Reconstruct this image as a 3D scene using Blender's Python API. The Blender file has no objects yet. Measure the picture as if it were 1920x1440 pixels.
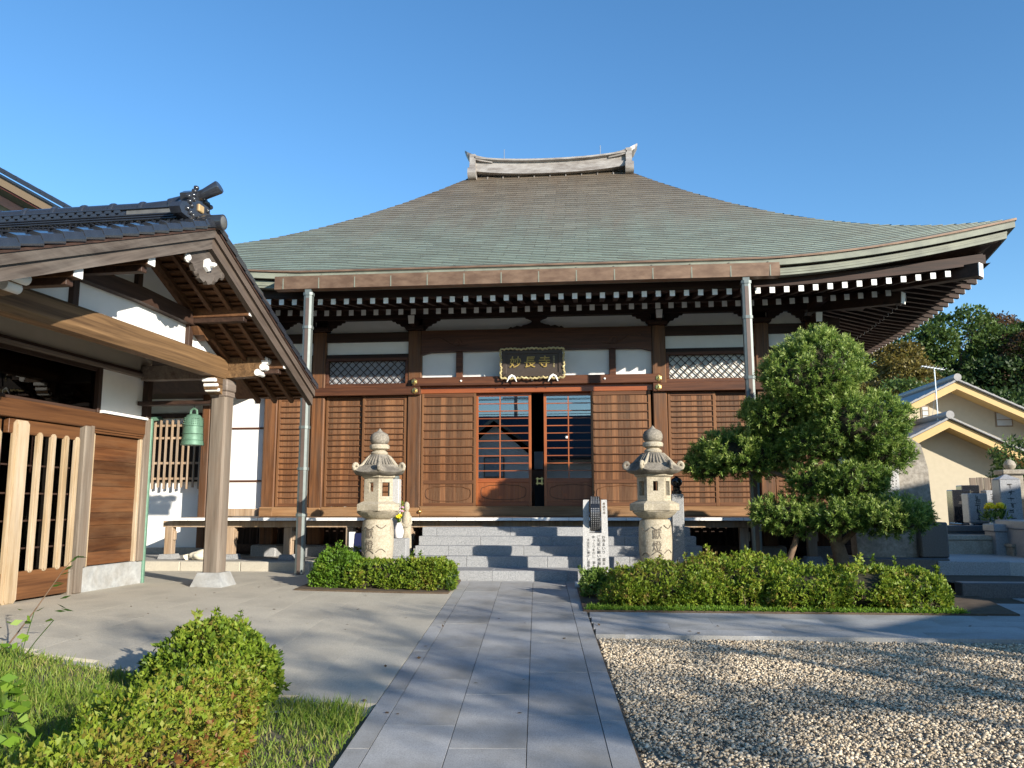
# Temple hall with tiled entrance porch, stone lanterns, clipped hedges and a gravel court.
import bpy, bmesh, math, random
import numpy as np
from mathutils import Vector, Matrix
random.seed(7)
RNG = np.random.default_rng(11)
R = math.radians
scene = bpy.context.scene
COL = scene.collection

# ------------------------------------------------------------------ camera
cam_data = bpy.data.cameras.new('camera')
cam_data.sensor_width = 36.0
cam_data.lens = 1554.0 / 1920.0 * 36.0
cam_data.clip_start = 0.05
cam_data.clip_end = 3000.0
cam = bpy.data.objects.new('camera', cam_data)
COL.objects.link(cam)
YAW, PITCH, ROLL = R(5.55), math.atan(225.0 / 1554.0), 0.002
_f = Vector((-math.sin(YAW) * math.cos(PITCH), math.cos(YAW) * math.cos(PITCH), math.sin(PITCH)))
_r = Vector((math.cos(YAW), math.sin(YAW), 0))
_u = _r.cross(_f)
_r2 = _r * math.cos(ROLL) - _u * math.sin(ROLL)
_u2 = _u * math.cos(ROLL) + _r * math.sin(ROLL)
_m = Matrix((_r2, _u2, -_f)).transposed().to_4x4()
_m.translation = Vector((0, 0, 1.15))
cam.matrix_world = _m
scene.camera = cam

# ------------------------------------------------------------------ light
SUN_EL, SUN_AZ = R(17.0), R(48.0)          # azimuth from -Y towards +X
sun_dir = Vector((math.sin(SUN_AZ) * math.cos(SUN_EL), -math.cos(SUN_AZ) * math.cos(SUN_EL), math.sin(SUN_EL)))
world = bpy.data.worlds.new('World')
scene.world = world
world.use_nodes = True
wn = world.node_tree
sky = wn.nodes.new('ShaderNodeTexSky')
sky.sky_type = 'NISHITA'
sky.sun_disc = False
sky.sun_elevation = SUN_EL
sky.sun_rotation = math.atan2(sun_dir.x, sun_dir.y)
sky.air_density = 1.0
sky.dust_density = 0.1
sky.ozone_density = 3.0
bg = wn.nodes['Background']
sat = wn.nodes.new('ShaderNodeHueSaturation')
sat.inputs['Saturation'].default_value = 1.17
wn.links.new(sky.outputs[0], sat.inputs['Color'])
wn.links.new(sat.outputs[0], bg.inputs['Color'])
bg.inputs['Strength'].default_value = 0.13
sl = bpy.data.lights.new('sun', 'SUN')
sl.energy = 5.0
sl.angle = R(0.53)
sl.color = (1.0, 0.915, 0.79)
sun = bpy.data.objects.new('sun', sl)
COL.objects.link(sun)
sun.rotation_euler = (-sun_dir).to_track_quat('-Z', 'Y').to_euler()
sun.location = (20, -25, 30)
scene.view_settings.view_transform = 'Standard'
scene.view_settings.look = 'None'
scene.view_settings.gamma = 1.0
scene.view_settings.exposure = 0.86
scene.view_settings.use_curve_mapping = False
scene.cycles.max_bounces = 6
scene.cycles.transparent_max_bounces = 12
scene.cycles.sample_clamp_indirect = 6.0

# ------------------------------------------------------------------ materials
MATS = {}


def new_mat(name):
    m = bpy.data.materials.new(name)
    m.use_nodes = True
    MATS[name] = m
    nt = m.node_tree
    b = nt.nodes['Principled BSDF']
    return m, nt, b


def N(nt, typ, **kw):
    n = nt.nodes.new(typ)
    for k, v in kw.items():
        if k.startswith('i_'):
            n.inputs[k[2:].replace('_', ' ')].default_value = v
        else:
            setattr(n, k, v)
    return n


def ramp(nt, stops):
    r = nt.nodes.new('ShaderNodeValToRGB')
    cr = r.color_ramp
    while len(cr.elements) < len(stops):
        cr.elements.new(0.5)
    for e, (p, c) in zip(cr.elements, stops):
        e.position = p
        e.color = (c[0], c[1], c[2], 1)
    return r


def mapping(nt, scale, coord='Object', rot=(0, 0, 0)):
    tc = nt.nodes.new('ShaderNodeTexCoord')
    mp = nt.nodes.new('ShaderNodeMapping')
    mp.inputs['Scale'].default_value = scale
    mp.inputs['Rotation'].default_value = rot
    nt.links.new(tc.outputs[coord], mp.inputs['Vector'])
    return mp


def noise(nt, vec, scale, detail=4, rough=0.55, dist=0.0):
    n = nt.nodes.new('ShaderNodeTexNoise')
    n.inputs['Scale'].default_value = scale
    n.inputs['Detail'].default_value = detail
    n.inputs['Roughness'].default_value = rough
    n.inputs['Distortion'].default_value = dist
    if vec is not None:
        nt.links.new(vec, n.inputs['Vector'])
    return n


def mixc(nt, fac, a, b, mode='MIX'):
    m = nt.nodes.new('ShaderNodeMix')
    m.data_type = 'RGBA'
    m.blend_type = mode
    for s, v in ((0, fac), (6, a), (7, b)):
        if hasattr(v, 'is_output') or isinstance(v, bpy.types.NodeSocket):
            nt.links.new(v, m.inputs[s])
        elif s == 0:
            m.inputs[0].default_value = v
        else:
            m.inputs[s].default_value = (v[0], v[1], v[2], 1)
    return m.outputs[2]


def maprange(nt, val, a, b, c, d):
    m = nt.nodes.new('ShaderNodeMapRange')
    nt.links.new(val, m.inputs[0])
    for i, v in zip((1, 2, 3, 4), (a, b, c, d)):
        m.inputs[i].default_value = v
    return m.outputs[0]


def bump(nt, b, height, strength=0.3, dist=0.01):
    bp = nt.nodes.new('ShaderNodeBump')
    bp.inputs['Strength'].default_value = strength
    bp.inputs['Distance'].default_value = dist
    nt.links.new(height, bp.inputs['Height'])
    nt.links.new(bp.outputs[0], b.inputs['Normal'])


def obj_rand(nt):
    return nt.nodes.new('ShaderNodeObjectInfo').outputs['Random']


def wood(name, dark, light, axis, rough=0.6, across=26.0, along=1.1, vary=0.35, weather=None, spec=0.3, tilt=0.0):
    """grain runs along the given axis; each object is a little lighter or darker"""
    m, nt, b = new_mat(name)
    sc = [across, across, across]
    sc['xyz'.index(axis)] = along
    tc_ = nt.nodes.new('ShaderNodeTexCoord')
    m0 = nt.nodes.new('ShaderNodeMapping')
    m0.inputs['Rotation'].default_value = (tilt, 0, 0)
    nt.links.new(tc_.outputs['Object'], m0.inputs['Vector'])
    mp = nt.nodes.new('ShaderNodeMapping')
    mp.inputs['Scale'].default_value = sc
    nt.links.new(m0.outputs[0], mp.inputs['Vector'])
    add = nt.nodes.new('ShaderNodeVectorMath')
    add.operation = 'ADD'
    rnd = obj_rand(nt)
    mul = N(nt, 'ShaderNodeMath', operation='MULTIPLY')
    nt.links.new(rnd, mul.inputs[0])
    mul.inputs[1].default_value = 37.0
    nt.links.new(mp.outputs[0], add.inputs[0])
    nt.links.new(mul.outputs[0], add.inputs[1])
    n1 = noise(nt, add.outputs[0], 1.0, 5, 0.6, 0.8)
    n2 = noise(nt, add.outputs[0], 0.22, 3, 0.5, 1.6)
    f = mixc(nt, 0.45, n1.outputs['Fac'], n2.outputs['Fac'])
    rp = ramp(nt, [(0.36, dark), (0.62, light)])
    nt.links.new(f, rp.inputs[0])
    col = rp.outputs[0]
    v = maprange(nt, rnd, 0, 1, 1 - vary, 1 + vary)
    hsv = nt.nodes.new('ShaderNodeHueSaturation')
    nt.links.new(v, hsv.inputs['Value'])
    nt.links.new(col, hsv.inputs['Color'])
    col = hsv.outputs[0]
    if weather:
        s2 = [4.5, 4.5, 4.5]
        s2['xyz'.index(axis)] = 0.8
        mp2 = mapping(nt, s2)
        w = noise(nt, mp2.outputs[0], 1.0, 6, 0.7)
        fac = maprange(nt, w.outputs['Fac'], 0.42, 0.68, 0, weather[1])
        col = mixc(nt, fac, col, weather[0])
    nt.links.new(col, b.inputs['Base Color'])
    b.inputs['Roughness'].default_value = rough
    b.inputs['Specular IOR Level'].default_value = spec
    bump(nt, b, n1.outputs['Fac'], 0.25, 0.004)
    return m


def stone(name, c1, c2, scale=60.0, speck=None, rough=0.75, stain=None, bumps=0.3, bscale=None, vary=0.06):
    m, nt, b = new_mat(name)
    mp = mapping(nt, (1, 1, 1))
    n1 = noise(nt, mp.outputs[0], scale, 3, 0.7)
    rp = ramp(nt, [(0.35, c1), (0.65, c2)])
    nt.links.new(n1.outputs['Fac'], rp.inputs[0])
    col = rp.outputs[0]
    if speck:
        v = nt.nodes.new('ShaderNodeTexVoronoi')
        v.inputs['Scale'].default_value = speck[1]
        nt.links.new(mp.outputs[0], v.inputs['Vector'])
        sep = nt.nodes.new('ShaderNodeSeparateColor')
        nt.links.new(v.outputs['Color'], sep.inputs[0])
        fac = maprange(nt, sep.outputs[0], 1 - speck[2], 1 - speck[2] + 0.02, 0, speck[3])
        col = mixc(nt, fac, col, speck[0])
    if stain:
        n3 = noise(nt, mp.outputs[0], stain[1], 6, 0.65, 0.4)
        fac = maprange(nt, n3.outputs['Fac'], stain[2], stain[3], 0, stain[4])
        col = mixc(nt, fac, col, stain[0])
    rnd = obj_rand(nt)
    hsv = nt.nodes.new('ShaderNodeHueSaturation')
    nt.links.new(maprange(nt, rnd, 0, 1, 1 - vary, 1 + vary), hsv.inputs['Value'])
    nt.links.new(col, hsv.inputs['Color'])
    nt.links.new(hsv.outputs[0], b.inputs['Base Color'])
    b.inputs['Roughness'].default_value = rough
    b.inputs['Specular IOR Level'].default_value = 0.35
    nb = noise(nt, mp.outputs[0], bscale or scale * 0.5, 5, 0.65)
    bump(nt, b, nb.outputs['Fac'], bumps, 0.006)
    return m


def plain(name, col, rough=0.6, metal=0.0, vary=0.05, nscale=6.0, spec=0.4, coord='Object'):
    m, nt, b = new_mat(name)
    mp = mapping(nt, (1, 1, 1), coord)
    n = noise(nt, mp.outputs[0], nscale, 5, 0.6)
    hsv = nt.nodes.new('ShaderNodeHueSaturation')
    hsv.inputs['Color'].default_value = (col[0], col[1], col[2], 1)
    nt.links.new(maprange(nt, n.outputs['Fac'], 0.25, 0.75, 1 - vary, 1 + vary), hsv.inputs['Value'])
    nt.links.new(hsv.outputs[0], b.inputs['Base Color'])
    b.inputs['Roughness'].default_value = rough
    b.inputs['Metallic'].default_value = metal
    b.inputs['Specular IOR Level'].default_value = spec
    return m


def leafmat(name, cols, trans=0.35, rough=0.5, spec=0.3):
    """leaf tint comes from a per-leaf number stored on the mesh"""
    m, nt, b = new_mat(name)
    at = nt.nodes.new('ShaderNodeAttribute')
    at.attribute_name = 'tint'
    n = len(cols)
    rp = ramp(nt, [(i / (n - 1), c) for i, c in enumerate(cols)])
    nt.links.new(at.outputs['Fac'], rp.inputs[0])
    nt.links.new(rp.outputs[0], b.inputs['Base Color'])
    b.inputs['Roughness'].default_value = rough
    b.inputs['Specular IOR Level'].default_value = spec
    tr = nt.nodes.new('ShaderNodeBsdfTranslucent')
    hs = nt.nodes.new('ShaderNodeHueSaturation')
    hs.inputs['Value'].default_value = 1.5
    hs.inputs['Hue'].default_value = 0.485
    nt.links.new(rp.outputs[0], hs.inputs['Color'])
    nt.links.new(hs.outputs[0], tr.inputs['Color'])
    mx = nt.nodes.new('ShaderNodeMixShader')
    mx.inputs[0].default_value = trans
    nt.links.new(b.outputs[0], mx.inputs[1])
    nt.links.new(tr.outputs[0], mx.inputs[2])
    nt.links.new(mx.outputs[0], nt.nodes['Material Output'].inputs['Surface'])
    return m


# temple timber
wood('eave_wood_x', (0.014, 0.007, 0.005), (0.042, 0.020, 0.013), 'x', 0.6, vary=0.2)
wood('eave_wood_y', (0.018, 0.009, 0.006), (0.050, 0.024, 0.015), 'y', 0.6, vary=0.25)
wood('column_wood', (0.050, 0.022, 0.010), (0.185, 0.078, 0.029), 'z', 0.5, across=22, along=0.9, vary=0.15,
     weather=((0.10, 0.07, 0.05), 0.55))
wood('beam_wood', (0.042, 0.016, 0.009), (0.11, 0.042, 0.019), 'x', 0.5, vary=0.15)
wood('sill_wood', (0.14, 0.070, 0.029), (0.28, 0.155, 0.072), 'x', 0.55, vary=0.15, weather=((0.28, 0.19, 0.11), 0.5))
wood('shutter_board', (0.078, 0.029, 0.011), (0.190, 0.086, 0.035), 'z', 0.55, across=34, along=1.2, vary=0.45,
     weather=((0.20, 0.130, 0.078), 0.55))
wood('shutter_rail', (0.070, 0.028, 0.012), (0.140, 0.062, 0.028), 'x', 0.55, vary=0.12)
wood('shutter_stile', (0.105, 0.045, 0.018), (0.19, 0.090, 0.038), 'z', 0.55, vary=0.12)
wood('lacquer_x', (0.20, 0.050, 0.016), (0.32, 0.092, 0.027), 'x', 0.35, vary=0.1, spec=0.5)
wood('lacquer_z', (0.21, 0.056, 0.017), (0.34, 0.105, 0.030), 'z', 0.35, vary=0.1, spec=0.5)
wood('deck_wood_y', (0.20, 0.12, 0.07), (0.33, 0.22, 0.14), 'y', 0.6, vary=0.2)
wood('post_wood', (0.22, 0.145, 0.085), (0.40, 0.29, 0.19), 'z', 0.65, vary=0.15, weather=((0.36, 0.31, 0.26), 0.6))
wood('grey_wood_z', (0.105, 0.085, 0.066), (0.225, 0.190, 0.152), 'z', 0.75, across=20, vary=0.1,
     weather=((0.17, 0.12, 0.085), 0.65))
wood('grey_wood_y', (0.105, 0.080, 0.064), (0.215, 0.172, 0.140), 'y', 0.7, vary=0.12, weather=((0.28, 0.24, 0.21), 0.4))
wood('beam_gold_y', (0.055, 0.030, 0.015), (0.235, 0.140, 0.066), 'y', 0.6, across=20, along=0.6, vary=0.05)
wood('barge_near', (0.045, 0.035, 0.029), (0.115, 0.093, 0.077), 'y', 0.7, across=30, along=1.0, vary=0.12, weather=((0.17, 0.15, 0.13), 0.5), tilt=-0.44)
wood('barge_far', (0.042, 0.030, 0.023), (0.105, 0.078, 0.060), 'y', 0.7, across=30, along=1.0, vary=0.12, weather=((0.15, 0.12, 0.10), 0.4), tilt=0.44)
wood('lintel_y', (0.050, 0.020, 0.009), (0.145, 0.064, 0.025), 'y', 0.5, across=18, along=0.6, vary=0.1)
wood('lattice_bar', (0.25, 0.175, 0.095), (0.44, 0.335, 0.215), 'z', 0.65, across=24, vary=0.1, weather=((0.50, 0.44, 0.36), 0.5))
wood('board_y', (0.040, 0.014, 0.006), (0.130, 0.052, 0.018), 'y', 0.5, across=16, along=0.7, vary=0.4,
     weather=((0.26, 0.16, 0.085), 0.25))
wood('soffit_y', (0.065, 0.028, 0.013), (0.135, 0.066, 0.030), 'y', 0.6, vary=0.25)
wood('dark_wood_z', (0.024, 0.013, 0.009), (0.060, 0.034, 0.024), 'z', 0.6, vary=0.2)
wood('dark_wood_y', (0.026, 0.014, 0.010), (0.065, 0.036, 0.025), 'y', 0.6, vary=0.2)
wood('orange_slat', (0.45, 0.16, 0.03), (0.62, 0.27, 0.06), 'y', 0.5, vary=0.1)
plain('white_paint', (0.80, 0.80, 0.77), 0.6, vary=0.08)
plain('plaster', (0.78, 0.775, 0.75), 0.8, vary=0.05, nscale=3)
plain('plaster_beige', (0.46, 0.40, 0.32), 0.85, vary=0.06, nscale=3)
plain('gold', (0.83, 0.60, 0.22), 0.32, 1.0, vary=0.1, nscale=40)
plain('gold_paint', (0.40, 0.285, 0.085), 0.5, 0.35, vary=0.15, nscale=30)
plain('plaque_dark', (0.055, 0.042, 0.034), 0.5, vary=0.15, nscale=20)
plain('plaque_gilt', (0.50, 0.42, 0.22), 0.5, 0.25, vary=0.2, nscale=60)
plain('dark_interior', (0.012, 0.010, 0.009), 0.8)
plain('paper_shaded', (0.30, 0.31, 0.33), 0.8, vary=0.04)  # left transom paper, the eave shade on it put into the colour
plain('paper_lit', (0.62, 0.62, 0.57), 0.8, vary=0.04)  # same paper in the right transom, coloured paler as if sunlit
plain('zinc', (0.15, 0.175, 0.17), 0.45, 0.3, vary=0.12, nscale=9)
plain('zinc_brown', (0.14, 0.105, 0.088), 0.45, 0.3, vary=0.12, nscale=9)
plain('bronze_green', (0.105, 0.205, 0.145), 0.55, 0.2, vary=0.25, nscale=12)
plain('tile_black', (0.024, 0.027, 0.034), 0.13, 0.0, vary=0.25, nscale=5, spec=0.8)
plain('crest_tan', (0.36, 0.25, 0.12), 0.6)
plain('slate_grey', (0.11, 0.11, 0.105), 0.35, vary=0.3, nscale=7)
plain('mortar', (0.55, 0.50, 0.41), 0.85, vary=0.2, nscale=10)
plain('pink_board', (0.50, 0.27, 0.21), 0.7)
plain('tan_board', (0.17, 0.125, 0.08), 0.7)
plain('red_soffit', (0.21, 0.060, 0.045), 0.7)
plain('olive_wall', (0.22, 0.20, 0.12), 0.85)
plain('yellow_wall', (0.43, 0.375, 0.275), 0.85, vary=0.05)
plain('yellow_trim', (0.50, 0.34, 0.14), 0.6)
plain('grey_roof', (0.25, 0.245, 0.24), 0.5, vary=0.2, nscale=8)
plain('steel', (0.55, 0.56, 0.57), 0.35, 0.9)
plain('window_blind', (0.42, 0.45, 0.47), 0.4)
plain('window_frame', (0.20, 0.15, 0.10), 0.5)
plain('black_granite', (0.016, 0.017, 0.020), 0.12, 0.0, vary=0.2, nscale=50, spec=0.6)
plain('porcelain', (0.83, 0.80, 0.80), 0.25)
plain('flower_yellow', (0.85, 0.66, 0.02), 0.6)
plain('flower_pink', (0.66, 0.38, 0.52), 0.6)
plain('navy_board', (0.008, 0.012, 0.055), 0.5)
plain('engrave', (0.06, 0.055, 0.05), 0.8)
plain('engrave_soft', (0.15, 0.125, 0.095), 0.85)
plain('ink_black', (0.02, 0.02, 0.02), 0.6)
plain('sack', (0.66, 0.60, 0.47), 0.7, vary=0.15, nscale=8)
plain('soil', (0.085, 0.060, 0.038), 0.95, vary=0.35, nscale=9)
plain('twig', (0.20, 0.135, 0.085), 0.8, vary=0.3, nscale=30)
plain('bark', (0.155, 0.100, 0.062), 0.85, vary=0.4, nscale=18)
plain('hedge_core', (0.030, 0.026, 0.012), 0.95, vary=0.5, nscale=14)  # dark fill for the shade inside hedges and pine
plain('cable', (0.02, 0.02, 0.022), 0.6)
plain('altar_white', (0.75, 0.74, 0.76), 0.7)
plain('altar_violet', (0.34, 0.27, 0.48), 0.7)
stone('granite', (0.235, 0.24, 0.245), (0.37, 0.372, 0.37), 70, ((0.10, 0.105, 0.11), 210, 0.22, 0.75), 0.7)
stone('granite_white', (0.38, 0.375, 0.36), (0.52, 0.51, 0.49), 60, ((0.22, 0.22, 0.22), 190, 0.16, 0.7), 0.65)
stone('path_stone', (0.31, 0.31, 0.305), (0.42, 0.417, 0.405), 90, ((0.12, 0.12, 0.125), 260, 0.2, 0.4), 0.7,
      ((0.21, 0.20, 0.175), 1.1, 0.42, 0.66, 0.75), 0.25, vary=0.10)
stone('plaza_stone', (0.41, 0.375, 0.30), (0.52, 0.48, 0.395), 75, ((0.19, 0.18, 0.16), 240, 0.2, 0.4), 0.8,
      ((0.31, 0.285, 0.235), 0.9, 0.45, 0.72, 0.6), 0.2, vary=0.025)
stone('kerb_stone', (0.26, 0.25, 0.225), (0.38, 0.365, 0.33), 50, None, 0.8, ((0.13, 0.115, 0.095), 2.5, 0.5, 0.75, 0.6), 0.35)
stone('lantern_stone', (0.31, 0.27, 0.195), (0.46, 0.41, 0.315), 40, ((0.28, 0.235, 0.165), 120, 0.2, 0.5), 0.9,
      ((0.17, 0.145, 0.11), 3.2, 0.52, 0.70, 0.85), 0.55, 26, vary=0.04)
stone('lantern_cap', (0.17, 0.152, 0.122), (0.32, 0.288, 0.235), 40, ((0.17, 0.15, 0.12), 120, 0.2, 0.5), 0.92,
      ((0.085, 0.075, 0.062), 3.4, 0.42, 0.64, 0.85), 0.6, 26, vary=0.04)
stone('plinth_stone', (0.27, 0.28, 0.28), (0.38, 0.39, 0.385), 9, None, 0.7, ((0.22, 0.205, 0.175), 2.4, 0.45, 0.7, 0.7), 0.2)
stone('stele_stone', (0.23, 0.205, 0.17), (0.40, 0.365, 0.31), 14, None, 0.9, ((0.13, 0.115, 0.095), 3, 0.45, 0.7, 0.7), 0.7, 9)
stone('grave_grey', (0.27, 0.275, 0.28), (0.40, 0.40, 0.40), 60, ((0.12, 0.12, 0.13), 180, 0.2, 0.6), 0.45)
stone('grave_warm', (0.26, 0.225, 0.175), (0.40, 0.36, 0.29), 40, None, 0.85, ((0.13, 0.11, 0.085), 3, 0.45, 0.7, 0.6), 0.5)
stone('grave_dark', (0.055, 0.058, 0.064), (0.10, 0.105, 0.11), 70, None, 0.3)
stone('asphalt', (0.042, 0.042, 0.044), (0.07, 0.07, 0.072), 80, None, 0.9)
stone('gravel_fines', (0.13, 0.105, 0.075), (0.27, 0.225, 0.165), 120, ((0.42, 0.36, 0.27), 160, 0.3, 0.7), 0.95, None, 0.9, 60)
stone('earth', (0.085, 0.07, 0.05), (0.165, 0.14, 0.10), 12, None, 0.95, ((0.06, 0.07, 0.03), 1.5, 0.5, 0.7, 0.6), 0.7, 8)
leafmat('leaf_pine', [(0.022, 0.055, 0.010), (0.085, 0.160, 0.025), (0.200, 0.290, 0.055), (0.36, 0.43, 0.13)], 0.28, 0.45, 0.35)
leafmat('leaf_hedge', [(0.020, 0.046, 0.008), (0.070, 0.130, 0.013), (0.150, 0.225, 0.020), (0.235, 0.300, 0.034), (0.215, 0.150, 0.040)], 0.32)
leafmat('leaf_bright', [(0.05, 0.10, 0.012), (0.095, 0.19, 0.018), (0.15, 0.265, 0.025), (0.20, 0.30, 0.04)], 0.35)
leafmat('leaf_autumn', [(0.035, 0.080, 0.010), (0.125, 0.195, 0.016), (0.225, 0.285, 0.028), (0.235, 0.205, 0.036), (0.21, 0.075, 0.030)], 0.32)
leafmat('grass_blade', [(0.060, 0.130, 0.014), (0.140, 0.230, 0.026), (0.220, 0.270, 0.050), (0.34, 0.28, 0.12)], 0.3)
leafmat('leaf_hill_green', [(0.014, 0.032, 0.010), (0.034, 0.066, 0.016), (0.062, 0.100, 0.024)], 0.25)
leafmat('leaf_hill_light', [(0.026, 0.052, 0.012), (0.060, 0.105, 0.020), (0.100, 0.150, 0.032)], 0.25)
leafmat('leaf_hill_ochre', [(0.060, 0.050, 0.012), (0.125, 0.100, 0.020), (0.170, 0.140, 0.030)], 0.25)
leafmat('leaf_hill_rust', [(0.050, 0.034, 0.016), (0.095, 0.056, 0.026), (0.130, 0.082, 0.040)], 0.25)
leafmat('pebble', [(0.11, 0.085, 0.06), (0.35, 0.28, 0.19), (0.58, 0.475, 0.335), (0.74, 0.645, 0.49)], 0.0, 0.75)

# roof copper: brown near the ridge, green patina that has run down towards the eaves
m, nt, b = new_mat('roof_copper')
tc = nt.nodes.new('ShaderNodeTexCoord')
sep = nt.nodes.new('ShaderNodeSeparateXYZ')
nt.links.new(tc.outputs['Object'], sep.inputs[0])
mpn = mapping(nt, (2.2, 0.5, 0.16))
na = noise(nt, mpn.outputs[0], 1.0, 5, 0.6, 0.3)
hgt = N(nt, 'ShaderNodeMath', operation='MULTIPLY_ADD')
nt.links.new(na.outputs['Fac'], hgt.inputs[0])
hgt.inputs[1].default_value = 2.6
nt.links.new(sep.outputs[2], hgt.inputs[2])
rp = ramp(nt, [(0.0, (0.190, 0.240, 0.200)), (0.32, (0.180, 0.210, 0.175)), (0.58, (0.170, 0.160, 0.128)), (1.0, (0.145, 0.112, 0.078))])
nt.links.new(maprange(nt, hgt.outputs[0], 6.1, 11.2, 0, 1), rp.inputs[0])
at = nt.nodes.new('ShaderNodeAttribute')
at.attribute_name = 'tint'
hsv = nt.nodes.new('ShaderNodeHueSaturation')
nt.links.new(rp.outputs[0], hsv.inputs['Color'])
nt.links.new(maprange(nt, at.outputs['Fac'], 0, 1, 0.86, 1.13), hsv.inputs['Value'])
nf = noise(nt, mapping(nt, (5, 5, 5)).outputs[0], 2.0, 6, 0.7)
colr = mixc(nt, maprange(nt, nf.outputs['Fac'], 0.52, 0.75, 0, 0.5), hsv.outputs[0], (0.12, 0.085, 0.055))
nt.links.new(colr, b.inputs['Base Color'])
b.inputs['Roughness'].default_value = 0.55
b.inputs['Metallic'].default_value = 0.15

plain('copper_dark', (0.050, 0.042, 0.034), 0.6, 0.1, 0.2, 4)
m, nt, b = new_mat('copper_fascia')
mp = mapping(nt, (2.2, 2.2, 4))
na = noise(nt, mp.outputs[0], 1.2, 5, 0.6)
rp = ramp(nt, [(0.38, (0.155, 0.165, 0.130)), (0.66, (0.235, 0.250, 0.190))])
nt.links.new(na.outputs['Fac'], rp.inputs[0])
nt.links.new(rp.outputs[0], b.inputs['Base Color'])
b.inputs['Roughness'].default_value = 0.6
m, nt, b = new_mat('copper_brown')
mp = mapping(nt, (2.5, 2.5, 6))
na = noise(nt, mp.outputs[0], 1.5, 5, 0.6)
rp = ramp(nt, [(0.38, (0.125, 0.073, 0.045)), (0.66, (0.205, 0.130, 0.083))])
nt.links.new(na.outputs['Fac'], rp.inputs[0])
nt.links.new(rp.outputs[0], b.inputs['Base Color'])
b.inputs['Roughness'].default_value = 0.5
b.inputs['Metallic'].default_value = 0.25
m, nt, b = new_mat('ridge_metal')
mp = mapping(nt, (1.2, 1.2, 5))
na = noise(nt, mp.outputs[0], 2.0, 6, 0.65)
rp = ramp(nt, [(0.35, (0.19, 0.165, 0.145)), (0.60, (0.36, 0.34, 0.315))])
nt.links.new(na.outputs['Fac'], rp.inputs[0])
nt.links.new(rp.outputs[0], b.inputs['Base Color'])
b.inputs['Roughness'].default_value = 0.55
b.inputs['Metallic'].default_value = 0.2

# window glass: clear pane that mirrors more at grazing angles
m = bpy.data.materials.new('pane_glass')
m.use_nodes = True
MATS['pane_glass'] = m
nt = m.node_tree
nt.nodes.remove(nt.nodes['Principled BSDF'])
tb = nt.nodes.new('ShaderNodeBsdfTransparent')
tb.inputs[0].default_value = (0.62, 0.64, 0.65, 1)
gb = nt.nodes.new('ShaderNodeBsdfGlossy')
gb.inputs['Roughness'].default_value = 0.005
fr = nt.nodes.new('ShaderNodeFresnel')
fr.inputs[0].default_value = 3.2
mx = nt.nodes.new('ShaderNodeMixShader')
nt.links.new(fr.outputs[0], mx.inputs[0])
nt.links.new(tb.outputs[0], mx.inputs[1])
nt.links.new(gb.outputs[0], mx.inputs[2])
nt.links.new(mx.outputs[0], nt.nodes['Material Output'].inputs['Surface'])

m = MATS['pane_glass'].copy()
m.name = 'pane_dark'
MATS['pane_dark'] = m
m.node_tree.nodes['Fresnel'].inputs[0].default_value = 1.45
m.node_tree.nodes['Transparent BSDF'].inputs[0].default_value = (0.25, 0.23, 0.21, 1)

# small lit lamps inside the hall
m, nt, b = new_mat('lamp_glow')
b.inputs['Emission Color'].default_value = (1.0, 0.86, 0.72, 1)
b.inputs['Emission Strength'].default_value = 4.0


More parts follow.
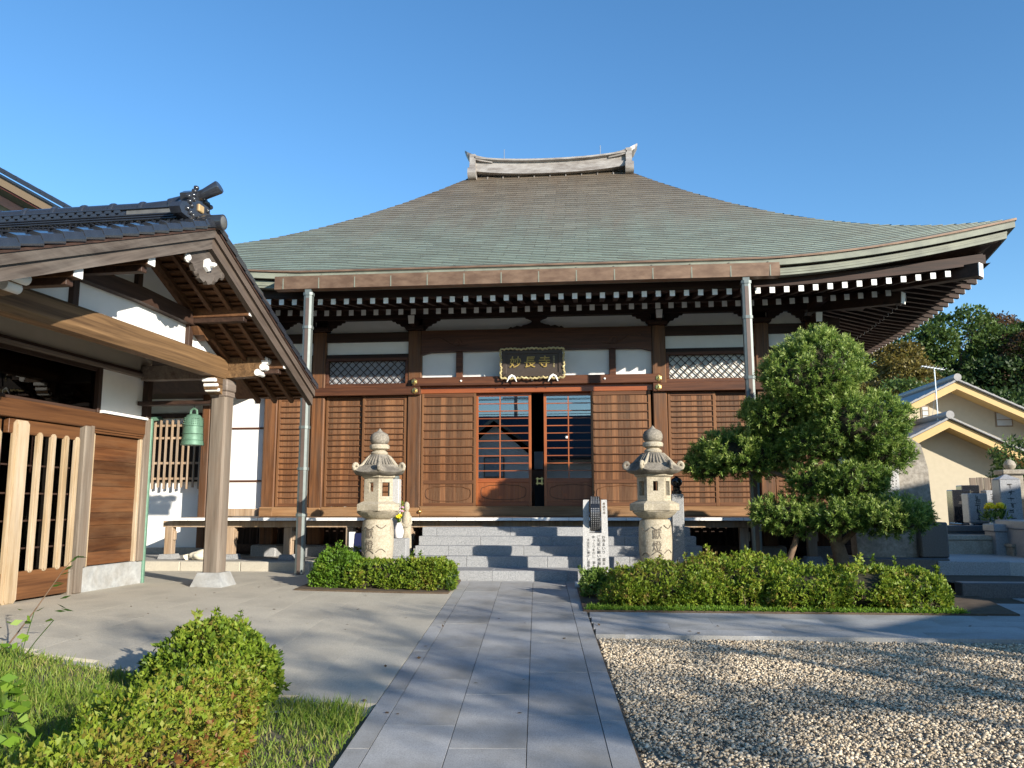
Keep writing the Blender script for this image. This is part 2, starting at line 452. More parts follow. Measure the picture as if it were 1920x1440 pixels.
# ------------------------------------------------------------------ mesh helpers
class MB:
    def __init__(s):
        s.v, s.f, s.t = [], [], None

    def add(s, vs, fs):
        o = len(s.v)
        s.v += [tuple(p) for p in vs]
        s.f += [tuple(i + o for i in f) for f in fs]
        return s

    def box(s, x0, x1, y0, y1, z0, z1, c=0.0):
        if x1 < x0: x0, x1 = x1, x0
        if y1 < y0: y0, y1 = y1, y0
        if z1 < z0: z0, z1 = z1, z0
        if c <= 0:
            return s.add([(x0, y0, z0), (x1, y0, z0), (x1, y1, z0), (x0, y1, z0), (x0, y0, z1), (x1, y0, z1), (x1, y1, z1), (x0, y1, z1)],
                         [(0, 3, 2, 1), (4, 5, 6, 7), (0, 1, 5, 4), (1, 2, 6, 5), (2, 3, 7, 6), (3, 0, 4, 7)])
        c = min(c, (x1 - x0) * .45, (y1 - y0) * .45, (z1 - z0) * .45)
        bm = bmesh.new()
        mat = Matrix.Translation(((x0 + x1) / 2, (y0 + y1) / 2, (z0 + z1) / 2)) @ Matrix.Diagonal((x1 - x0, y1 - y0, z1 - z0, 1))
        bmesh.ops.create_cube(bm, size=1, matrix=mat)
        bmesh.ops.bevel(bm, geom=bm.edges[:], offset=c, segments=1, affect='EDGES')
        bm.verts.index_update()
        s.add([v.co[:] for v in bm.verts], [[v.index for v in f.verts] for f in bm.faces])
        bm.free()
        return s

    def hexa(s, p):
        """eight corners: bottom four then top four, both counter-clockwise"""
        return s.add(p, [(0, 3, 2, 1), (4, 5, 6, 7), (0, 1, 5, 4), (1, 2, 6, 5), (2, 3, 7, 6), (3, 0, 4, 7)])

    def beam(s, a, b, w, h, up=(0, 0, 1)):
        """bar from a to b, w wide, h high, centred on the line"""
        a, b, up = Vector(a), Vector(b), Vector(up)
        d = (b - a).normalized()
        sd = d.cross(up)
        if sd.length < 1e-4: sd = d.cross(Vector((1, 0, 0)))
        sd.normalize()
        u = sd.cross(d).normalized()
        sd, u = sd * w / 2, u * h / 2
        return s.hexa([a - sd - u, a + sd - u, b + sd - u, b - sd - u, a - sd + u, a + sd + u, b + sd + u, b - sd + u])

    def prism(s, poly, axis, a, b):
        """polygon (p,q) swept along axis from a to b; axes are the two others in order"""
        n = len(poly)
        def P(p, q, t):
            return {'x': (t, p, q), 'y': (p, t, q), 'z': (p, q, t)}[axis]
        vs = [P(p, q, a) for p, q in poly] + [P(p, q, b) for p, q in poly]
        fs = [tuple(range(n)), tuple(range(2 * n - 1, n - 1, -1))]
        fs += [(i, i + n, (i + 1) % n + n, (i + 1) % n) for i in range(n)]
        return s.add(vs, fs)

    def tube(s, pts, r, n=8, cap=True):
        pts = [Vector(p) for p in pts]
        rs = r if isinstance(r, (list, tuple)) else [r] * len(pts)
        vs, fs = [], []
        pu = None
        for i, p in enumerate(pts):
            d = (pts[min(i + 1, len(pts) - 1)] - pts[max(i - 1, 0)])
            d = d.normalized() if d.length > 1e-9 else Vector((0, 0, 1))
            u = Vector((0, 0, 1)) if abs(d.z) < .95 else Vector((1, 0, 0))
            if pu is not None and (pu - d * pu.dot(d)).length > 1e-4: u = pu
            u = (u - d * u.dot(d)).normalized()
            pu = u
            w = d.cross(u)
            for k in range(n):
                t = 2 * math.pi * k / n
                vs.append(p + (u * math.cos(t) + w * math.sin(t)) * rs[i])
        for i in range(len(pts) - 1):
            for k in range(n):
                k2 = (k + 1) % n
                fs.append((i * n + k, i * n + k2, (i + 1) * n + k2, (i + 1) * n + k))
        if cap:
            fs += [tuple(range(n - 1, -1, -1)), tuple(range((len(pts) - 1) * n, len(pts) * n))]
        return s.add(vs, fs)

    def lathe(s, prof, n=24, c=(0, 0, 0), lob=None, rot=0.0):
        """profile of (radius, z); lob(theta, i) scales the radius"""
        vs, fs = [], []
        for i, (r, z) in enumerate(prof):
            for k in range(n):
                t = 2 * math.pi * k / n + rot
                q = r * (lob(t, i) if lob else 1)
                vs.append((c[0] + q * math.cos(t), c[1] + q * math.sin(t), c[2] + z))
        m_ = len(prof)
        for i in range(m_ - 1):
            for k in range(n):
                k2 = (k + 1) % n
                fs.append((i * n + k, i * n + k2, (i + 1) * n + k2, (i + 1) * n + k))
        fs += [tuple(range(n - 1, -1, -1)), tuple(range((m_ - 1) * n, m_ * n))]
        return s.add(vs, fs)

    def mesh(s, name, mat, smooth=False):
        me = bpy.data.meshes.new(name)
        me.from_pydata(s.v, [], s.f)
        me.materials.append(MATS[mat])
        if s.t is not None:
            a = me.attributes.new('tint', 'FLOAT', 'POINT')
            a.data.foreach_set('value', np.asarray(s.t, dtype=np.float32))
        if smooth:
            me.polygons.foreach_set('use_smooth', [True] * len(me.polygons))
            if smooth != 'all':
                me.set_sharp_from_angle(angle=R(38))
        me.update()
        return me

    def build(s, name, mat, parent=None, smooth=False, loc=(0, 0, 0)):
        return put(name, s.mesh(name, mat, smooth), parent, loc)


def put(name, me, parent=None, loc=(0, 0, 0), rot=None):
    o = bpy.data.objects.new(name, me)
    COL.objects.link(o)
    o.location = loc
    if rot: o.rotation_euler = rot
    if parent: o.parent = parent
    return o


def tag(o, label=None, cat=None, group=None, kind=None):
    for k, v in (('label', label), ('category', cat), ('group', group), ('kind', kind)):
        if v: o[k] = v
    return o


def thing(name, label, cat, loc=(0, 0, 0), rz=0.0, group=None):
    o = bpy.data.objects.new(name, None)
    COL.objects.link(o)
    o.empty_display_size = 0.2
    o.location = loc
    o.rotation_euler = (0, 0, rz)
    return tag(o, label, cat, group)


def copy_tree(o, parent=None):
    c = o.copy()
    COL.objects.link(c)
    c.parent = parent
    for ch in list(o.children):
        copy_tree(ch, c)
    return c


def np_mesh(name, mat, V, F, tint=None, smooth=False):
    """fast mesh from numpy arrays; F is (n,3) or (n,4)"""
    me = bpy.data.meshes.new(name)
    k = F.shape[1]
    me.vertices.add(len(V))
    me.vertices.foreach_set('co', np.ascontiguousarray(V, dtype=np.float32).ravel())
    me.loops.add(F.size)
    me.loops.foreach_set('vertex_index', np.ascontiguousarray(F, dtype=np.int32).ravel())
    me.polygons.add(len(F))
    me.polygons.foreach_set('loop_start', np.arange(0, F.size, k, dtype=np.int32))
    me.polygons.foreach_set('loop_total', np.full(len(F), k, dtype=np.int32))
    if smooth: me.polygons.foreach_set('use_smooth', np.ones(len(F), dtype=bool))
    me.materials.append(MATS[mat])
    if tint is not None:
        a = me.attributes.new('tint', 'FLOAT', 'POINT')
        a.data.foreach_set('value', np.ascontiguousarray(tint, dtype=np.float32))
    me.update(calc_edges=True)
    me.validate()
    return me


def unit(a):
    return a / np.maximum(np.linalg.norm(a, axis=1, keepdims=True), 1e-9)


def leaves(P, D, L, W, tint, fold=0.0, tip=0.35):
    """one diamond-like quad per leaf: base P, direction D (unit), length L, width W"""
    n = len(P)
    S = unit(np.cross(D, RNG.normal(size=(n, 3))))
    L = np.broadcast_to(L, (n,))[:, None]
    W = np.broadcast_to(W, (n,))[:, None]
    nrm = np.cross(D, S)
    mid = P + D * L * (1 - tip) * 0.75 + nrm * L * fold
    V = np.stack([P, mid + S * W / 2, P + D * L, mid - S * W / 2], 1).reshape(-1, 3)
    F = np.arange(4 * n).reshape(n, 4)
    return V, F, np.repeat(tint, 4)


def fbm(P, seed=0, s=1.0):
    """cheap smooth noise from a few sines, about -1..1"""
    r = np.random.default_rng(seed)
    out = np.zeros(len(P))
    amp, tot = 1.0, 0.0
    for o in range(4):
        for _ in range(3):
            k = r.normal(size=3) * s * (1.9 ** o)
            out += amp * np.sin(P @ k + r.uniform(0, 6.28))
        tot += amp * 1.7
        amp *= 0.6
    return out / tot


# ------------------------------------------------------------------ ground
def sstep(a, b, x):
    t = min(1.0, max(0.0, (x - a) / (b - a)))
    return t * t * (3 - 2 * t)


def G(x, y):
    """the court rises gently to the hall steps; by the porch it is level"""
    yy = max(-5.0, min(12.73, y))
    return -0.041 * (12.73 - yy) * sstep(-6.2, -2.2, x)


def ground_sheet():
    xs = sorted(set([-1500, -600, -250, -120, -60, -35, -22, -15] + list(np.arange(-12, 12.1, 0.75)) + [15, 22, 35, 60, 120, 250, 600, 1500]))
    ys = sorted(set([-1500, -600, -250, -120, -60, -35, -22, -14, -9] + list(np.arange(-6, 18.1, 0.75)) + [22, 30, 45, 70, 120, 250, 600, 1500]))
    mb = MB()
    mb.v = [(x, y, G(x, y) - 0.075) for y in ys for x in xs]
    nx = len(xs)
    mb.f = [(j * nx + i, j * nx + i + 1, (j + 1) * nx + i + 1, (j + 1) * nx + i) for j in range(len(ys) - 1) for i in range(nx - 1)]
    return tag(mb.build('ground', 'earth'), kind='structure')


ground_sheet()

PD = Vector((-0.067, 1.0, 0.041))
P_YAW, P_PITCH = math.atan2(0.067, 1.0), math.atan2(0.041, math.hypot(0.067, 1.0))
P_AX = Vector((math.cos(P_YAW), math.sin(P_YAW), 0))


def path_pt(off, y):
    """point on the path line that passes x=off at y=12.65"""
    t = y - 12.65
    return Vector((off + PD.x * t, y, 0.0 + PD.z * (y - 12.73)))


bed = MB()
for ya, yb in ((12.7, 4.0), (4.0, -4.6)):
    a, b_ = path_pt(-2.03, yb), path_pt(-0.26, yb)
    c, d = path_pt(-0.26, ya), path_pt(-2.03, ya)
    q = [Vector(p) - Vector((0, 0, 0.013)) for p in (a, b_, c, d)]
    bed.hexa([p - Vector((0, 0, .05)) for p in q] + q)
path = tag(bed.build('stone_path', 'soil'), kind='structure')
cols = [(-2.015, -1.874, 1.35, 0.4), (-1.868, -1.400, 1.2, 0.1), (-1.394, -0.924, 1.2, 0.75), (-0.918, -0.438, 1.2, 0.35), (-0.432, -0.274, 1.35, 0.9)]
for x0, x1, L, ph in cols:
    w = x1 - x0
    me = MB().box(-w / 2, w / 2, -L / 2 + .0005, L / 2 - .0005, -0.04, 0.0, 0.0012).mesh('paving_slab', 'path_stone')
    k = 0
    y = 12.72 - L * (1 - ph)
    first = True
    while y > -4.2:
        mid = path_pt((x0 + x1) / 2, y - L / 2 if not first else y + L * (1 - ph) / 2 - 0.0)
        if first:
            l2 = L * (1 - ph)
            m1 = MB().box(-w / 2, w / 2, -l2 / 2 + .0015, l2 / 2 - .0015, -0.04, 0.0, 0.003).mesh('paving_slab', 'path_stone')
            put('paving_slab', m1, path, path_pt((x0 + x1) / 2, y + l2 / 2), (P_PITCH, 0, P_YAW))
            first = False
            continue
        put('paving_slab', me, path, path_pt((x0 + x1) / 2, y - L / 2) + Vector((0, 0, random.uniform(-.001, .001))), (P_PITCH, 0, P_YAW))
        y -= L


def warped_slab(x0, x1, y0, y1, zf, th=0.05, up=0.0, skew=None):
    g = 0.0005
    pts = [(x0 + g, y0 + g), (x1 - g, y0 + g), (x1 - g, y1 - g), (x0 + g, y1 - g)]
    if skew: pts = [skew(p) for p in pts]
    cx = sum(p[0] for p in pts) / 4
    cy = sum(p[1] for p in pts) / 4
    cz = zf(cx, cy) + up
    top = [(px - cx, py - cy, zf(px, py) + up - cz) for px, py in pts]
    e = 0.0006
    sh = [(px * (1 - e / max(.1, abs(px))) , py * (1 - e / max(.1, abs(py))), pz) for px, py, pz in top]
    low = [(px, py, pz - 0.002) for px, py, pz in top]
    bot = [(px, py, pz - th) for px, py, pz in top]
    mb = MB()
    mb.v = bot + low + sh
    mb.f = [(3, 2, 1, 0), (8, 9, 10, 11)] + [(i, (i + 1) % 4, 4 + (i + 1) % 4, 4 + i) for i in range(4)] + [(4 + i, 4 + (i + 1) % 4, 8 + (i + 1) % 4, 8 + i) for i in range(4)]
    return mb, (cx, cy, cz)


# plaza between the porch and the path; slabs run with the path
def to_path(p):
    return (p[0] - 0.067 * (p[1] - 12.65), p[1])


def path_left(y):
    return -2.02 - 0.067 * (y - 12.65)


bedp = MB()
gy = np.linspace(5.9, 14.25, 12)
for j in range(11):
    ya, yb = gy[j], gy[j + 1]
    xs = np.linspace(0, 1, 9)
    for i in range(8):
        pa = [(-13 + (path_left(yy) + 13) * t, yy) for yy, t in ((ya, xs[i]), (ya, xs[i + 1]), (yb, xs[i + 1]), (yb, xs[i]))]
        def front(x): return 6.03 + (-1.62 - x) * 0.25
        if max(p[1] for p in pa) < front(pa[0][0]): continue
        bedp.add([(x, y, G(x, y) - 0.03) for x, y in pa], [(0, 1, 2, 3)])
plaza = tag(bedp.build('plaza', 'kerb_stone'), kind='structure')
SW, SL = 0.62, 1.24
for i in range(18):
    x1 = -2.022 - i * SW
    x0 = x1 - SW
    y = 14.22 - (0.62 if i % 2 else 0.0)
    seg = [(y, 14.22)] if i % 2 else []
    while y > 5.0:
        seg.append((y - SL, y))
        y -= SL
    for ya, yb in seg:
        cx, cy = to_path(((x0 + x1) / 2, (ya + yb) / 2))
        fr_ = 6.03 + (-1.62 - cx) * 0.25
        if yb < fr_ + 0.1: continue
        ya = max(ya, fr_ + 0.02)
        if cx < -12.5: continue
        mb, c = warped_slab(x0, x1, ya, yb, G, 0.04, 0.0, to_path)
        mb.build('paving_slab', 'plaza_stone', plaza, loc=c)

# paved strip in front of the right-hand hedge, four staggered courses, and the wider paving further right
bedr = MB()
xs = np.linspace(-0.2, 9.0, 14)
for i in range(13):
    for ya, yb in ((8.76, 10.1), (10.1, 11.5)):
        xa, xb = xs[i], xs[i + 1]
        if ya > 10 and xa < 3.4: continue
        bedr.add([(x, y, G(x, y) - 0.010) for x, y in ((xa, ya), (xb, ya), (xb, yb), (xa, yb))], [(0, 1, 2, 3)])
strip = tag(bedr.build('paved_strip', 'soil'), kind='structure')
for r_, (ya, yb, L, ph) in enumerate(((8.76, 9.06, 1.5, 0.6), (9.06, 9.40, 1.2, 0.1), (9.40, 9.74, 1.2, 0.7), (9.74, 10.08, 1.2, 0.25))):
    x = -0.30 - L * ph
    while x < 8.8:
        lim = -0.262 - 0.067 * ((ya + yb) / 2 - 12.65) + 0.012
        xa = max(x, lim)
        if x + L > lim + 0.1:
            mb, c = warped_slab(xa, x + L, ya, yb, G, 0.07)
            mb.build('paving_slab', 'path_stone', strip, loc=c)
        x += L
for r_ in range(3):
    x = 4.15 + 0.45 * r_ + (0.0 if r_ % 2 else 0.25)
    while x < 8.8:
        mb, c = warped_slab(x, x + 1.0, 10.085 + r_ * .45, 10.53 + r_ * .45, G, 0.07)
        mb.build('paving_slab', 'path_stone', strip, loc=c)
        x += 1.0

# gravel court
gb_ = MB()
xs = np.linspace(0.05, 11, 16)
ys = np.linspace(-4.5, 8.755, 14)
for i in range(15):
    for j in range(13):
        p = [(xs[i], ys[j]), (xs[i + 1], ys[j]), (xs[i + 1], ys[j + 1]), (xs[i], ys[j + 1])]
        p = [(max(x, -0.262 - 0.067 * (y - 12.65) + 0.004), y) for x, y in p]
        gb_.add([(x, y, G(x, y) - 0.055) for x, y in p], [(0, 1, 2, 3)])
gravel_bed = tag(gb_.build('gravel_ground', 'gravel_fines'), kind='structure')


def gravel():
    n = 72000
    x = RNG.uniform(-0.1, 5.2, n)
    y = 4.6 + (8.75 - 4.6) * RNG.uniform(0, 1, n) ** 0.85
    ok = (x > -0.25 - 0.067 * (y - 12.65) + 0.012 - 0.05 * (RNG.uniform(0, 1, n) < 0.06)) & (x < 0.75 * y - 0.9)
    x, y = x[ok], y[ok]
    n = len(x)
    z = np.array([G(a, b) for a, b in zip(x, y)]) - 0.05 + RNG.uniform(0, 0.014, n) + 0.006 * np.sin(x * 3.1 + y) * np.cos(y * 2.3)
    t = (1 + 5 ** .5) / 2
    ico = np.array([(-1, t, 0), (1, t, 0), (-1, -t, 0), (1, -t, 0), (0, -1, t), (0, 1, t), (0, -1, -t), (0, 1, -t), (t, 0, -1), (t, 0, 1), (-t, 0, -1), (-t, 0, 1)]) / math.hypot(1, t)
    fc = np.array([(0, 11, 5), (0, 5, 1), (0, 1, 7), (0, 7, 10), (0, 10, 11), (1, 5, 9), (5, 11, 4), (11, 10, 2), (10, 7, 6), (7, 1, 8), (3, 9, 4), (3, 4, 2), (3, 2, 6), (3, 6, 8), (3, 8, 9), (4, 9, 5), (2, 4, 11), (6, 2, 10), (8, 6, 7), (9, 8, 1)])
    S = (0.0052 + 0.011 * RNG.uniform(0, 1, n) ** 2.2)[:, None] * np.stack([RNG.uniform(.8, 1.5, n), RNG.uniform(.7, 1.2, n), RNG.uniform(.45, .85, n)], 1)
    V = ico[None] * S[:, None, :] * RNG.uniform(.8, 1.2, (n, 12, 1))
    a = RNG.uniform(0, 6.28, n)
    ca, sa = np.cos(a)[:, None], np.sin(a)[:, None]
    ti = RNG.normal(0, .35, n)[:, None]
    X, Y, Z = V[..., 0], V[..., 1], V[..., 2]
    Y, Z = Y * np.cos(ti) - Z * np.sin(ti), Y * np.sin(ti) + Z * np.cos(ti)
    X, Y = X * ca - Y * sa, X * sa + Y * ca
    V = np.stack([X + x[:, None], Y + y[:, None], Z + z[:, None]], 2).reshape(-1, 3)
    F = (fc[None] + 12 * np.arange(n)[:, None, None]).reshape(-1, 3)
    tint = np.repeat(np.clip(RNG.beta(2.2, 1.9, n), 0, 1), 12)
    o = put('gravel', np_mesh('gravel', 'pebble', V, F, tint, True))
    return tag(o, 'pale tan gravel covering the court right of the path', 'gravel', kind='stuff')


gravel()


# ------------------------------------------------------------------ main hall
XC, YW = -1.1, 16.0
hall = thing('temple_hall', 'large wooden temple hall with sweeping green copper hipped roof', 'temple', (0, 0, 0))
HE, YE, HR, YR, Z0, RISE = 7.97, 13.7, 2.08, 21.3, 5.19, 4.76
RXC = -1.06


def uplift(s):
    s = abs(s)
    return 0.53 * ((s - 0.48) / 0.52) ** 1.7 if s > 0.48 else 0.0


def prof(v):
    return 0.75 * v + 0.25 * v * v


def roof_z(s, v):
    """s: place along the eave (-1..1), v: 0 eave .. 1 ridge"""
    return Z0 + RISE * prof(v) + uplift(s) * (1 - v) ** 4


def roof_pt(side, s, v, dz=0.0):
    run = YR - YE
    if side in 'fb':
        h = HE + (HR - HE) * v
        x = RXC + s * h
        y = YE + run * v
        if side == 'b': y = 2 * YR - y
        return (x, y, roof_z(s, v) + dz)
    hw = (YR - YE) * (1 - v)
    y = YR + s * hw
    x = HE + (HR - HE) * v
    return (RXC + (x if side == 'r' else -x), y, roof_z(s, v) + dz)


def shingles(side, rows, sheet, lip=0.024):
    mb = MB()
    mb.t = []
    for k in range(rows):
        v0, v1 = k / rows, (k + 1) / rows + 0.15 / rows
        v1 = min(v1, 1.0)
        half = (HE + (HR - HE) * v0) if side in 'fb' else (YR - YE) * (1 - v0)
        n = max(2, int(round(2 * half / sheet)))
        edges = [-1 + 2 * i / n for i in range(n + 1)]
        if k % 2: edges = [-1] + [-1 + 2 * (i + .5) / n for i in range(n)] + [1]
        for a, b_ in zip(edges[:-1], edges[1:]):
            sub = 3 if (max(abs(a), abs(b_)) > 0.5 and sheet < 1) else 1
            g = 0.002 / max(half, .5)
            t = random.random()
            dz = random.uniform(0, 0.004)
            ss = np.linspace(a + g, b_ - g, sub + 1)
            o = len(mb.v)
            for s_ in ss:
                mb.v += [roof_pt(side, s_, v0 + .0012, dz - .004), roof_pt(side, s_, v0 + .0012, lip * .55 + dz), roof_pt(side, s_, v0, lip * .55 + dz), roof_pt(side, s_, v0, lip + dz), roof_pt(side, s_, v1, 0.002)]
                mb.t += [t] * 5
            for i in range(sub):
                p = o + 5 * i
                mb.f += [(p + q, p + 5 + q, p + 6 + q, p + 1 + q) for q in range(4)]
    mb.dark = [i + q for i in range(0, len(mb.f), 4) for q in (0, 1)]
    if side in 'br' : mb.f = [f[::-1] for f in mb.f] if side == 'b' else mb.f
    return mb


def lay_shingles(side, rows, sheet):
    mb = shingles(side, rows, sheet)
    o = mb.build('copper_shingle', 'roof_copper', hall)
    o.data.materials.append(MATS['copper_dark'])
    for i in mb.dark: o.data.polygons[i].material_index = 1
    return tag(o, kind='stuff')


lay_shingles('f', 48, 0.52)
for sd in 'rlb':
    lay_shingles(sd, 40, 1.6)
# boarding under the shingles
mb = MB()
for sd in 'fbrl':
    for k in range(12):
        for i in range(16):
            q = [roof_pt(sd, -1 + i / 8, k / 12, -.03), roof_pt(sd, -1 + (i + 1) / 8, k / 12, -.03), roof_pt(sd, -1 + (i + 1) / 8, (k + 1) / 12, -.03), roof_pt(sd, -1 + i / 8, (k + 1) / 12, -.03)]
            mb.add(q, [(0, 1, 2, 3)])
mb.build('roof_boarding', 'eave_wood_x', hall)


def eave_loop(side, inset, dz, n=44, k_up=1.0):
    """points along one eave, pulled in and lowered"""
    out = []
    for i in range(n + 1):
        s = -1 + 2 * i / n
        if side in 'fb':
            h = HE - inset
            y = YE + inset
            out.append(Vector((RXC + s * h, y if side == 'f' else 2 * YR - y, Z0 + dz + uplift(s) * k_up)))
        else:
            hw = YR - YE - inset
            x = HE - inset
            out.append(Vector((RXC + (x if side == 'r' else -x), YR + s * hw, Z0 + dz + uplift(s) * k_up)))
    return out


def eave_band(name, mat, inset, z_top, z_bot, depth, k_up=1.0):
    for sd in 'frlb':
        a, b_ = eave_loop(sd, inset, z_top, k_up=k_up), eave_loop(sd, inset, z_bot, k_up=k_up)
        c, d = eave_loop(sd, inset + depth, z_top, k_up=k_up), eave_loop(sd, inset + depth, z_bot, k_up=k_up)
        mb = MB()
        n = len(a)
        mb.v = [p[:] for p in a + b_ + c + d]
        for i in range(n - 1):
            mb.f += [(n + i, n + i + 1, i + 1, i), (n + i + 1, n + i, 3 * n + i, 3 * n + i + 1), (i, i + 1, 2 * n + i + 1, 2 * n + i)]
        mb.build(name, mat, hall)


eave_band('copper_drip_edge', 'copper_brown', -0.012, 0.022, -0.012, 0.30)
eave_band('copper_fascia', 'copper_fascia', 0.010, -0.014, -0.125, 0.30)
eave_band('eave_gap_board', 'eave_wood_x', 0.13, -0.10, -0.18, 0.2)
# lower copper course, made of overlapping strips
for sd in 'fr':
    a = eave_loop(sd, 0.10, -0.155)
    for layer in range(3):
        zt, zb, off = -0.155 - layer * .042, -0.155 - (layer + 1) * .042, 0.004 * layer
        n = 46 if sd == 'f' else 40
        ca, cb = eave_loop(sd, 0.10 + off, zt, n), eave_loop(sd, 0.10 + off, zb, n)
        ia = eave_loop(sd, 0.30 + off, zb, n)
        mb = MB()
        sh = 0.5 * (layer % 2)
        for i in range(n):
            p = [ca[i], ca[i + 1], cb[i + 1], cb[i]]
            mb.add([p[3][:], p[2][:], p[1][:], p[0][:]], [(0, 1, 2, 3)])
            mb.add([cb[i][:], cb[i + 1][:], ia[i + 1][:], ia[i][:]], [(3, 2, 1, 0)])
        mb.build('copper_course', 'copper_fascia', hall)
for sd in 'lb':
    a, b_ = eave_loop(sd, 0.10, -0.155), eave_loop(sd, 0.10, -0.28)
    mb = MB()
    n = len(a)
    mb.v = [p[:] for p in a + b_]
    mb.f = [(n + i, n + i + 1, i + 1, i) for i in range(n - 1)]
    mb.build('copper_course', 'copper_fascia', hall)

# ridge box with flared ends
def ridge_z(t):
    return 9.93 + 0.13 * abs(t) ** 2.4


ridge = MB()
NR = 24
sec = [(-0.30, -0.10), (-0.30, 0.12), (-0.24, 0.15), (-0.24, 0.40), (-0.34, 0.43), (-0.34, 0.50), (0, 0.60), (0.34, 0.50), (0.34, 0.43), (0.24, 0.40), (0.24, 0.15), (0.30, 0.12), (0.30, -0.10)]
for i in range(NR + 1):
    t = -1 + 2 * i / NR
    for dy, dz in sec:
        ridge.v.append((RXC + 0.05 + t * 2.03, YR + dy, ridge_z(t) + dz * 0.66))
ns = len(sec)
for i in range(NR):
    for k in range(ns):
        k2 = (k + 1) % ns
        ridge.f.append((i * ns + k, (i + 1) * ns + k, (i + 1) * ns + k2, i * ns + k2))
ridge_o = ridge.build('roof_ridge', 'ridge_metal', hall)
for sg in (-1, 1):
    e = MB()
    x0 = RXC + 0.05 + sg * 2.0
    # shield-shaped end ornament with a foot roll and an upswept horn
    e.prism([(YR - .36, 9.78), (YR - .42, 10.0), (YR - .34, 10.2), (YR - .34, 10.46), (YR + .34, 10.46), (YR + .34, 10.2), (YR + .42, 10.0), (YR + .36, 9.78)], 'x', x0, x0 + sg * 0.16)
    o = e.build('ridge_end', 'ridge_metal', hall)
    for dy in (-.30, .30):
        MB().tube([(x0 - sg * .02, YR + dy, 9.92), (x0 + sg * .20, YR + dy, 9.92)], 0.17, 14).build('foot_roll', 'ridge_metal', o, smooth=True)
    h = MB()
    hp = [(-.45, 10.22, .28), (-.1, 10.27, .32), (.12, 10.35, .32), (.24, 10.46, .26), (.32, 10.60, .14)]
    for dx, z, w in hp:
        for yy, zz in ((-w, 0), (-w, .14), (0, .20), (w, .14), (w, 0)):
            h.v.append((x0 + sg * dx, YR + yy, z + zz * (w / .34)))
    for i in range(4):
        for k in range(5):
            h.f.append((i * 5 + k, i * 5 + (k + 1) % 5, (i + 1) * 5 + (k + 1) % 5, (i + 1) * 5 + k))
    h.f += [(0, 1, 2, 3, 4), tuple(range(24, 19, -1))]
    h.build('ridge_horn', 'ridge_metal', o)
for x in (-2.27, 0.33):
    MB().tube([(x, YR, 10.25), (x, YR, 10.70)], 0.015, 6).build('lightning_rod', 'steel', hall)
# ribs where the sheets meet the ridge
for i in range(9):
    x = -2.7 + i * 0.42
    v = 0.965
    p, q = roof_pt('f', (x - RXC) / (HE + (HR - HE) * v), v, .03), roof_pt('f', (x - RXC) / (HE + (HR - HE) * .998), .998, .03)
    MB().beam(p, q, 0.03, 0.025).build('seam_clip', 'ridge_metal', hall)

# gutter with hanger straps
GX0, GX1, GY = -5.46, 3.10, 13.56
gz = 4.85
g_ = MB()
th = 0.006
prof_g = [(GY, gz + .225), (GY - .012, gz + .225), (GY, gz), (GY + .16, gz - .01), (GY + .17, gz + .225), (GY + .16, gz + .225), (GY + .155, gz + .004), (GY + .01, gz + .012)]
g_.prism(prof_g[:2] + prof_g[2:], 'x', GX0, GX1)
gut = g_.build('rain_gutter', 'copper_brown', hall)
MB().box(GX0 - .006, GX0, GY - .004, GY + .165, gz, gz + .225).build('end_cap', 'copper_brown', gut)
MB().box(GX1, GX1 + .006, GY - .004, GY + .165, gz, gz + .19).build('end_cap', 'copper_brown', gut)
MB().box(GX0, GX1, GY + .02, GY + .15, gz + .12, gz + .125).build('gutter_shadow_lip', 'copper_brown', gut)
n = 14
hm = MB()
hm.box(-.009, .009, -.010, -.002, 0.0, .20)
hm.beam((0, -.006, .195), (0, .14, .285), .018, .008)
hm = hm.mesh('hanger_strap', 'copper_fascia')
for i in range(n):
    put('hanger_strap', hm, gut, (GX0 + .15 + i * (GX1 - GX0 - .3) / (n - 1), GY, gz))
sm = MB().box(-.007, .007, -.005, 0.001, 0.0, .192).mesh('gutter_seam', 'copper_brown')
# downpipes
for x, ztop in ((-4.87, gz), (2.56, gz)):
    yb = GY + .08
    dp = MB()
    w = .07
    dp.prism([(x - w, yb - .05), (x - .032, yb - .068), (x + .032, yb - .068), (x + w, yb - .05), (x + w, yb + .05), (x - w, yb + .05)], 'z', G(x, yb) - .05, ztop - .10)
    d = dp.build('downpipe', 'zinc', hall)
    MB().box(x - .030, x + .030, yb - .0715, yb - .066, G(x, yb), ztop - .16).build('pipe_inlay', 'zinc_brown', d)
    for zz in (4.74, 4.15, 3.15, 2.42, 1.72, 0.95):
        c = MB()
        c.prism([(x - w - .012, yb - .056), (x - .036, yb - .080), (x + .036, yb - .080), (x + w + .012, yb - .056), (x + w + .012, yb + .056), (x - w - .012, yb + .056)], 'z', zz, zz + .05)
        c.build('pipe_clamp', 'zinc', d)
    MB().box(x - .055, x + .055, yb - .06, yb + .04, ztop - .10, ztop + .01).build('pipe_head', 'zinc', d)

# rafters -------------------------------------------------------------
RS = 0.2378
FT, LT = 14.0, 14.9                     # tip lines of flying and lower rafters (front)


def up_r(s):
    return uplift(s) * 0.52 + 0.05 * s * s


def front_hip_y(x):
    return YE + (RXC + HE - abs(x - RXC) - RXC)


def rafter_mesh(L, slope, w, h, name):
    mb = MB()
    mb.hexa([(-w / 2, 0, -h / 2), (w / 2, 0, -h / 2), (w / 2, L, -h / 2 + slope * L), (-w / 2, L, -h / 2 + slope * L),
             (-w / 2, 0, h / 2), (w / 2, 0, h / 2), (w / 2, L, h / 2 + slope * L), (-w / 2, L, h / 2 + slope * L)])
    return mb.mesh(name, 'eave_wood_y')


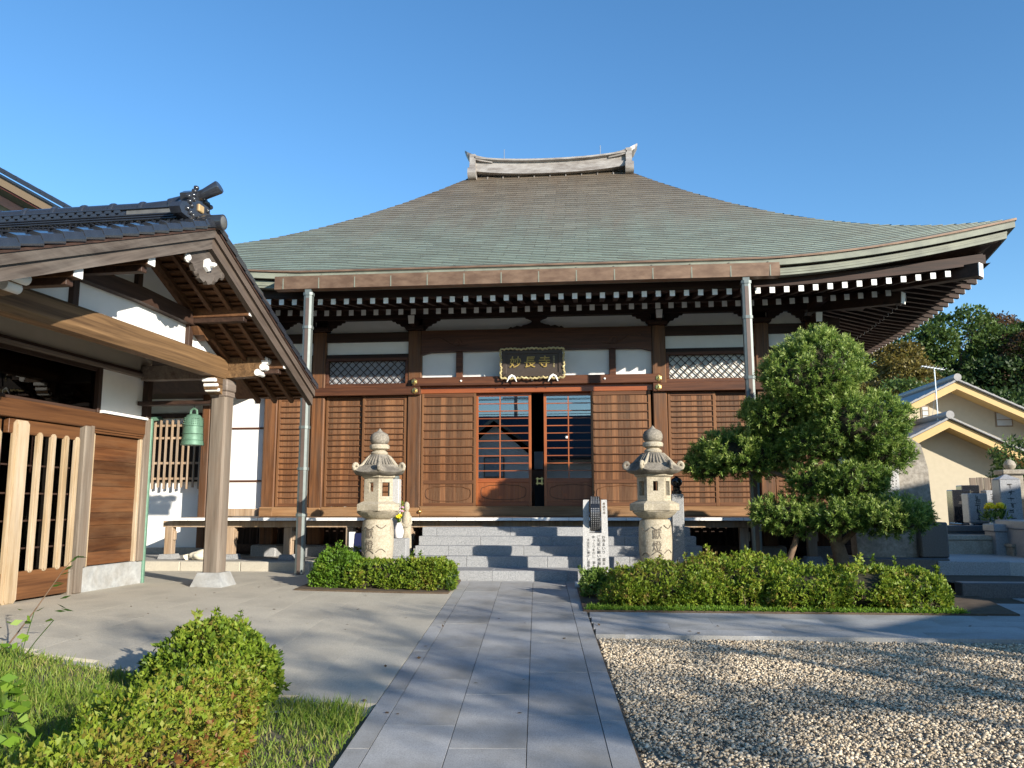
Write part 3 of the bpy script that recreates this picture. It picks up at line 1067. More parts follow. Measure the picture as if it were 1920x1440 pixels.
fly_me = rafter_mesh(1.35, 0.17, .085, .10, 'flying_rafter')
low_me = rafter_mesh(1.30, 0.26, .09, .105, 'rafter')
fly_end = MB().box(-.044, .044, -.006, .001, -.051, .051, .0025).mesh('rafter_end', 'white_paint')
low_end = MB().box(-.0455, .0455, -.006, .001, -.0535, .0535, .0025).mesh('rafter_end', 'white_paint')
rx = [XC + RS * (i + .5) for i in range(-30, 30)]
for x in rx:
    s = (x - RXC) / HE
    hipy = YE + (HE - abs(x - RXC)) * 0.97
    if hipy > FT + 0.28 and x > -8.1:
        L = min(1.35, hipy - FT - 0.05)
        o = put('flying_rafter', fly_me if L > 1.3 else rafter_mesh(L, .17, .085, .10, 'flying_rafter'), hall, (x, FT, 4.705 + up_r(s)))
        put('rafter_end', fly_end, o)
    if hipy > LT + 0.25 and x > -7.6:
        L = min(1.30, hipy - LT - 0.05)
        o = put('rafter', low_me if L > 1.25 else rafter_mesh(L, .26, .09, .105, 'rafter'), hall, (x + .06, LT, 4.712 + up_r(s) * .9))
        put('rafter_end', low_end, o)
# side rafters (right eave), seen from below
XT, XLT = RXC + HE - 0.30, RXC + HE - 1.20
for i in range(44):
    y = 14.35 + i * RS
    s = (y - YR) / (YR - YE)
    hipx = RXC + HE - (y - YE) * 1.03
    if y > 24: break
    L = min(1.35, XT - max(hipx, 0) - .05) if hipx > 4.0 else 1.35
    if L > .2:
        o = put('flying_rafter', fly_me if L > 1.3 else rafter_mesh(L, .17, .085, .10, 'flying_rafter'), hall, (XT, y, 4.705 + up_r(s)), (0, 0, R(90)))
        put('rafter_end', fly_end, o)
    L = min(1.30, XLT - max(hipx, 0) - .05) if hipx > 4.0 else 1.30
    if L > .2 and XLT > hipx:
        o = put('rafter', low_me if L > 1.25 else rafter_mesh(L, .26, .09, .105, 'rafter'), hall, (XLT, y + .05, 4.712 + up_r(s) * .9), (0, 0, R(90)))
        put('rafter_end', low_end, o)


def eave_bar(name, side, inset, z_off, w, h, mat, kk=None, k_up=0.52):
    """square bar along an eave, following its curve"""
    pts = []
    for i in range(41):
        s = -1 + 2 * i / 40
        z = z_off + uplift(s) * k_up + 0.05 * s * s
        if side == 'f': pts.append(Vector((RXC + s * (HE - inset), YE + inset, z)))
        else: pts.append(Vector((RXC + (HE - inset if side == 'r' else -(HE - inset)), YR + s * (YR - YE - inset), z)))
    mb = MB()
    for p in pts:
        for a, b_ in ((-1, -1), (1, -1), (1, 1), (-1, 1)):
            off = Vector((0, a * w / 2, b_ * h / 2)) if side == 'f' else Vector((a * w / 2, 0, b_ * h / 2))
            mb.v.append((p + off)[:])
    for i in range(40):
        for k in range(4):
            k2 = (k + 1) % 4
            f = (i * 4 + k, i * 4 + k2, (i + 1) * 4 + k2, (i + 1) * 4 + k)
            mb.f.append(f)
    mb.f += [(0, 1, 2, 3), (163, 162, 161, 160)]
    return mb.build(name, mat, hall)


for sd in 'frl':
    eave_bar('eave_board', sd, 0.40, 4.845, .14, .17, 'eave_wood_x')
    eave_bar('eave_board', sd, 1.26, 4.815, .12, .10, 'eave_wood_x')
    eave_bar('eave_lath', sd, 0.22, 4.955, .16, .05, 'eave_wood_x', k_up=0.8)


def soffit(side, i0, z0, i1, z1, k0, k1, name):
    mb = MB()
    for (ins, z, ku) in ((i0, z0, k0), (i1, z1, k1)):
        for i in range(41):
            s = -1 + 2 * i / 40
            zz = z + uplift(s) * ku + (0.05 * s * s if ku > .2 else 0)
            if side == 'f': mb.v.append((RXC + s * (HE - ins), YE + ins, zz))
            else: mb.v.append((RXC + (HE - ins if side == 'r' else -(HE - ins)), YR + s * (YR - YE - ins), zz))
    mb.f = [(i, i + 1, 42 + i, 41 + i) for i in range(40)]
    mb.build(name, 'eave_wood_y', hall)


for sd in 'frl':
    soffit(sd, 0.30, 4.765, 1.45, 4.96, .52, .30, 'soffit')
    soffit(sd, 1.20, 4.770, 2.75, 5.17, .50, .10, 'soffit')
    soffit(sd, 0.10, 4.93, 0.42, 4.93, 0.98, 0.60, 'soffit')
# hip rafters at the two front corners, white-ended
for sg in (1, -1):
    a = Vector((XC + sg * 5.3, 16.05, 5.06))
    t = Vector((RXC + sg * (HE - .50), YE + .24, 4.955))
    hr_ = MB().beam(a, t, .17, .22).build('hip_rafter', 'eave_wood_y', hall)
    d = (t - a).normalized()
    MB().beam(t - d * .004, t + d * .010, .172, .222).build('rafter_end', 'white_paint', hr_)
    t2 = Vector((RXC + sg * (HE - 1.42), YE + 1.15, 4.73))
    a2 = Vector((XC + sg * 5.3, 16.05, 4.88))
    h2 = MB().beam(a2, t2, .15, .20).build('hip_rafter', 'eave_wood_y', hall)
    d = (t2 - a2).normalized()
    MB().beam(t2 - d * .004, t2 + d * .010, .152, .202).build('rafter_end', 'white_paint', h2)

# walls, columns and beams ---------------------------------------------
CX = [XC - 5.33, XC - 4.36, XC - 2.40, XC + 2.40, XC + 4.36, XC + 5.33]
CW = 0.27
for i, x in enumerate(CX):
    o = MB().box(x - CW / 2, x + CW / 2, YW, YW + .27, 0.36, 4.60, .018).build('column', 'column_wood', hall)
    MB().box(x - .26, x + .26, YW - .1, YW + .36, 0.10, 0.37, .03).build('column_base', 'granite', o)
for y in np.arange(18.0, 27.1, 1.96):
    for x in (CX[0], CX[5]):
        MB().box(x - CW / 2, x + CW / 2, y, y + .27, 0.2, 4.60, .018).build('column', 'column_wood', hall)
x0, x1 = CX[0], CX[5]
WB, WT = 0.9, 5.0
# hidden outer walls: sides and back in plaster, dark inside
for xa, xb, ya, yb in ((x0 + .02, x0 + .12, 16.3, 27.0), (x1 - .12, x1 - .02, 16.3, 27.0), (x0, x1, 26.9, 27.0)):
    MB().box(xa, xb, ya, yb, WB, WT).build('wall_panel', 'plaster', hall)
MB().box(x0, x1, 16.3, 26.9, 0.86, 0.895).build('inner_floor', 'dark_wood_y', hall)
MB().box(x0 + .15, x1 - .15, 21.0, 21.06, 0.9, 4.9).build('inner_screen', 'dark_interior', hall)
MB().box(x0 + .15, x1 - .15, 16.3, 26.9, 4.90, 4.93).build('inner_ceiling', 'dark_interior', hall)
# purlin carrying the rafters
MB().box(x0 - 1.0, x1 + 1.0, YW - .02, YW + .20, 4.83, 5.03, .012).build('wall_plate', 'eave_wood_x', hall)
MB().box(x1 - .10, x1 + .12, YW - 1.0, 27.2, 4.835, 5.035, .012).build('wall_plate', 'eave_wood_y', hall)
MB().box(x0 - .12, x0 + .10, YW - 1.0, 27.2, 4.835, 5.035, .012).build('wall_plate', 'eave_wood_y', hall)
# plaster between plate and tie, per bay; tie beams; white strips
for i in range(5):
    a, b_ = CX[i] + CW / 2, CX[i + 1] - CW / 2
    MB().box(a - .01, b_ + .01, YW + .13, YW + .17, 4.50, 4.90).build('plaster_panel', 'plaster', hall)
    if i != 2:
        MB().box(a - .01, b_ + .01, YW + .03, YW + .20, 4.39, 4.575, .01).build('tie_beam', 'eave_wood_x', hall)
        MB().box(a - .01, b_ + .01, YW + .115, YW + .16, 4.13, 4.40).build('plaster_panel', 'plaster', hall)
        MB().box(a - .01, b_ + .01, YW + .05, YW + .18, 4.055, 4.135, .008).build('transom_rail', 'eave_wood_x', hall)
    # scalloped bracket arms beside each column
    w = b_ - a
    arm = min(.36, w * .44)
    for sg in (0, 1):
        pl_ = [(0, 4.83), (arm, 4.83), (arm * .97, 4.80), (arm * .80, 4.795), (arm * .74, 4.755), (arm * .55, 4.745), (arm * .48, 4.70), (arm * .30, 4.69), (arm * .22, 4.645), (arm * .06, 4.63), (0, 4.60)]
        pl_ = [((a + p) if sg == 0 else (b_ - p), q) for p, q in pl_]
        if sg: pl_ = pl_[::-1]
        MB().prism(pl_, 'y', YW + .05, YW + .125).build('bracket_arm', 'eave_wood_x', hall)
for x in CX:
    MB().box(x - .19, x + .19, YW - .04, YW + .26, 4.60, 4.70, .015).build('bracket_block', 'eave_wood_x', hall)
    if x in (CX[2], CX[3]):
        o = MB().box(x - .06, x + .06, YW - .36, YW + .1, 4.66, 4.80, .008).build('bracket_nose', 'eave_wood_y', hall)
        MB().hexa([(x - .055, YW - .366, 4.655), (x + .055, YW - .366, 4.655), (x + .055, YW - .36, 4.655), (x - .055, YW - .36, 4.655),
                   (x - .062, YW - .40, 4.81), (x + .062, YW - .40, 4.81), (x + .062, YW - .36, 4.81), (x - .062, YW - .36, 4.81)]).build('nose_end', 'white_paint', o)
# corner bracket stack at the right and left front corners
for sg, x in ((1, CX[5]), (-1, CX[0])):
    for zz, L in ((4.28, .30), (4.50, .42)):
        o = MB().box(x - .055, x + .055, YW - L, YW + .05, zz, zz + .17, .01).build('bracket_nose', 'eave_wood_y', hall)
        MB().hexa([(x - .055, YW - L - .012, zz), (x + .055, YW - L - .012, zz), (x + .055, YW - L - .002, zz), (x - .055, YW - L - .002, zz),
                   (x - .055, YW - L - .05, zz + .17), (x + .055, YW - L - .05, zz + .17), (x + .055, YW - L - .002, zz + .17), (x - .055, YW - L - .002, zz + .17)]).build('nose_end', 'white_paint', o)
        o = MB().box(x, x + sg * (L + .1), YW + .08, YW + .19, zz, zz + .17, .01).build('bracket_nose', 'eave_wood_x', hall)
# centre bay: rainbow beam, frog-leg strut, panels
a, b_ = CX[2] + CW / 2, CX[3] - CW / 2
kb = []
for i in range(25):
    t = i / 24
    kb.append((a + (b_ - a) * t, 4.14 + 0.018 * math.sin(math.pi * t) - (0.05 if t < .04 or t > .96 else 0)))
kb += [(b_, 4.575), (a, 4.575)]
o = MB().prism(kb, 'y', YW - .03, YW + .20).build('rainbow_beam', 'beam_wood', hall)
# carved wave lines on the beam ends
for sg, xx in ((1, a + .1), (-1, b_ - .1)):
    pts = [(xx + sg * (0.1 + .75 * t), YW - .034, 4.40 - .16 * t + .05 * math.sin(7 * t)) for t in np.linspace(0, 1, 14)]
    MB().tube(pts, .010, 5).build('carving', 'beam_wood', o)
    pts = [(xx + sg * (.62 + (.10 - .07 * t) * math.cos(7 * t)), YW - .034, 4.30 + (.10 - .07 * t) * math.sin(7 * t)) for t in np.linspace(0, 1, 16)]
    MB().tube(pts, .009, 5).build('carving', 'beam_wood', o)
half = [(0.0, 4.84), (.24, 4.84), (.20, 4.80), (.12, 4.775), (.07, 4.74), (.10, 4.70), (.19, 4.665), (.26, 4.655), (.29, 4.63), (.38, 4.645), (.46, 4.61), (.50, 4.625), (.56, 4.585), (0.0, 4.575)]
fl = [(XC + 0.02 + p, q) for p, q in half] + [(XC + 0.02 - p, q) for p, q in half[::-1]][1:-1]
MB().prism(fl, 'y', YW + .02, YW + .12).build('frog_leg_strut', 'eave_wood_x', hall)
sp = [a, -2.675, -2.545, 0.345, 0.475, b_]
for k in (0, 2, 4):
    MB().box(sp[k] - .01, sp[k + 1] + .01, YW + .12, YW + .16, 3.58, 4.20).build('plaster_panel', 'plaster', hall)
for k in (1, 3):
    MB().box(sp[k], sp[k + 1], YW + .03, YW + .18, 3.60, 4.15, .008).build('panel_post', 'beam_wood', hall)
MB().box(a - .16, b_ + .16, YW - .10, YW + .02, 3.452, 3.622, .008).build('head_rail', 'beam_wood', hall)
MB().box(a - .01, b_ + .01, YW + .02, YW + .22, 3.315, 3.46, .006).build('door_head', 'lacquer_x', hall)
for i in (0, 1, 3, 4):
    aa, bb = CX[i] + (-.14 if i == 0 else .14), CX[i + 1] - (.14 if i < 4 else -.14)
    xa, xb = (CX[i] - .16, CX[i + 1] + .15) if i == 1 else ((CX[i] - .15, CX[i + 1] + .16) if i == 3 else (aa, bb))
    MB().box(xa + (.02 if i in (1, 3) else 0), xb - (.02 if i in (1, 3) else 0), YW - .085, YW + .02, 3.285, 3.450, .008).build('head_rail', 'beam_wood', hall)
# gilt hexagonal nail covers at the head-rail ends
def rokuyo(x, z, y):
    me = MB()
    me.v = []
    for ring, (r, dy) in enumerate(((.066, 0), (.060, -.012), (.028, -.018), (.022, -.034))):
        for k in range(6):
            t = R(60 * k)
            me.v.append((x + r * math.sin(t), y + dy, z + r * math.cos(t)))
    for ring in range(3):
        for k in range(6):
            k2 = (k + 1) % 6
            me.f.append((ring * 6 + k, ring * 6 + k2, ring * 6 + 6 + k2, ring * 6 + 6 + k))
    me.f.append(tuple(range(18, 24)))
    me.f = [f[::-1] for f in me.f]
    o = me.build('nail_cover', 'gold', hall)
    MB().lathe([(.012, 0), (.012, .02), (.002, .03)], 8).build('nail_head', 'engrave', o, loc=(x, y - .034, z)).rotation_euler = (R(90), 0, 0)


for sg, x in ((-1, CX[2]), (1, CX[3])):
    rokuyo(x - sg * .02, 3.537, YW - .10)
    rokuyo(x - sg * .03, 3.362, YW - .088)
for x in (-2.55, -1.15, 0.25):
    MB().lathe([(.022, 0), (.018, .02), (.004, .026)], 10).build('rail_stud', 'white_paint', hall, loc=(x, YW - .10, 3.54)).rotation_euler = (R(90), 0, 0)
# lattice transoms in the two side bays
for i in (1, 3):
    aa, bb = CX[i] + CW / 2, CX[i + 1] - CW / 2
    tr_ = MB().box(aa, bb, YW + .13, YW + .15, 3.50, 4.06).build('transom', 'paper_shaded' if i == 1 else 'paper_lit', hall)
    for q in ((aa, bb, 3.455, 3.535), (aa, bb, 4.0, 4.058), (aa, aa + .06, 3.535, 4.0), (bb - .06, bb, 3.535, 4.0)):
        MB().box(q[0], q[1], YW + .02, YW + .125, q[2], q[3], .006).build('transom_frame', 'beam_wood', tr_)
    xa, xb, za, zb = aa + .06, bb - .06, 3.535, 4.0
    h_ = zb - za
    st = (xb - xa) / 10.0
    for dirn in (1, -1):
        k = -5
        while k < 15:
            p0x, p1x = xa + k * st, xa + k * st + dirn * h_
            # clip to the frame
            t0, t1 = 0.0, 1.0
            dx = p1x - p0x
            for lo, sgn in ((xa, 1), (xb, -1)):
                d0, d1 = sgn * (p0x - lo), sgn * (p1x - lo)
                if d0 < 0 and d1 < 0: t0, t1 = 1, 0
                elif d0 < 0: t0 = max(t0, d0 / (d0 - d1))
                elif d1 < 0: t1 = min(t1, d0 / (d0 - d1))
            if t1 - t0 > .05:
                A = (p0x + dx * t0, YW + (.085 if dirn > 0 else .100), za + h_ * t0)
                B = (p0x + dx * t1, YW + (.085 if dirn > 0 else .100), za + h_ * t1)
                MB().beam(A, B, .014, .014, (0, 1, 0)).build('lattice_bar', 'dark_wood_z', tr_)
            k += 1

# shutters --------------------------------------------------------------
def shutter(x0, x1, z0, z1, y, pitch, nb, low_panel=False, stile=.055):
    """slatted wooden panel: stiles, horizontal slats, upright boards behind"""
    s = MB().box(x0 + .004, x1 - .004, y + .030, y + .034, z0 + .01, z1 - .01).build('shutter', 'shutter_board', hall)
    for q in ((x0, x0 + stile), (x1 - stile, x1)):
        MB().box(q[0], q[1], y - .006, y + .040, z0, z1, .005).build('stile', 'shutter_stile', s)
    MB().box(x0 + stile, x1 - stile, y - .003, y + .038, z1 - .075, z1, .004).build('rail', 'shutter_rail', s)
    MB().box(x0 + stile, x1 - stile, y - .003, y + .038, z0, z0 + .065, .004).build('rail', 'shutter_rail', s)
    zlo = z0 + .065
    if low_panel:
        zlo = z0 + .50
        MB().box(x0 + stile, x1 - stile, y - .003, y + .038, zlo - .07, zlo, .004).build('rail', 'shutter_rail', s)
        oval(s, (x0 + x1) / 2, (x1 - x0) / 2 - stile - .05, z0 + .065, zlo - .07, y + .010, 'shutter_rail')
    bw = (x1 - x0 - 2 * stile) / nb
    bm_ = MB().box(-bw / 2 + .0008, bw / 2 - .0008, 0, .012, z0 + .05, z1 - .05, .002).mesh('board', 'shutter_board')
    for k in range(nb):
        put('board', bm_, s, (x0 + stile + bw * (k + .5), y + .0165 + random.uniform(0, .002), 0))
    sl_ = MB().box(-(x1 - x0) / 2 + stile, (x1 - x0) / 2 - stile, -.012, .018, -.010, .010, .004).mesh('slat', 'shutter_rail')
    n = int(round((z1 - .075 - zlo) / pitch))
    for k in range(1, n):
        put('slat', sl_, s, ((x0 + x1) / 2, y - .002, zlo + (z1 - .075 - zlo) * k / n))
    return s


def oval(parent, cx, hw, z0, z1, y, mat):
    """raised cusped moulding on the low door panel"""
    pts = []
    zc, hh = (z0 + z1) / 2, (z1 - z0) / 2 - .035
    for t in np.linspace(0, 2 * math.pi, 40, endpoint=False):
        c, s_ = math.cos(t), math.sin(t)
        rx = hw * math.copysign(abs(c) ** .75, c)
        rz = hh * math.copysign(abs(s_) ** .6, s_)
        if s_ > .55: rz -= .018 * abs(math.sin(6 * c))
        pts.append((cx + rx, y, zc + rz))
    pts.append(pts[0])
    MB().tube(pts, .0065, 5, False).build('cusped_moulding', mat, parent)


ZS0, ZS1 = 1.105, 3.285
YF = YW + .04
# left bays
shutter(CX[0] + .15, CX[1] - .15, ZS0, ZS1, YF, .112, 7)
xm = (CX[1] + CX[2]) / 2 - .05
shutter(CX[1] + .15, xm + .02, ZS0, ZS1, YF + .05, .112, 8)
shutter(xm - .02, CX[2] - .15, ZS0, ZS1, YF, .112, 8)
xm = (CX[3] + CX[4]) / 2 + .05
shutter(CX[3] + .15, xm + .02, ZS0, ZS1, YF, .104, 8)
shutter(xm - .02, CX[4] - .15, ZS0, ZS1, YF + .05, .104, 8)
shutter(CX[4] + .15, CX[5] - .15, ZS0, ZS1, YF, .104, 7)
# centre bay
ZD1 = 3.315
shutter(a + .01, -2.27, ZS0 + .005, ZD1, YF, .166, 9, True, .05)
shutter(-0.03, b_ - .04, ZS0 + .005, ZD1, YF, .166, 9, True, .05)


def glass_door(x0, x1, z0, z1, y):
    d = MB().box(x0, x0 + .055, y, y + .04, z0, z1, .004).build('glass_door', 'lacquer_z', hall)
    MB().box(x1 - .055, x1, y, y + .04, z0, z1, .004).build('stile', 'lacquer_z', d)
    for za, zb in ((z1 - .06, z1), (z0, z0 + .09), (z0 + .455, z0 + .535)):
        MB().box(x0 + .055, x1 - .055, y, y + .038, za, zb, .004).build('rail', 'lacquer_x', d)
    g0, g1 = z0 + .535, z1 - .06
    MB().box(x0 + .05, x1 - .05, y + .020, y + .024, g0 - .01, g1 + .01).build('pane', 'pane_glass', d)
    for k in range(1, 11):
        z = g0 + (g1 - g0) * k / 11
        MB().box(x0 + .055, x1 - .055, y + .004, y + .019, z - .009, z + .009).build('glazing_bar', 'lacquer_x', d)
    xm_ = x0 + (x1 - x0) * .44
    MB().box(xm_ - .011, xm_ + .011, y + .002, y + .0195, g0, g1).build('glazing_bar', 'lacquer_z', d)
    nb = 7
    bw = (x1 - x0 - .11) / nb
    for k in range(nb):
        MB().box(x0 + .055 + bw * k + .0008, x0 + .055 + bw * (k + 1) - .0008, y + .014, y + .028, z0 + .08, z0 + .465).build('board', 'lacquer_z', d)
    oval(d, (x0 + x1) / 2, (x1 - x0) / 2 - .11, z0 + .09, z0 + .455, y + .012, 'shutter_rail')
    return d


glass_door(-2.29, -1.19, ZS0 + .005, ZD1, YF + .09)
glass_door(-0.95, 0.15, ZS0 + .005, ZD1, YF + .14)
MB().box(a - .01, b_ + .01, YW - .02, YW + .26, 1.088, 1.108, .004).build('door_track', 'sill_wood', hall)
# sill beams
for i in range(5):
    MB().box(CX[i] + (.14 if i else -.14), CX[i + 1] - (.14 if i < 4 else -.14), YW - .05, YW + .22, .915, 1.09 if i == 2 else 1.10, .012).build('sill_beam', 'sill_wood', hall)
for i in range(6):
    MB().box(CX[i] - .1395, CX[i] + .1395, YW - .055, YW - .002, .915, 1.085, .01).build('sill_end', 'sill_wood', hall)
MB().lathe([(.032, 0), (.038, .015), (.026, .045), (.004, .06)], 14).build('sill_knob', 'gold', hall, smooth=True, loc=(CX[2] + .16, YW - .055, 1.01)).rotation_euler = (R(90), 0, 0)

# verandah deck ----------------------------------------------------------
YD = 14.75
DX0, DX1 = -7.75, 5.55
deck = MB().box(DX0 + .02, DX1 - .02, YD + .06, YW - .06, .850, .862).build('deck', 'eave_wood_y', hall)
n = int((DX1 - DX0) / .33)
bw = (DX1 - DX0) / n
dm = MB().box(-bw / 2 + .0015, bw / 2 - .0015, 0.004, YW - .06 - YD, -.052, 0, .003).mesh('deck_board', 'deck_wood_y')
em = MB().box(-bw / 2 + .0025, bw / 2 - .0025, -.004, .004, -.0525, -.0005, .002).mesh('board_end', 'white_paint')
for k in range(n):
    o = put('deck_board', dm, deck, (DX0 + bw * (k + .5), YD, .912 + random.uniform(-.001, .001)))
    put('board_end', em, o) if False else put('board_end', em, deck, (DX0 + bw * (k + .5), YD, .912))
for xa, xb in ((DX0 - .25, -3.25), (-3.25, 1.4), (1.4, DX1 + .2)):
    MB().box(xa + .002, xb - .002, YD + .22, YD + .35, .735, .850, .006).build('deck_beam', 'post_wood', hall)
for x in (-7.88, -6.69, -5.59, -4.43, -3.35, 1.45, 2.6, 3.75, 4.9):
    o = MB().box(x - .075, x + .075, YD + .21, YD + .36, .24, .735, .008).build('deck_post', 'post_wood', hall)
    MB().prism([(x - .15, .155), (x + .15, .155), (x + .11, .245), (x - .11, .245)], 'y', YD + .13, YD + .43).build('post_base', 'granite', o)
    MB().box(x + .075, x + .105, YD + .24, YD + .33, .50, .66, .006).build('post_peg', 'post_wood', o)
# lattice and dark void below the floor
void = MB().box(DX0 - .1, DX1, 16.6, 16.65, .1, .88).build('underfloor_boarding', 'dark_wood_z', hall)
for k in range(86):
    x = DX0 + .2 + k * .15
    if -3.2 < x < 1.4: continue
    MB().box(x, x + .035, 16.44, 16.47, .36, .80).build('vent_bar', 'dark_wood_z', void)
MB().box(DX0, DX1, 16.40, 16.5, .22, .36).build('ground_sill', 'dark_wood_y', hall)

# platform stone under the verandah edge, left of the steps; kerb blocks one by one
plat = MB().box(-9.6, 5.7, 14.45, 17.0, -.05, .150).build('platform', 'kerb_stone', hall)
x = -9.6
for L in (1.15, 1.2, 1.1, 1.25, 1.15, 0.55):
    if x + L > -3.0: L = -3.0 - x
    MB().box(x + .004, x + L - .004, 14.22, 14.50, -.06, .162, .012).build('kerb_block', 'plaza_stone', plat)
    x += L
x = 0.9
for L in (1.2, 1.2, 1.2, 1.2):
    MB().box(x + .004, x + L - .004, 14.22, 14.50, -.06, .162, .012).build('kerb_block', 'plaza_stone', plat)
    x += L

# ------------------------------------------------------------------ steps
steps = thing('stone_steps', 'five grey granite steps rising to the hall doors', 'steps', (0, 0, 0))
SY = [12.74, 13.46, 13.73, 14.01, 14.29]
SZ = [.150, .318, .470, .614, .757]
SX = [(-3.05, 1.05), (-2.95, 1.78), (-2.95, 1.72), (-2.95, 1.66), (-2.95, 1.60)]
for k in range(5):
    y0, y1 = SY[k], (SY[k + 1] + .05 if k < 4 else 14.74)
    z0, z1 = (-.06 if k == 0 else SZ[k - 1] - .02), SZ[k]
    xa, xb = SX[k]
    st = MB().box(xa + .02, xb - .02, y0 + .02, y1 - .002, z0, z1 - .006).build('step', 'granite', steps)
    L = (1.15, 1.3, 1.25, 1.2, 1.28)[k]
    x = xa
    off = (.35, .9, .55, 1.05, .25)[k]
    cuts = [xa]
    c = xa + off
    while c < xb - .2:
        cuts.append(c)
        c += L
    cuts.append(xb)
    for u, w in zip(cuts[:-1], cuts[1:]):
        MB().box(u + .0015, w - .0015, y0, y1, z0 + .004, z1, .006).build('block', 'granite', st)


# ------------------------------------------------------------------ entrance building with gabled porch (local frame: y runs away from the camera, x to the right)
PZ = -math.atan(0.05)
porch = thing('entrance_building', 'low wooden entrance building with black tiled gabled porch and lattice doors', 'building', (-6.75, 12.0, 0), PZ)
GC = -2.5                                     # gable centre line (local y)
SLN, SLF = 0.395, 0.46                        # near and far pitch
AP = 4.56                                     # roof surface height at apex
XG = 2.3                                      # gable face
YN, YFAR = GC - 3.42, GC + 3.34               # eave ends


def rz(y):
    d = y - GC
    return AP + (SLN * d if d < 0 else -SLF * d)


# lower wall --------------------------------------------------------------
MB().box(-.12, .035, -1.47, .02, -.03, .325, .015).build('plinth', 'plinth_stone', porch)
MB().box(-.13, .055, -1.62, -1.475, -.03, .325, .01).build('plinth_block', 'grey_wood_z', porch)
MB().box(-5, -.10, -.04, .0, 0, 3.3).build('end_wall', 'plaster', porch)
# corner post in weathered wood, darker above the lintel
MB().box(-.14, .06, -.14, .0, .325, 2.44, .008).build('corner_post', 'grey_wood_z', porch)
MB().box(-.14, .055, -.13, .0, 2.445, 3.14, .008).build('upper_post', 'dark_wood_z', porch)
MB().tube([(.02, .06, -.02), (.02, .06, 2.45)], .035, 10).build('drain_pipe', 'bronze_green', porch, smooth=True)
# boarded panel: ten wide boards
bp_ = MB().box(-.08, -.05, -1.26, -.15, .33, 2.14).build('board_panel', 'board_y', porch)
nb = 10
for k in range(nb):
    z0, z1 = .335 + k * 1.78 / nb, .335 + (k + 1) * 1.78 / nb
    MB().box(-.055, -.020 + random.uniform(-.002, .002), -1.255, -.155, z0 + .001, z1 - .001, .003).build('board', 'board_y', bp_)
for ya, yb in ((-1.32, -1.25), (-.20, -.145)):
    MB().box(-.06, .03, ya, yb, .326, 2.12, .008).build('panel_frame', 'lattice_bar', porch)
MB().box(-.07, .07, -1.41, -1.325, .326, 2.22, .012).build('door_post', 'grey_wood_z', porch)
MB().box(-.05, .10, -1.56, -1.415, .0, 2.20, .015).build('door_post', 'grey_wood_z', porch)
# lintel and rails
MB().box(-.10, .065, -6.0, -.145, 2.185, 2.405, .01).build('lintel', 'lintel_y', porch)
for k, (za, zb, xx) in enumerate(((2.155, 2.183, .050), (2.125, 2.153, .035))):
    MB().box(-.08, xx, -1.32, -.145, za, zb, .004).build('lintel_moulding', 'lintel_y', porch)
MB().box(-.06, .095, -1.20, -.14, 2.408, 2.445, .003).build('sill_strip', 'white_paint', porch)
MB().box(-.10, -.03, -1.18, -.13, 2.44, 3.04).build('plaster_panel', 'plaster', porch)
MB().box(-.10, .03, -1.25, -1.18, 2.41, 3.04, .006).build('window_post', 'dark_wood_z', porch)
win = MB().box(-.05, -.04, -6, -1.25, 2.45, 3.0).build('transom_window', 'pane_dark', porch)
for ya, yb in ((-3.6, -3.54), (-6.0, -5.94)):
    MB().box(-.07, 0, ya, yb, 2.42, 3.02, .005).build('mullion', 'dark_wood_z', win)
MB().box(-.09, .0, -6, -1.25, 2.406, 2.45, .005).build('sash_rail', 'dark_wood_y', win)
MB().box(-.09, .0, -6, -1.25, 2.985, 3.04, .005).build('sash_rail', 'dark_wood_y', win)
MB().box(-.12, .07, -6, .02, 3.04, 3.09, .006).build('upper_rail', 'grey_wood_y', porch)
MB().box(-.12, .05, -6, .02, 3.092, 3.13, .006).build('upper_rail', 'dark_wood_y', porch)
MB().box(-.12, .0, -6, .02, 3.13, 3.42).build('plaster_panel', 'plaster_beige', porch)
# inside: floor, back wall, ceiling, lit shoe shelf
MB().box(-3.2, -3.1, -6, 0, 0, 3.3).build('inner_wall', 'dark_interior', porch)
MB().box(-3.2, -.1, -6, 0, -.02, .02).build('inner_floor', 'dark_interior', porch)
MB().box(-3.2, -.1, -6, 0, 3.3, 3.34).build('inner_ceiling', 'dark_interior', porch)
MB().box(-3.2, -.1, -6.1, -6.0, 0, 3.4).build('near_wall', 'plaster', porch)
sh = MB().box(-1.05, -.62, -2.72, -2.05, .02, 1.32).build('shoe_shelf', 'orange_slat', porch)
for k in range(9):
    MB().box(-.62, -.60, -2.74, -2.03, .08 + k * .14, .19 + k * .14, .004).build('shelf_slat', 'orange_slat', sh)
MB().box(-1.1, -.58, -2.78, -2.0, 1.32, 1.38, .006).build('shelf_top', 'orange_slat', sh)


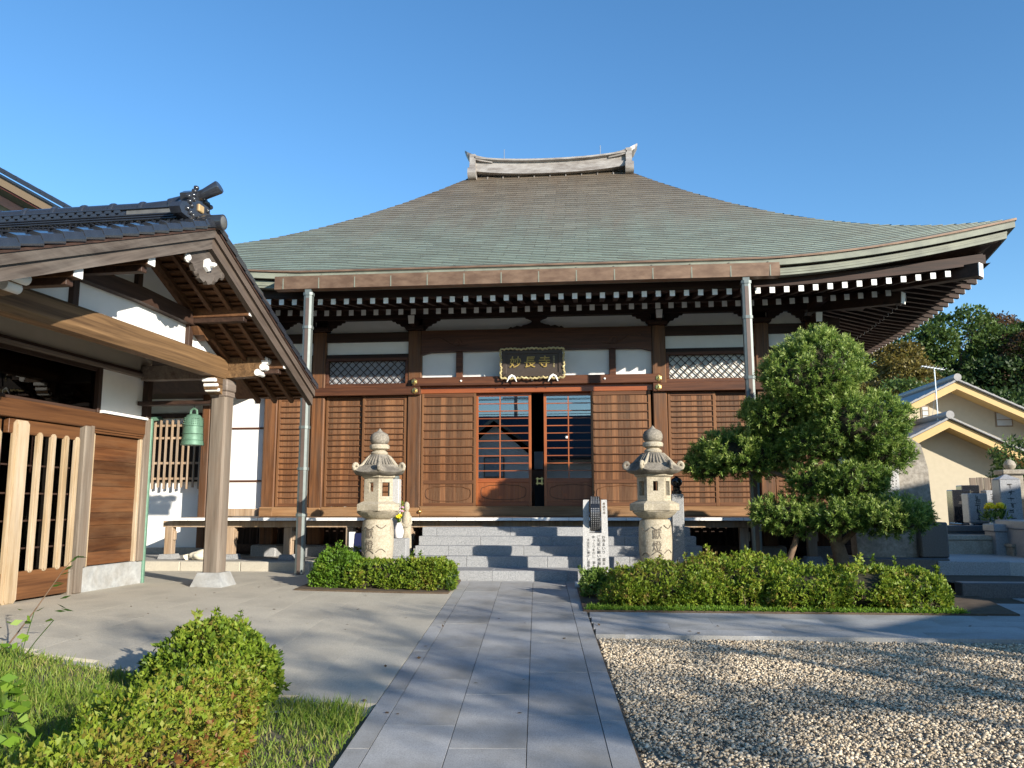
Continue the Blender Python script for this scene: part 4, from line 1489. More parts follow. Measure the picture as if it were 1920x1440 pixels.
# lattice sliding doors: bars with chamfered ends ------------------------
def lattice_door(y0, y1, bars, x=.0):
    d = MB().box(x - .045, x + .03, y0, y1, .03, .36, .006).build('lattice_door', 'lintel_y', porch)
    MB().box(x - .045, x + .03, y0, y1, 2.0, 2.17, .006).build('top_rail', 'lintel_y', d)
    for k, z in enumerate((.62, .95, 1.28, 1.62)):
        MB().box(x - .050, x - .035, y0, y1, z, z + .02).build('back_rail', 'dark_wood_y', d)
    for yb, w in bars:
        e = min(.04, w * .3)
        z0, z1 = (.34, 2.04) if w < .25 else (.0, 2.16)
        p = [(yb - w / 2, z0 + e), (yb - w / 2 + e, z0), (yb + w / 2 - e, z0), (yb + w / 2, z0 + e), (yb + w / 2, z1 - e), (yb + w / 2 - e, z1), (yb - w / 2 + e, z1), (yb - w / 2, z1 - e)]
        m_ = MB()
        m_.prism(p, 'x', x + .006, x + .042)
        q = [(yb + (a_ - yb) * .62, z0 + (z_ - z0) * .985 + .01) for a_, z_ in p]
        m_.prism(q, 'x', x + .042, x + .056)
        m_.build('lattice_bar', 'lattice_bar', d)
    MB().box(x - .06, x - .052, y0 + .02, y1 - .02, .36, 2.0).build('pane', 'pane_dark', d)
    return d


lattice_door(-2.86, -1.58, [(-1.63, .085), (-1.845, .09), (-2.09, .09), (-2.335, .09), (-2.66, .26)])
lattice_door(-4.2, -2.90, [(-3.0, .2), (-3.25, .09), (-3.49, .09), (-3.73, .09), (-4.0, .26)], -.06)
lattice_door(-5.5, -4.24, [(-4.36, .2), (-4.6, .09), (-4.84, .09), (-5.08, .09), (-5.33, .26)])

# porch posts, beam, gable --------------------------------------------------
for yp in (-.2, GC * 2 - .2):
    p = MB()
    w, c = .125, .028
    p.prism([(1.3 - w + c, yp - w), (1.3 + w - c, yp - w), (1.3 + w, yp - w + c), (1.3 + w, yp + w - c), (1.3 + w - c, yp + w), (1.3 - w + c, yp + w), (1.3 - w, yp + w - c), (1.3 - w, yp - w + c)], 'z', .19, 2.72)
    o = p.build('porch_post', 'grey_wood_z', porch)
    b0, b1 = .24, .165
    MB().hexa([(1.3 - b0, yp - b0, -.02), (1.3 + b0, yp - b0, -.02), (1.3 + b0, yp + b0, -.02), (1.3 - b0, yp + b0, -.02),
               (1.3 - b1, yp - b1, .19), (1.3 + b1, yp - b1, .19), (1.3 + b1, yp + b1, .19), (1.3 - b1, yp + b1, .19)]).build('post_base', 'plinth_stone', o)
    # bearing block and carved corbels with white ends
    MB().box(1.3 - .135, 1.3 + .135, yp - .135, yp + .135, 2.72, 2.80, .015).build('bearing_block', 'grey_wood_y', o)
    MB().box(1.3 - .145, 1.3 + .145, yp - .145, yp + .145, 2.80, 2.98, .02).build('bearing_block', 'grey_wood_y', o)
    MB().hexa([(1.3 - .10, yp - .36, 2.80), (1.3 + .10, yp - .36, 2.80), (1.3 + .10, yp - .20, 2.74), (1.3 - .10, yp - .20, 2.74),
               (1.3 - .10, yp - .42, 2.97), (1.3 + .10, yp - .42, 2.97), (1.3 + .10, yp - .20, 2.97), (1.3 - .10, yp - .20, 2.97)]).build('corbel', 'beam_gold_y', o)
    for k in range(3):
        MB().box(1.3 - .105, 1.3 + .105, yp - .44 + k * .05, yp - .37 + k * .05, 2.90 - k * .065, 2.955 - k * .065, .012).build('corbel_end', 'white_paint', o)
    # nose projecting to the front of the gable
    pf = [(1.40, 3.30), (1.98, 3.30), (2.02, 3.25), (1.97, 3.20), (1.99, 3.14), (1.90, 3.10), (1.90, 3.05), (1.80, 3.02), (1.40, 3.00)]
    MB().prism(pf, 'y', yp - .085, yp + .085).build('beam_nose', 'beam_gold_y', porch)
    nn = MB()
    for (xx, zz, r_) in ((1.985, 3.245, .055), (1.955, 3.155, .052), (1.875, 3.075, .050)):
        nn.tube([(xx, yp - .09, zz), (xx, yp + .09, zz)], r_, 12)
    nn.build('nose_end', 'white_paint', porch, smooth=True)
# long front beam, slightly arched, chamfered lower edge
bm2 = MB()
ya, yb = 2 * GC - .2, -.2
pts = np.linspace(ya, yb, 21)
sec = [(1.17, 3.06), (1.20, 2.985), (1.38, 2.985), (1.41, 3.05), (1.41, 3.25), (1.38, 3.285), (1.20, 3.285), (1.17, 3.25)]
for y in pts:
    ar = .015 * math.sin(math.pi * (y - ya) / (yb - ya))
    for x, z in sec: bm2.v.append((x, y, z + ar))
for i in range(20):
    for k in range(8):
        bm2.f.append((i * 8 + k, i * 8 + (k + 1) % 8, (i + 1) * 8 + (k + 1) % 8, (i + 1) * 8 + k))
bm2.f += [tuple(range(8)), tuple(range(167, 159, -1))]
bm2.build('porch_beam', 'beam_gold_y', porch)
MB().box(.0, 1.19, -.30, -.10, 2.62, 2.68, .006).build('tie_rail', 'dark_wood_y', porch)
MB().box(.02, 1.25, 2 * GC - .28, 2 * GC - .1, 3.0, 3.22, .01).build('side_beam', 'grey_wood_y', porch)
MB().box(.02, 1.25, -.29, -.12, 3.0, 3.22, .01).build('side_beam', 'grey_wood_y', porch)
# gable infill plaster with struts and a second beam
poly = [(ya - .2, 3.2), (yb + .25, 3.2)]
for y in np.linspace(yb + .25, ya - .2, 15): poly.append((y, rz(y) - .30))
MB().prism(poly, 'x', 1.28, 1.31).build('gable_plaster', 'plaster', porch)
ib = [(GC - 1.55, 3.63), (GC - 1.45, 3.59), (GC - 1.2, 3.59), (GC, 3.61), (GC + 1.2, 3.58), (GC + 1.45, 3.52), (GC + 1.66, 3.57), (GC + 1.68, 3.70), (GC + 1.3, 3.76), (GC, 3.80), (GC - 1.3, 3.77), (GC - 1.6, 3.72)]
MB().prism(ib, 'x', 1.25, 1.42).build('upper_beam', 'dark_wood_y', porch)
for y, z0, z1 in ((GC - 1.15, 3.28, 3.60), (GC + 1.22, 3.28, 3.60), (GC, 3.78, 4.3)):
    MB().box(1.27, 1.37, y - .05, y + .05, z0, z1, .006).build('gable_strut', 'dark_wood_z', porch)
# little carved dark boss under the upper beam end
MB().prism([(GC + 1.2, 3.57), (GC + 1.70, 3.58), (GC + 1.68, 3.49), (GC + 1.5, 3.42), (GC + 1.4, 3.48), (GC + 1.28, 3.46)], 'x', 1.29, 1.46).build('carved_boss', 'soffit_y', porch)
# purlins with white ends
for y in (GC - 2.3, GC - 1.15, GC + 1.22, GC + 2.38):
    z = rz(y) - (.33 if y < GC else .25)
    o = MB().box(1.31, 2.22, y - .065, y + .065, z - .075, z + .06, .006).build('purlin', 'soffit_y', porch)
    MB().box(2.222, 2.236, y - .063, y + .063, z - .073, z + .058, .004).build('purlin_end', 'white_paint', o)
    MB().box(1.31, 2.15, y - .05, y + .05, z - .145, z - .077, .006).build('purlin_support', 'dark_wood_y', o)
# rafters and soffit boards on both slopes of the overhang
for sg in (-1, 1):
    yend = YN if sg < 0 else YFAR
    ys = np.linspace(GC, yend, 9)
    sof = MB()
    for i in range(8):
        q = [(1.0, ys[i], rz(ys[i]) - .19), (2.26, ys[i], rz(ys[i]) - .19), (2.26, ys[i + 1], rz(ys[i + 1]) - .19), (1.0, ys[i + 1], rz(ys[i + 1]) - .19)]
        sof.add(q, [(0, 1, 2, 3)])
    so = sof.build('gable_soffit', 'soffit_y', porch)
    for k in range(26):
        y = GC + sg * (.06 + k * .127)
        if abs(y - GC) > abs(yend - GC) - .05: break
        y2 = y + sg * .12
        MB().beam((1.32, y + sg * .06, rz(y + sg * .06) - .200), (2.25, y + sg * .06, rz(y + sg * .06) - .200), .1262, .014).build('soffit_board', 'soffit_y', so)
    for x in (1.40, 1.68, 1.96):
        for i in range(8):
            pass
        MB().beam((x, GC + sg * .02, rz(GC) - .245), (x, yend - sg * .04, rz(yend) - .245), .055, .075).build('rafter', 'soffit_y', porch)
# bargeboards: two layers each side
for sg in (-1, 1):
    yend = YN if sg < 0 else YFAR
    for (t0, t1, xa, xb, mt) in ((-.075, -.175, 2.24, 2.32, 'barge_near' if sg < 0 else 'barge_far'), (-.175, -.315, 2.21, 2.285, 'barge_near' if sg < 0 else 'barge_far')):
        ys = np.linspace(GC, yend, 13)
        tp_ = lambda y, t: t
        poly = [(y, rz(y) + tp_(y, t0)) for y in ys] + [(y, rz(y) + tp_(y, t1)) for y in ys[::-1]]
        MB().prism(poly, 'x', xa, xb).build('bargeboard', mt, porch)
    ys = np.linspace(GC, yend, 13)
    MB().prism([(y, rz(y) - .045) for y in ys] + [(y, rz(y) - .072) for y in ys[::-1]], 'x', 2.10, 2.335).build('verge_lath', 'dark_wood_y', porch)
# carved pendant under the apex
gp = []
prof_p = [(.0, 4.26), (.30, 4.16), (.44, 4.08), (.43, 3.98), (.32, 3.97), (.26, 3.90), (.18, 3.92), (.14, 3.84), (.05, 3.81), (0, 3.85)]
gp = [(GC + p, q) for p, q in prof_p] + [(GC - p, q) for p, q in prof_p[::-1]][1:-1]
pend = MB().prism(gp, 'x', 2.17, 2.225).build('gable_pendant', 'barge_near', porch)
for (dy, dz) in ((-.40, 4.02), (.40, 4.02), (-.2, 3.91), (.2, 3.91)):
    MB().lathe([(.055, 0), (.06, .02), (.03, .045)], 12).build('pendant_scroll', 'white_paint' if dy == -.40 else 'barge_near', pend, loc=(2.19, GC + dy, dz)).rotation_euler = (0, R(90), 0)
hx = MB()
hx.lathe([(.085, 0), (.08, .035), (.035, .045), (.03, .10), (.012, .13)], 6)
hx.build('pendant_boss', 'white_paint', pend, loc=(2.225, GC, 4.04)).rotation_euler = (0, R(90), 0)

# tiled roof --------------------------------------------------------------
XL = -7.0
tp = 0.27
for sg in (-1, 1):
    yend = (YN - .06) if sg < 0 else (YFAR + .06)
    run = abs(yend - GC)
    rows = 13
    base = MB()
    base.add([(XL, GC, rz(GC) - .03), (2.3, GC, rz(GC) - .03), (2.3, yend, rz(yend) - .03), (XL, yend, rz(yend) - .03)], [(0, 1, 2, 3)])
    base.build('roof_boarding', 'dark_wood_y', porch)
    # one wavy pan tile, shared; convex to the right
    nseg = 7
    wave = [(u / nseg * tp, .045 * math.sin(u / nseg * 2 * math.pi * .9 + 2.2) + .02) for u in range(nseg + 1)]
    dyr = run / rows
    tm = MB()
    for j, (dy, dz) in enumerate(((0, .034), (dyr * 1.12, -.002))):
        for x_, z_ in wave: tm.v.append((x_, sg * -dy, z_ + dz))
    for x_, z_ in wave: tm.v.append((x_, 0, z_ + .004))
    k_ = nseg + 1
    for i in range(nseg):
        tm.f.append((i, i + 1, k_ + i + 1, k_ + i) if sg > 0 else (i + 1, i, k_ + i, k_ + i + 1))
        tm.f.append((2 * k_ + i, 2 * k_ + i + 1, i + 1, i) if sg > 0 else (2 * k_ + i + 1, 2 * k_ + i, i, i + 1))
    # the tile lies flat in its own frame and is tilted with the slope when placed
    tmesh = tm.mesh('roof_tile', 'tile_black', smooth=True)
    ang = math.atan(SLN if sg < 0 else SLF)
    rest = MB()
    ca, sa = math.cos(ang), math.sin(-ang if sg > 0 else ang)
    for r_ in range(rows):
        y = GC + sg * (run - r_ * dyr)
        for c in range(int((2.3 - XL) / tp)):
            x = 2.22 - (c + 1) * tp
            if sg < 0 and c < 22:
                put('roof_tile', tmesh, porch, (x, y, rz(y)), (-ang if sg > 0 else ang, 0, 0))
            else:
                rest.add([(x + px, y + py * ca - pz * sa, rz(y) + py * sa + pz * ca) for px, py, pz in tm.v], tm.f)
    tag(rest.build('roof_tiles', 'tile_black', porch, smooth=True), kind='stuff')
    # verge tiles down the gable edge
    vm = MB()
    vm.prism([(0, .03), (.10, .060), (.17, .035), (.185, -.02), (.18, -.055), (.165, -.055), (.165, -.01)], 'y', 0, sg * -dyr * 1.1)
    vm.v = [(x_, y_, z_ + (.018 if abs(y_) < 1e-6 else -.004)) for x_, y_, z_ in vm.v]
    vme = vm.mesh('verge_tile', 'tile_black', smooth=True)
    for r_ in range(rows):
        y = GC + sg * (run - r_ * dyr)
        put('verge_tile', vme, porch, (2.17, y, rz(y) + .012), ((-ang if sg > 0 else ang), 0, 0))
# ridge: stacked courses, round cap tiles with collars, latticed course between
MB().box(XL, 2.2, GC - .17, GC + .17, AP - .02, AP + 0.027, .01).build('ridge_mortar', 'mortar', porch)
for k in range(3):
    MB().box(XL, 1.95, GC - .20 + k * .015, GC + .20 - k * .015, AP + 0.029 + k * .035, AP + 0.051 + k * .035, .008).build('ridge_course', 'tile_black', porch)
MB().box(XL, 1.2, GC - .13, GC + .13, AP + 0.109, AP + 0.183).build('ridge_core', 'tile_black', porch)
MB().box(1.2, 1.95, GC - .145, GC + .145, AP + 0.109, AP + 0.183, .01).build('ridge_course', 'slate_grey', porch)
rt = MB()
rt.tube([(-.055, 0, 0), (.055, 0, 0)], .028, 8, True)
rt = MB()
rt.prism([(-.05, .0), (-.03, .038), (.03, .038), (.05, 0), (.03, -.012), (-.03, -.012)], 'y', -.155, -.125)
rtm = rt.mesh('wheel_tile', 'tile_black')
for k in range(62):
    for j in range(2):
        put('wheel_tile', rtm, porch, (1.15 - k * .125 - j * .06, GC, AP + 0.117 + j * .045))
MB().box(XL, 1.98, GC - .16, GC + .16, AP + 0.184, AP + 0.204, .008).build('ridge_course', 'tile_black', porch)
cap = MB()
cap.tube([(XL, GC, AP + 0.222), (1.4, GC, AP + 0.222), (2.0, GC, AP + 0.254)], .095, 14)
co = cap.build('ridge_cap', 'tile_black', porch, smooth=True)
clm = MB().tube([(-.03, 0, 0), (-.02, 0, 0), (.02, 0, 0), (.03, 0, 0)], [.09, .112, .112, .09], 14).mesh('cap_collar', 'tile_black', True)
for k in range(22):
    x = 1.75 - k * .40
    put('cap_collar', clm, co, (x, GC, AP + 0.222 + (max(0, x - 1.4) / .6) * .04))
# ridge-end ogre tile with horn, scrolls and studs
on = MB()
prof_o = [(0, AP + 0.406), (.14, AP + 0.390), (.24, AP + 0.328), (.22, AP + 0.250), (.30, AP + 0.187), (.40, AP + 0.156), (.46, AP + 0.078), (.40, AP + 0.016), (.2, AP + 0.000), (0, AP + 0.023)]
pl_ = [(GC + p, q) for p, q in prof_o] + [(GC - p, q) for p, q in prof_o[::-1]][1:-1]
on.prism(pl_, 'x', 1.96, 2.10)
og = on.build('ridge_end_tile', 'tile_black', porch)
st_ = MB()
for k in range(26):
    t = R(20 + k * 12.8)
    rr = .15 + .12 * ((k * 37) % 10) / 10
    yy, zz = GC + rr * math.cos(t) * 1.25, AP + 0.187 + rr * math.sin(t)
    st_.lathe([(.034, -.02), (.034, .0), (.024, .022), (.004, .034)], 8, (0, 0, 0))
    o_ = len(st_.v) - 32
    for q in range(o_, len(st_.v)):
        x_, y_, z_ = st_.v[q]
        st_.v[q] = (2.10 + z_, yy + y_, zz + x_)
tag(st_.build('tile_curls', 'tile_black', og, smooth=True), kind='stuff')
MB().box(2.09, 2.125, GC - .06, GC + .06, AP + 0.156, AP + 0.250, .01).build('crest', 'crest_tan', og)
hn = MB().tube([(1.70, GC, AP + 0.281), (1.95, GC, AP + 0.328), (2.15, GC, AP + 0.390), (2.33, GC, AP + 0.468), (2.345, GC, AP + 0.476)], [.075, .072, .068, .085, .075], 14)
hn.build('ridge_horn', 'tile_black', og, smooth=True)
MB().tube([(1.75, GC, AP + 0.257), (2.08, GC, AP + 0.289)], .10, 14).build('horn_seat', 'tile_black', og, smooth=True)
o = MB().tube([(2.0, GC, AP + 0.016), (2.42, GC, AP + 0.016)], .095, 16).build('gable_end_tile', 'tile_black', porch, smooth=True)
MB().tube([(2.42, GC, AP + 0.016), (2.43, GC, AP + 0.016)], [.075, .06], 16).build('end_disc', 'slate_grey', o, smooth=True)
# roof body to the left: wall behind, so the building is whole
MB().box(XL, -3.0, -6.0, 0.0, 3.3, 3.36).build('ceiling', 'dark_interior', porch)

# ------------------------------------------------------------------ hanging bell
bx, by, bz = 0.86, -.20, 2.02
bell = thing('hanging_bell', 'small green bronze bell hanging beside the porch post', 'bell', (-6.75 + bx * math.cos(PZ) - by * math.sin(PZ), 12.0 + bx * math.sin(PZ) + by * math.cos(PZ), bz))
pr = [(.150, 0), (.165, .0), (.168, .02), (.160, .04), (.158, .06), (.150, .08), (.146, .16), (.148, .17), (.144, .18), (.140, .30), (.132, .36), (.120, .41), (.095, .445), (.05, .465), (.0, .470)]
MB().lathe(pr, 32).build('bell_body', 'bronze_green', bell, smooth=True)
MB().tube([(-.05, 0, .46), (-.045, 0, .52), (0, 0, .55), (.045, 0, .52), (.05, 0, .46)], .018, 8).build('bell_loop', 'bronze_green', bell, smooth=True)
MB().tube([(0, 0, .54), (0, 0, .62)], .008, 6).build('chain', 'cable', bell)
nb_ = MB()
for row in range(4):
    for k in range(5):
        for q in range(4):
            t = R(q * 90 + 20 + k * 10 - 90)
            r_ = .139 - row * .003
            nb_.lathe([(.009, 0), (.009, .006), (.003, .011)], 6)
            for j in range(len(nb_.v) - 18, len(nb_.v)):
                x_, y_, z_ = nb_.v[j]
                nb_.v[j] = ((r_ + z_) * math.cos(t) - y_ * math.sin(t), (r_ + z_) * math.sin(t) + y_ * math.cos(t), .31 + row * .028 + x_)
tag(nb_.build('bell_studs', 'bronze_green', bell), kind='stuff')
for z in (.07, .165, .28):
    MB().lathe([(.160 - z * .05, -.004), (.166 - z * .05, 0), (.160 - z * .05, .004)], 32, (0, 0, z)).build('bell_band', 'bronze_green', bell)

# ------------------------------------------------------------------ white-walled wing joining the hall on the left
wing = thing('side_wing', 'white plastered wing with barred window behind the porch post', 'building', (0, 0, 0))
MB().box(-7.72, -6.62, 16.16, 16.22, .92, 3.95).build('wall_panel', 'plaster', wing)
for z in (1.60, 2.66):
    MB().box(-7.72, -6.62, 16.13, 16.165, z, z + .035, .004).build('wall_batten', 'beam_wood', wing)
MB().box(-7.72, -6.62, 16.08, 16.17, .92, 1.07, .008).build('wall_sill', 'post_wood', wing)
MB().box(-7.88, -7.72, 16.05, 16.30, .3, 4.0, .012).build('wing_post', 'column_wood', wing)
MB().box(-13.0, -7.9, 16.62, 16.7, -.05, 4.0).build('wall_panel', 'plaster', wing)
MB().box(-13.0, -7.9, 16.55, 16.63, 2.95, 3.05, .006).build('wall_rail', 'dark_wood_y', wing)
wn_ = MB().box(-10.4, -8.1, 16.56, 16.625, 1.62, 2.82).build('window', 'dark_interior', wing)
for k in range(19):
    MB().box(-10.35 + k * .125, -10.315 + k * .125, 16.44, 16.475, 1.50 - (.0 if k % 2 else .03), 2.90).build('window_bar', 'post_wood', wn_)
for z in (1.66, 1.98, 2.5, 2.76):
    MB().box(-10.4, -8.1, 16.475, 16.50, z, z + .045).build('window_rail', 'post_wood', wn_)
MB().box(-9.3, -9.2, 16.50, 16.56, 1.6, 2.85).build('window_mullion', 'post_wood', wn_)
MB().box(-13.0, -7.85, 16.45, 16.75, -.05, .28).build('footing', 'kerb_stone', wing)
# small ledge with copper top near the corner
MB().prism([(15.7, 2.78), (16.6, 2.92), (16.6, 2.99), (15.7, 2.86)], 'x', -10.4, -9.0).build('window_canopy', 'bronze_green', wing)
# copper lean-to roof with gutter
wr = MB()
for k in range(7):
    y0, y1 = 15.45 + k * .30, 15.45 + (k + 1) * .30 + .02
    z0, z1 = 3.45 + k * .115, 3.45 + (k + 1) * .115
    wr.hexa([(-14, y0, z0 - .02), (-6.75, y0, z0 - .02), (-6.75, y1, z1 - .03), (-14, y1, z1 - .03), (-14, y0, z0 + .012), (-6.75, y0, z0 + .012), (-6.75, y1, z1), (-14, y1, z1)])
wr.t = [random.random() for _ in wr.v]
wr.build('wing_roof', 'bronze_green', wing)
MB().tube([(-14, 15.42, 3.42), (-6.75, 15.42, 3.42)], .055, 10).build('rain_gutter', 'bronze_green', wing, smooth=True)
MB().box(-14, -6.75, 15.5, 16.6, 3.36, 3.40).build('wing_soffit', 'dark_wood_y', wing)

# ------------------------------------------------------------------ taller house behind the porch (top left)
th_ = thing('tiled_house', 'tall house with pinkish verge boards and black roof tiles behind the porch roof', 'house', (0, 0, 0))
ap = Vector((-20.0, 19.0, 12.32))
sl_ = 0.558
def hz(x): return ap.z - sl_ * abs(x - ap.x)
xe = -10.5
for sg, xend in ((1, xe), (-1, 2 * ap.x - xe)):
    for name, mt, t0, t1, y0, y1 in (('verge_lath', 'tan_board', -.04, -.28, 18.95, 19.05), ('soffit', 'red_soffit', -.30, -.34, 19.0, 20.2), ('inner_board', 'pink_board', -.56, -.80, 19.9, 20.0)):
        po = [(ap.x, hz(ap.x) + t0), (xend, hz(xend) + t0), (xend, hz(xend) + t1), (ap.x, hz(ap.x) + t1)]
        MB().prism(po, 'y', y0, y1).build(name, mt, th_)
    tl = MB().prism([(ap.x, hz(ap.x) + .02), (xend, hz(xend) + .02), (xend, hz(xend) - .04), (ap.x, hz(ap.x) - .04)], 'y', 18.9, 27).build('roof_slope', 'tile_black', th_)
    tmh = MB().prism([(0, 0.0), (.33, -.19), (.40, -.15), (.36, -.07), (.1, .045)] if sg > 0 else [(0, 0), (-.33, -.19), (-.40, -.15), (-.36, -.07), (-.1, .045)], 'y', -.05, .8).mesh('verge_tile', 'tile_black')
    for k in range(28):
        x = ap.x + sg * k * .34
        put('verge_tile', tmh, th_, (x, 18.9, hz(x) + .06))
MB().prism([(ap.x - 8, 0), (ap.x + 8, 0), (ap.x + 8, hz(ap.x + 8) - .3), (ap.x, ap.z - .3), (ap.x - 8, hz(ap.x + 8) - .3)], 'y', 20.0, 27).build('wall', 'olive_wall', th_)


# ------------------------------------------------------------------ writing
def text_mesh(body, size, mat, depth=0.004, shear=0.0, bevel=0.0):
    c = bpy.data.curves.new('lettering', 'FONT')
    c.body = body
    c.size = size
    c.extrude = depth
    c.shear = shear
    c.bevel_depth = bevel
    c.align_x, c.align_y = 'CENTER', 'CENTER'
    o = bpy.data.objects.new('lettering_tmp', c)
    COL.objects.link(o)
    dg = bpy.context.evaluated_depsgraph_get()
    me = bpy.data.meshes.new_from_object(o.evaluated_get(dg))
    bpy.data.objects.remove(o)
    me.materials.clear()
    me.materials.append(MATS[mat])
    return me


def vertical_text(chars, size, mat, depth=.003, pitch=1.06, shear=0.0):
    """characters stacked downwards as one mesh, in the xy plane"""
    bm = bmesh.new()
    for i, ch in enumerate(chars):
        if ch == ' ': continue
        me = text_mesh(ch, size, mat, depth, shear)
        n0 = len(bm.verts)
        bm.from_mesh(me)
        bm.verts.ensure_lookup_table()
        vs = bm.verts[n0:]
        if vs:
            xs = [v.co.x for v in vs]
            cx = (min(xs) + max(xs)) / 2
            for v in vs: v.co += Vector((-cx, -i * size * pitch, 0))
        bpy.data.meshes.remove(me)
    out = bpy.data.meshes.new('lettering')
    bm.to_mesh(out)
    bm.free()
    out.materials.append(MATS[mat])
    return out


# ------------------------------------------------------------------ name plaque over the doors
pq = thing('name_plaque', 'dark wooden name board with gilt frame and gold characters above the doors', 'sign', (-1.14, YW - .16, 3.56))
PW, PH = 1.24, .58
tilt = R(-8)
holder = MB().box(-PW / 2 + .06, PW / 2 - .06, -.01, .02, .05, PH - .05, .004).build('plaque_board', 'plaque_dark', pq)
holder.rotation_euler = (-tilt, 0, 0)
fr_ = []
for (x0_, x1_, z0_, z1_) in ((-PW / 2 + .05, PW / 2 - .05, .03, .11), (-PW / 2 + .05, PW / 2 - .05, PH - .11, PH - .03), (-PW / 2 + .03, -PW / 2 + .12, .05, PH - .05), (PW / 2 - .12, PW / 2 - .03, .05, PH - .05)):
    fb = MB()
    cx, cz = (x0_ + x1_) / 2, (z0_ + z1_) / 2
    fb.box(x0_, x1_, -.03, .0, z0_, z1_, .012)
    o = fb.build('plaque_frame', 'plaque_dark', pq)
    o.rotation_euler = (-tilt, 0, 0)
# gilt scalloped outer edge
n = 64
for (pa, pb, nn) in (((-PW / 2, 0), (PW / 2, 0), 15), ((PW / 2, 0), (PW / 2 + .0, PH), 8), ((PW / 2, PH), (-PW / 2, PH), 15), ((-PW / 2, PH), (-PW / 2, 0), 8)):
    sc_ = MB()
    pts = []
    for i in range(nn * 6 + 1):
        t = i / (nn * 6)
        x, z = pa[0] + (pb[0] - pa[0]) * t, pa[1] + (pb[1] - pa[1]) * t
        w = .020 * abs(math.sin(math.pi * t * nn)) * (1 if nn > 10 else .8) + .018 * abs(math.sin(math.pi * t * 3))
        dx, dz = (0, 1) if pa[1] == pb[1] else (1, 0)
        sgn = (-1 if pa[1] == 0 and pb[1] == 0 else 1) if dz else (1 if pa[0] > 0 else -1)
        pts.append((x + dx * sgn * (w - .03), -.035 - .01 * math.sin(t * 40), z + dz * sgn * (w - .03)))
    sc_.tube(pts, .020, 6)
    o = sc_.build('gilt_edge', 'plaque_gilt', pq, smooth=True)
    o.rotation_euler = (-tilt, 0, 0)
for k, ch in enumerate('妙長寺'):
    me = text_mesh(ch, .235, 'gold_paint', .006, 0.12, .003)
    o = put('character', me, pq, (-.335 + k * .28, -.022 - math.sin(-tilt) * PH / 2, PH / 2 + .005), (R(90) - tilt, 0, 0))
    o.scale = (1.0, 1.0, 1.0)
o = put('signature', vertical_text('日蓮宗貫首', .043, 'plaque_gilt'), pq, (.42, -.018 - math.sin(-tilt) * (PH / 2 + .11), PH / 2 + .11), (R(90) - tilt, 0, 0))
for sg in (-1, 1):
    hk = MB()
    for s2 in (-1, 1):
        hk.tube([(sg * .40, -.03, .06), (sg * .40 + s2 * .05, -.05, .02), (sg * .40 + s2 * .095, -.045, -.07)], [.026, .024, .008], 8)
    hk.build('plaque_hook', 'white_paint', pq, smooth=True)
    MB().box(sg * .40 - .04, sg * .40 + .04, -.055, .03, .03, .075, .012).build('hook_block', 'plaque_dark', pq)

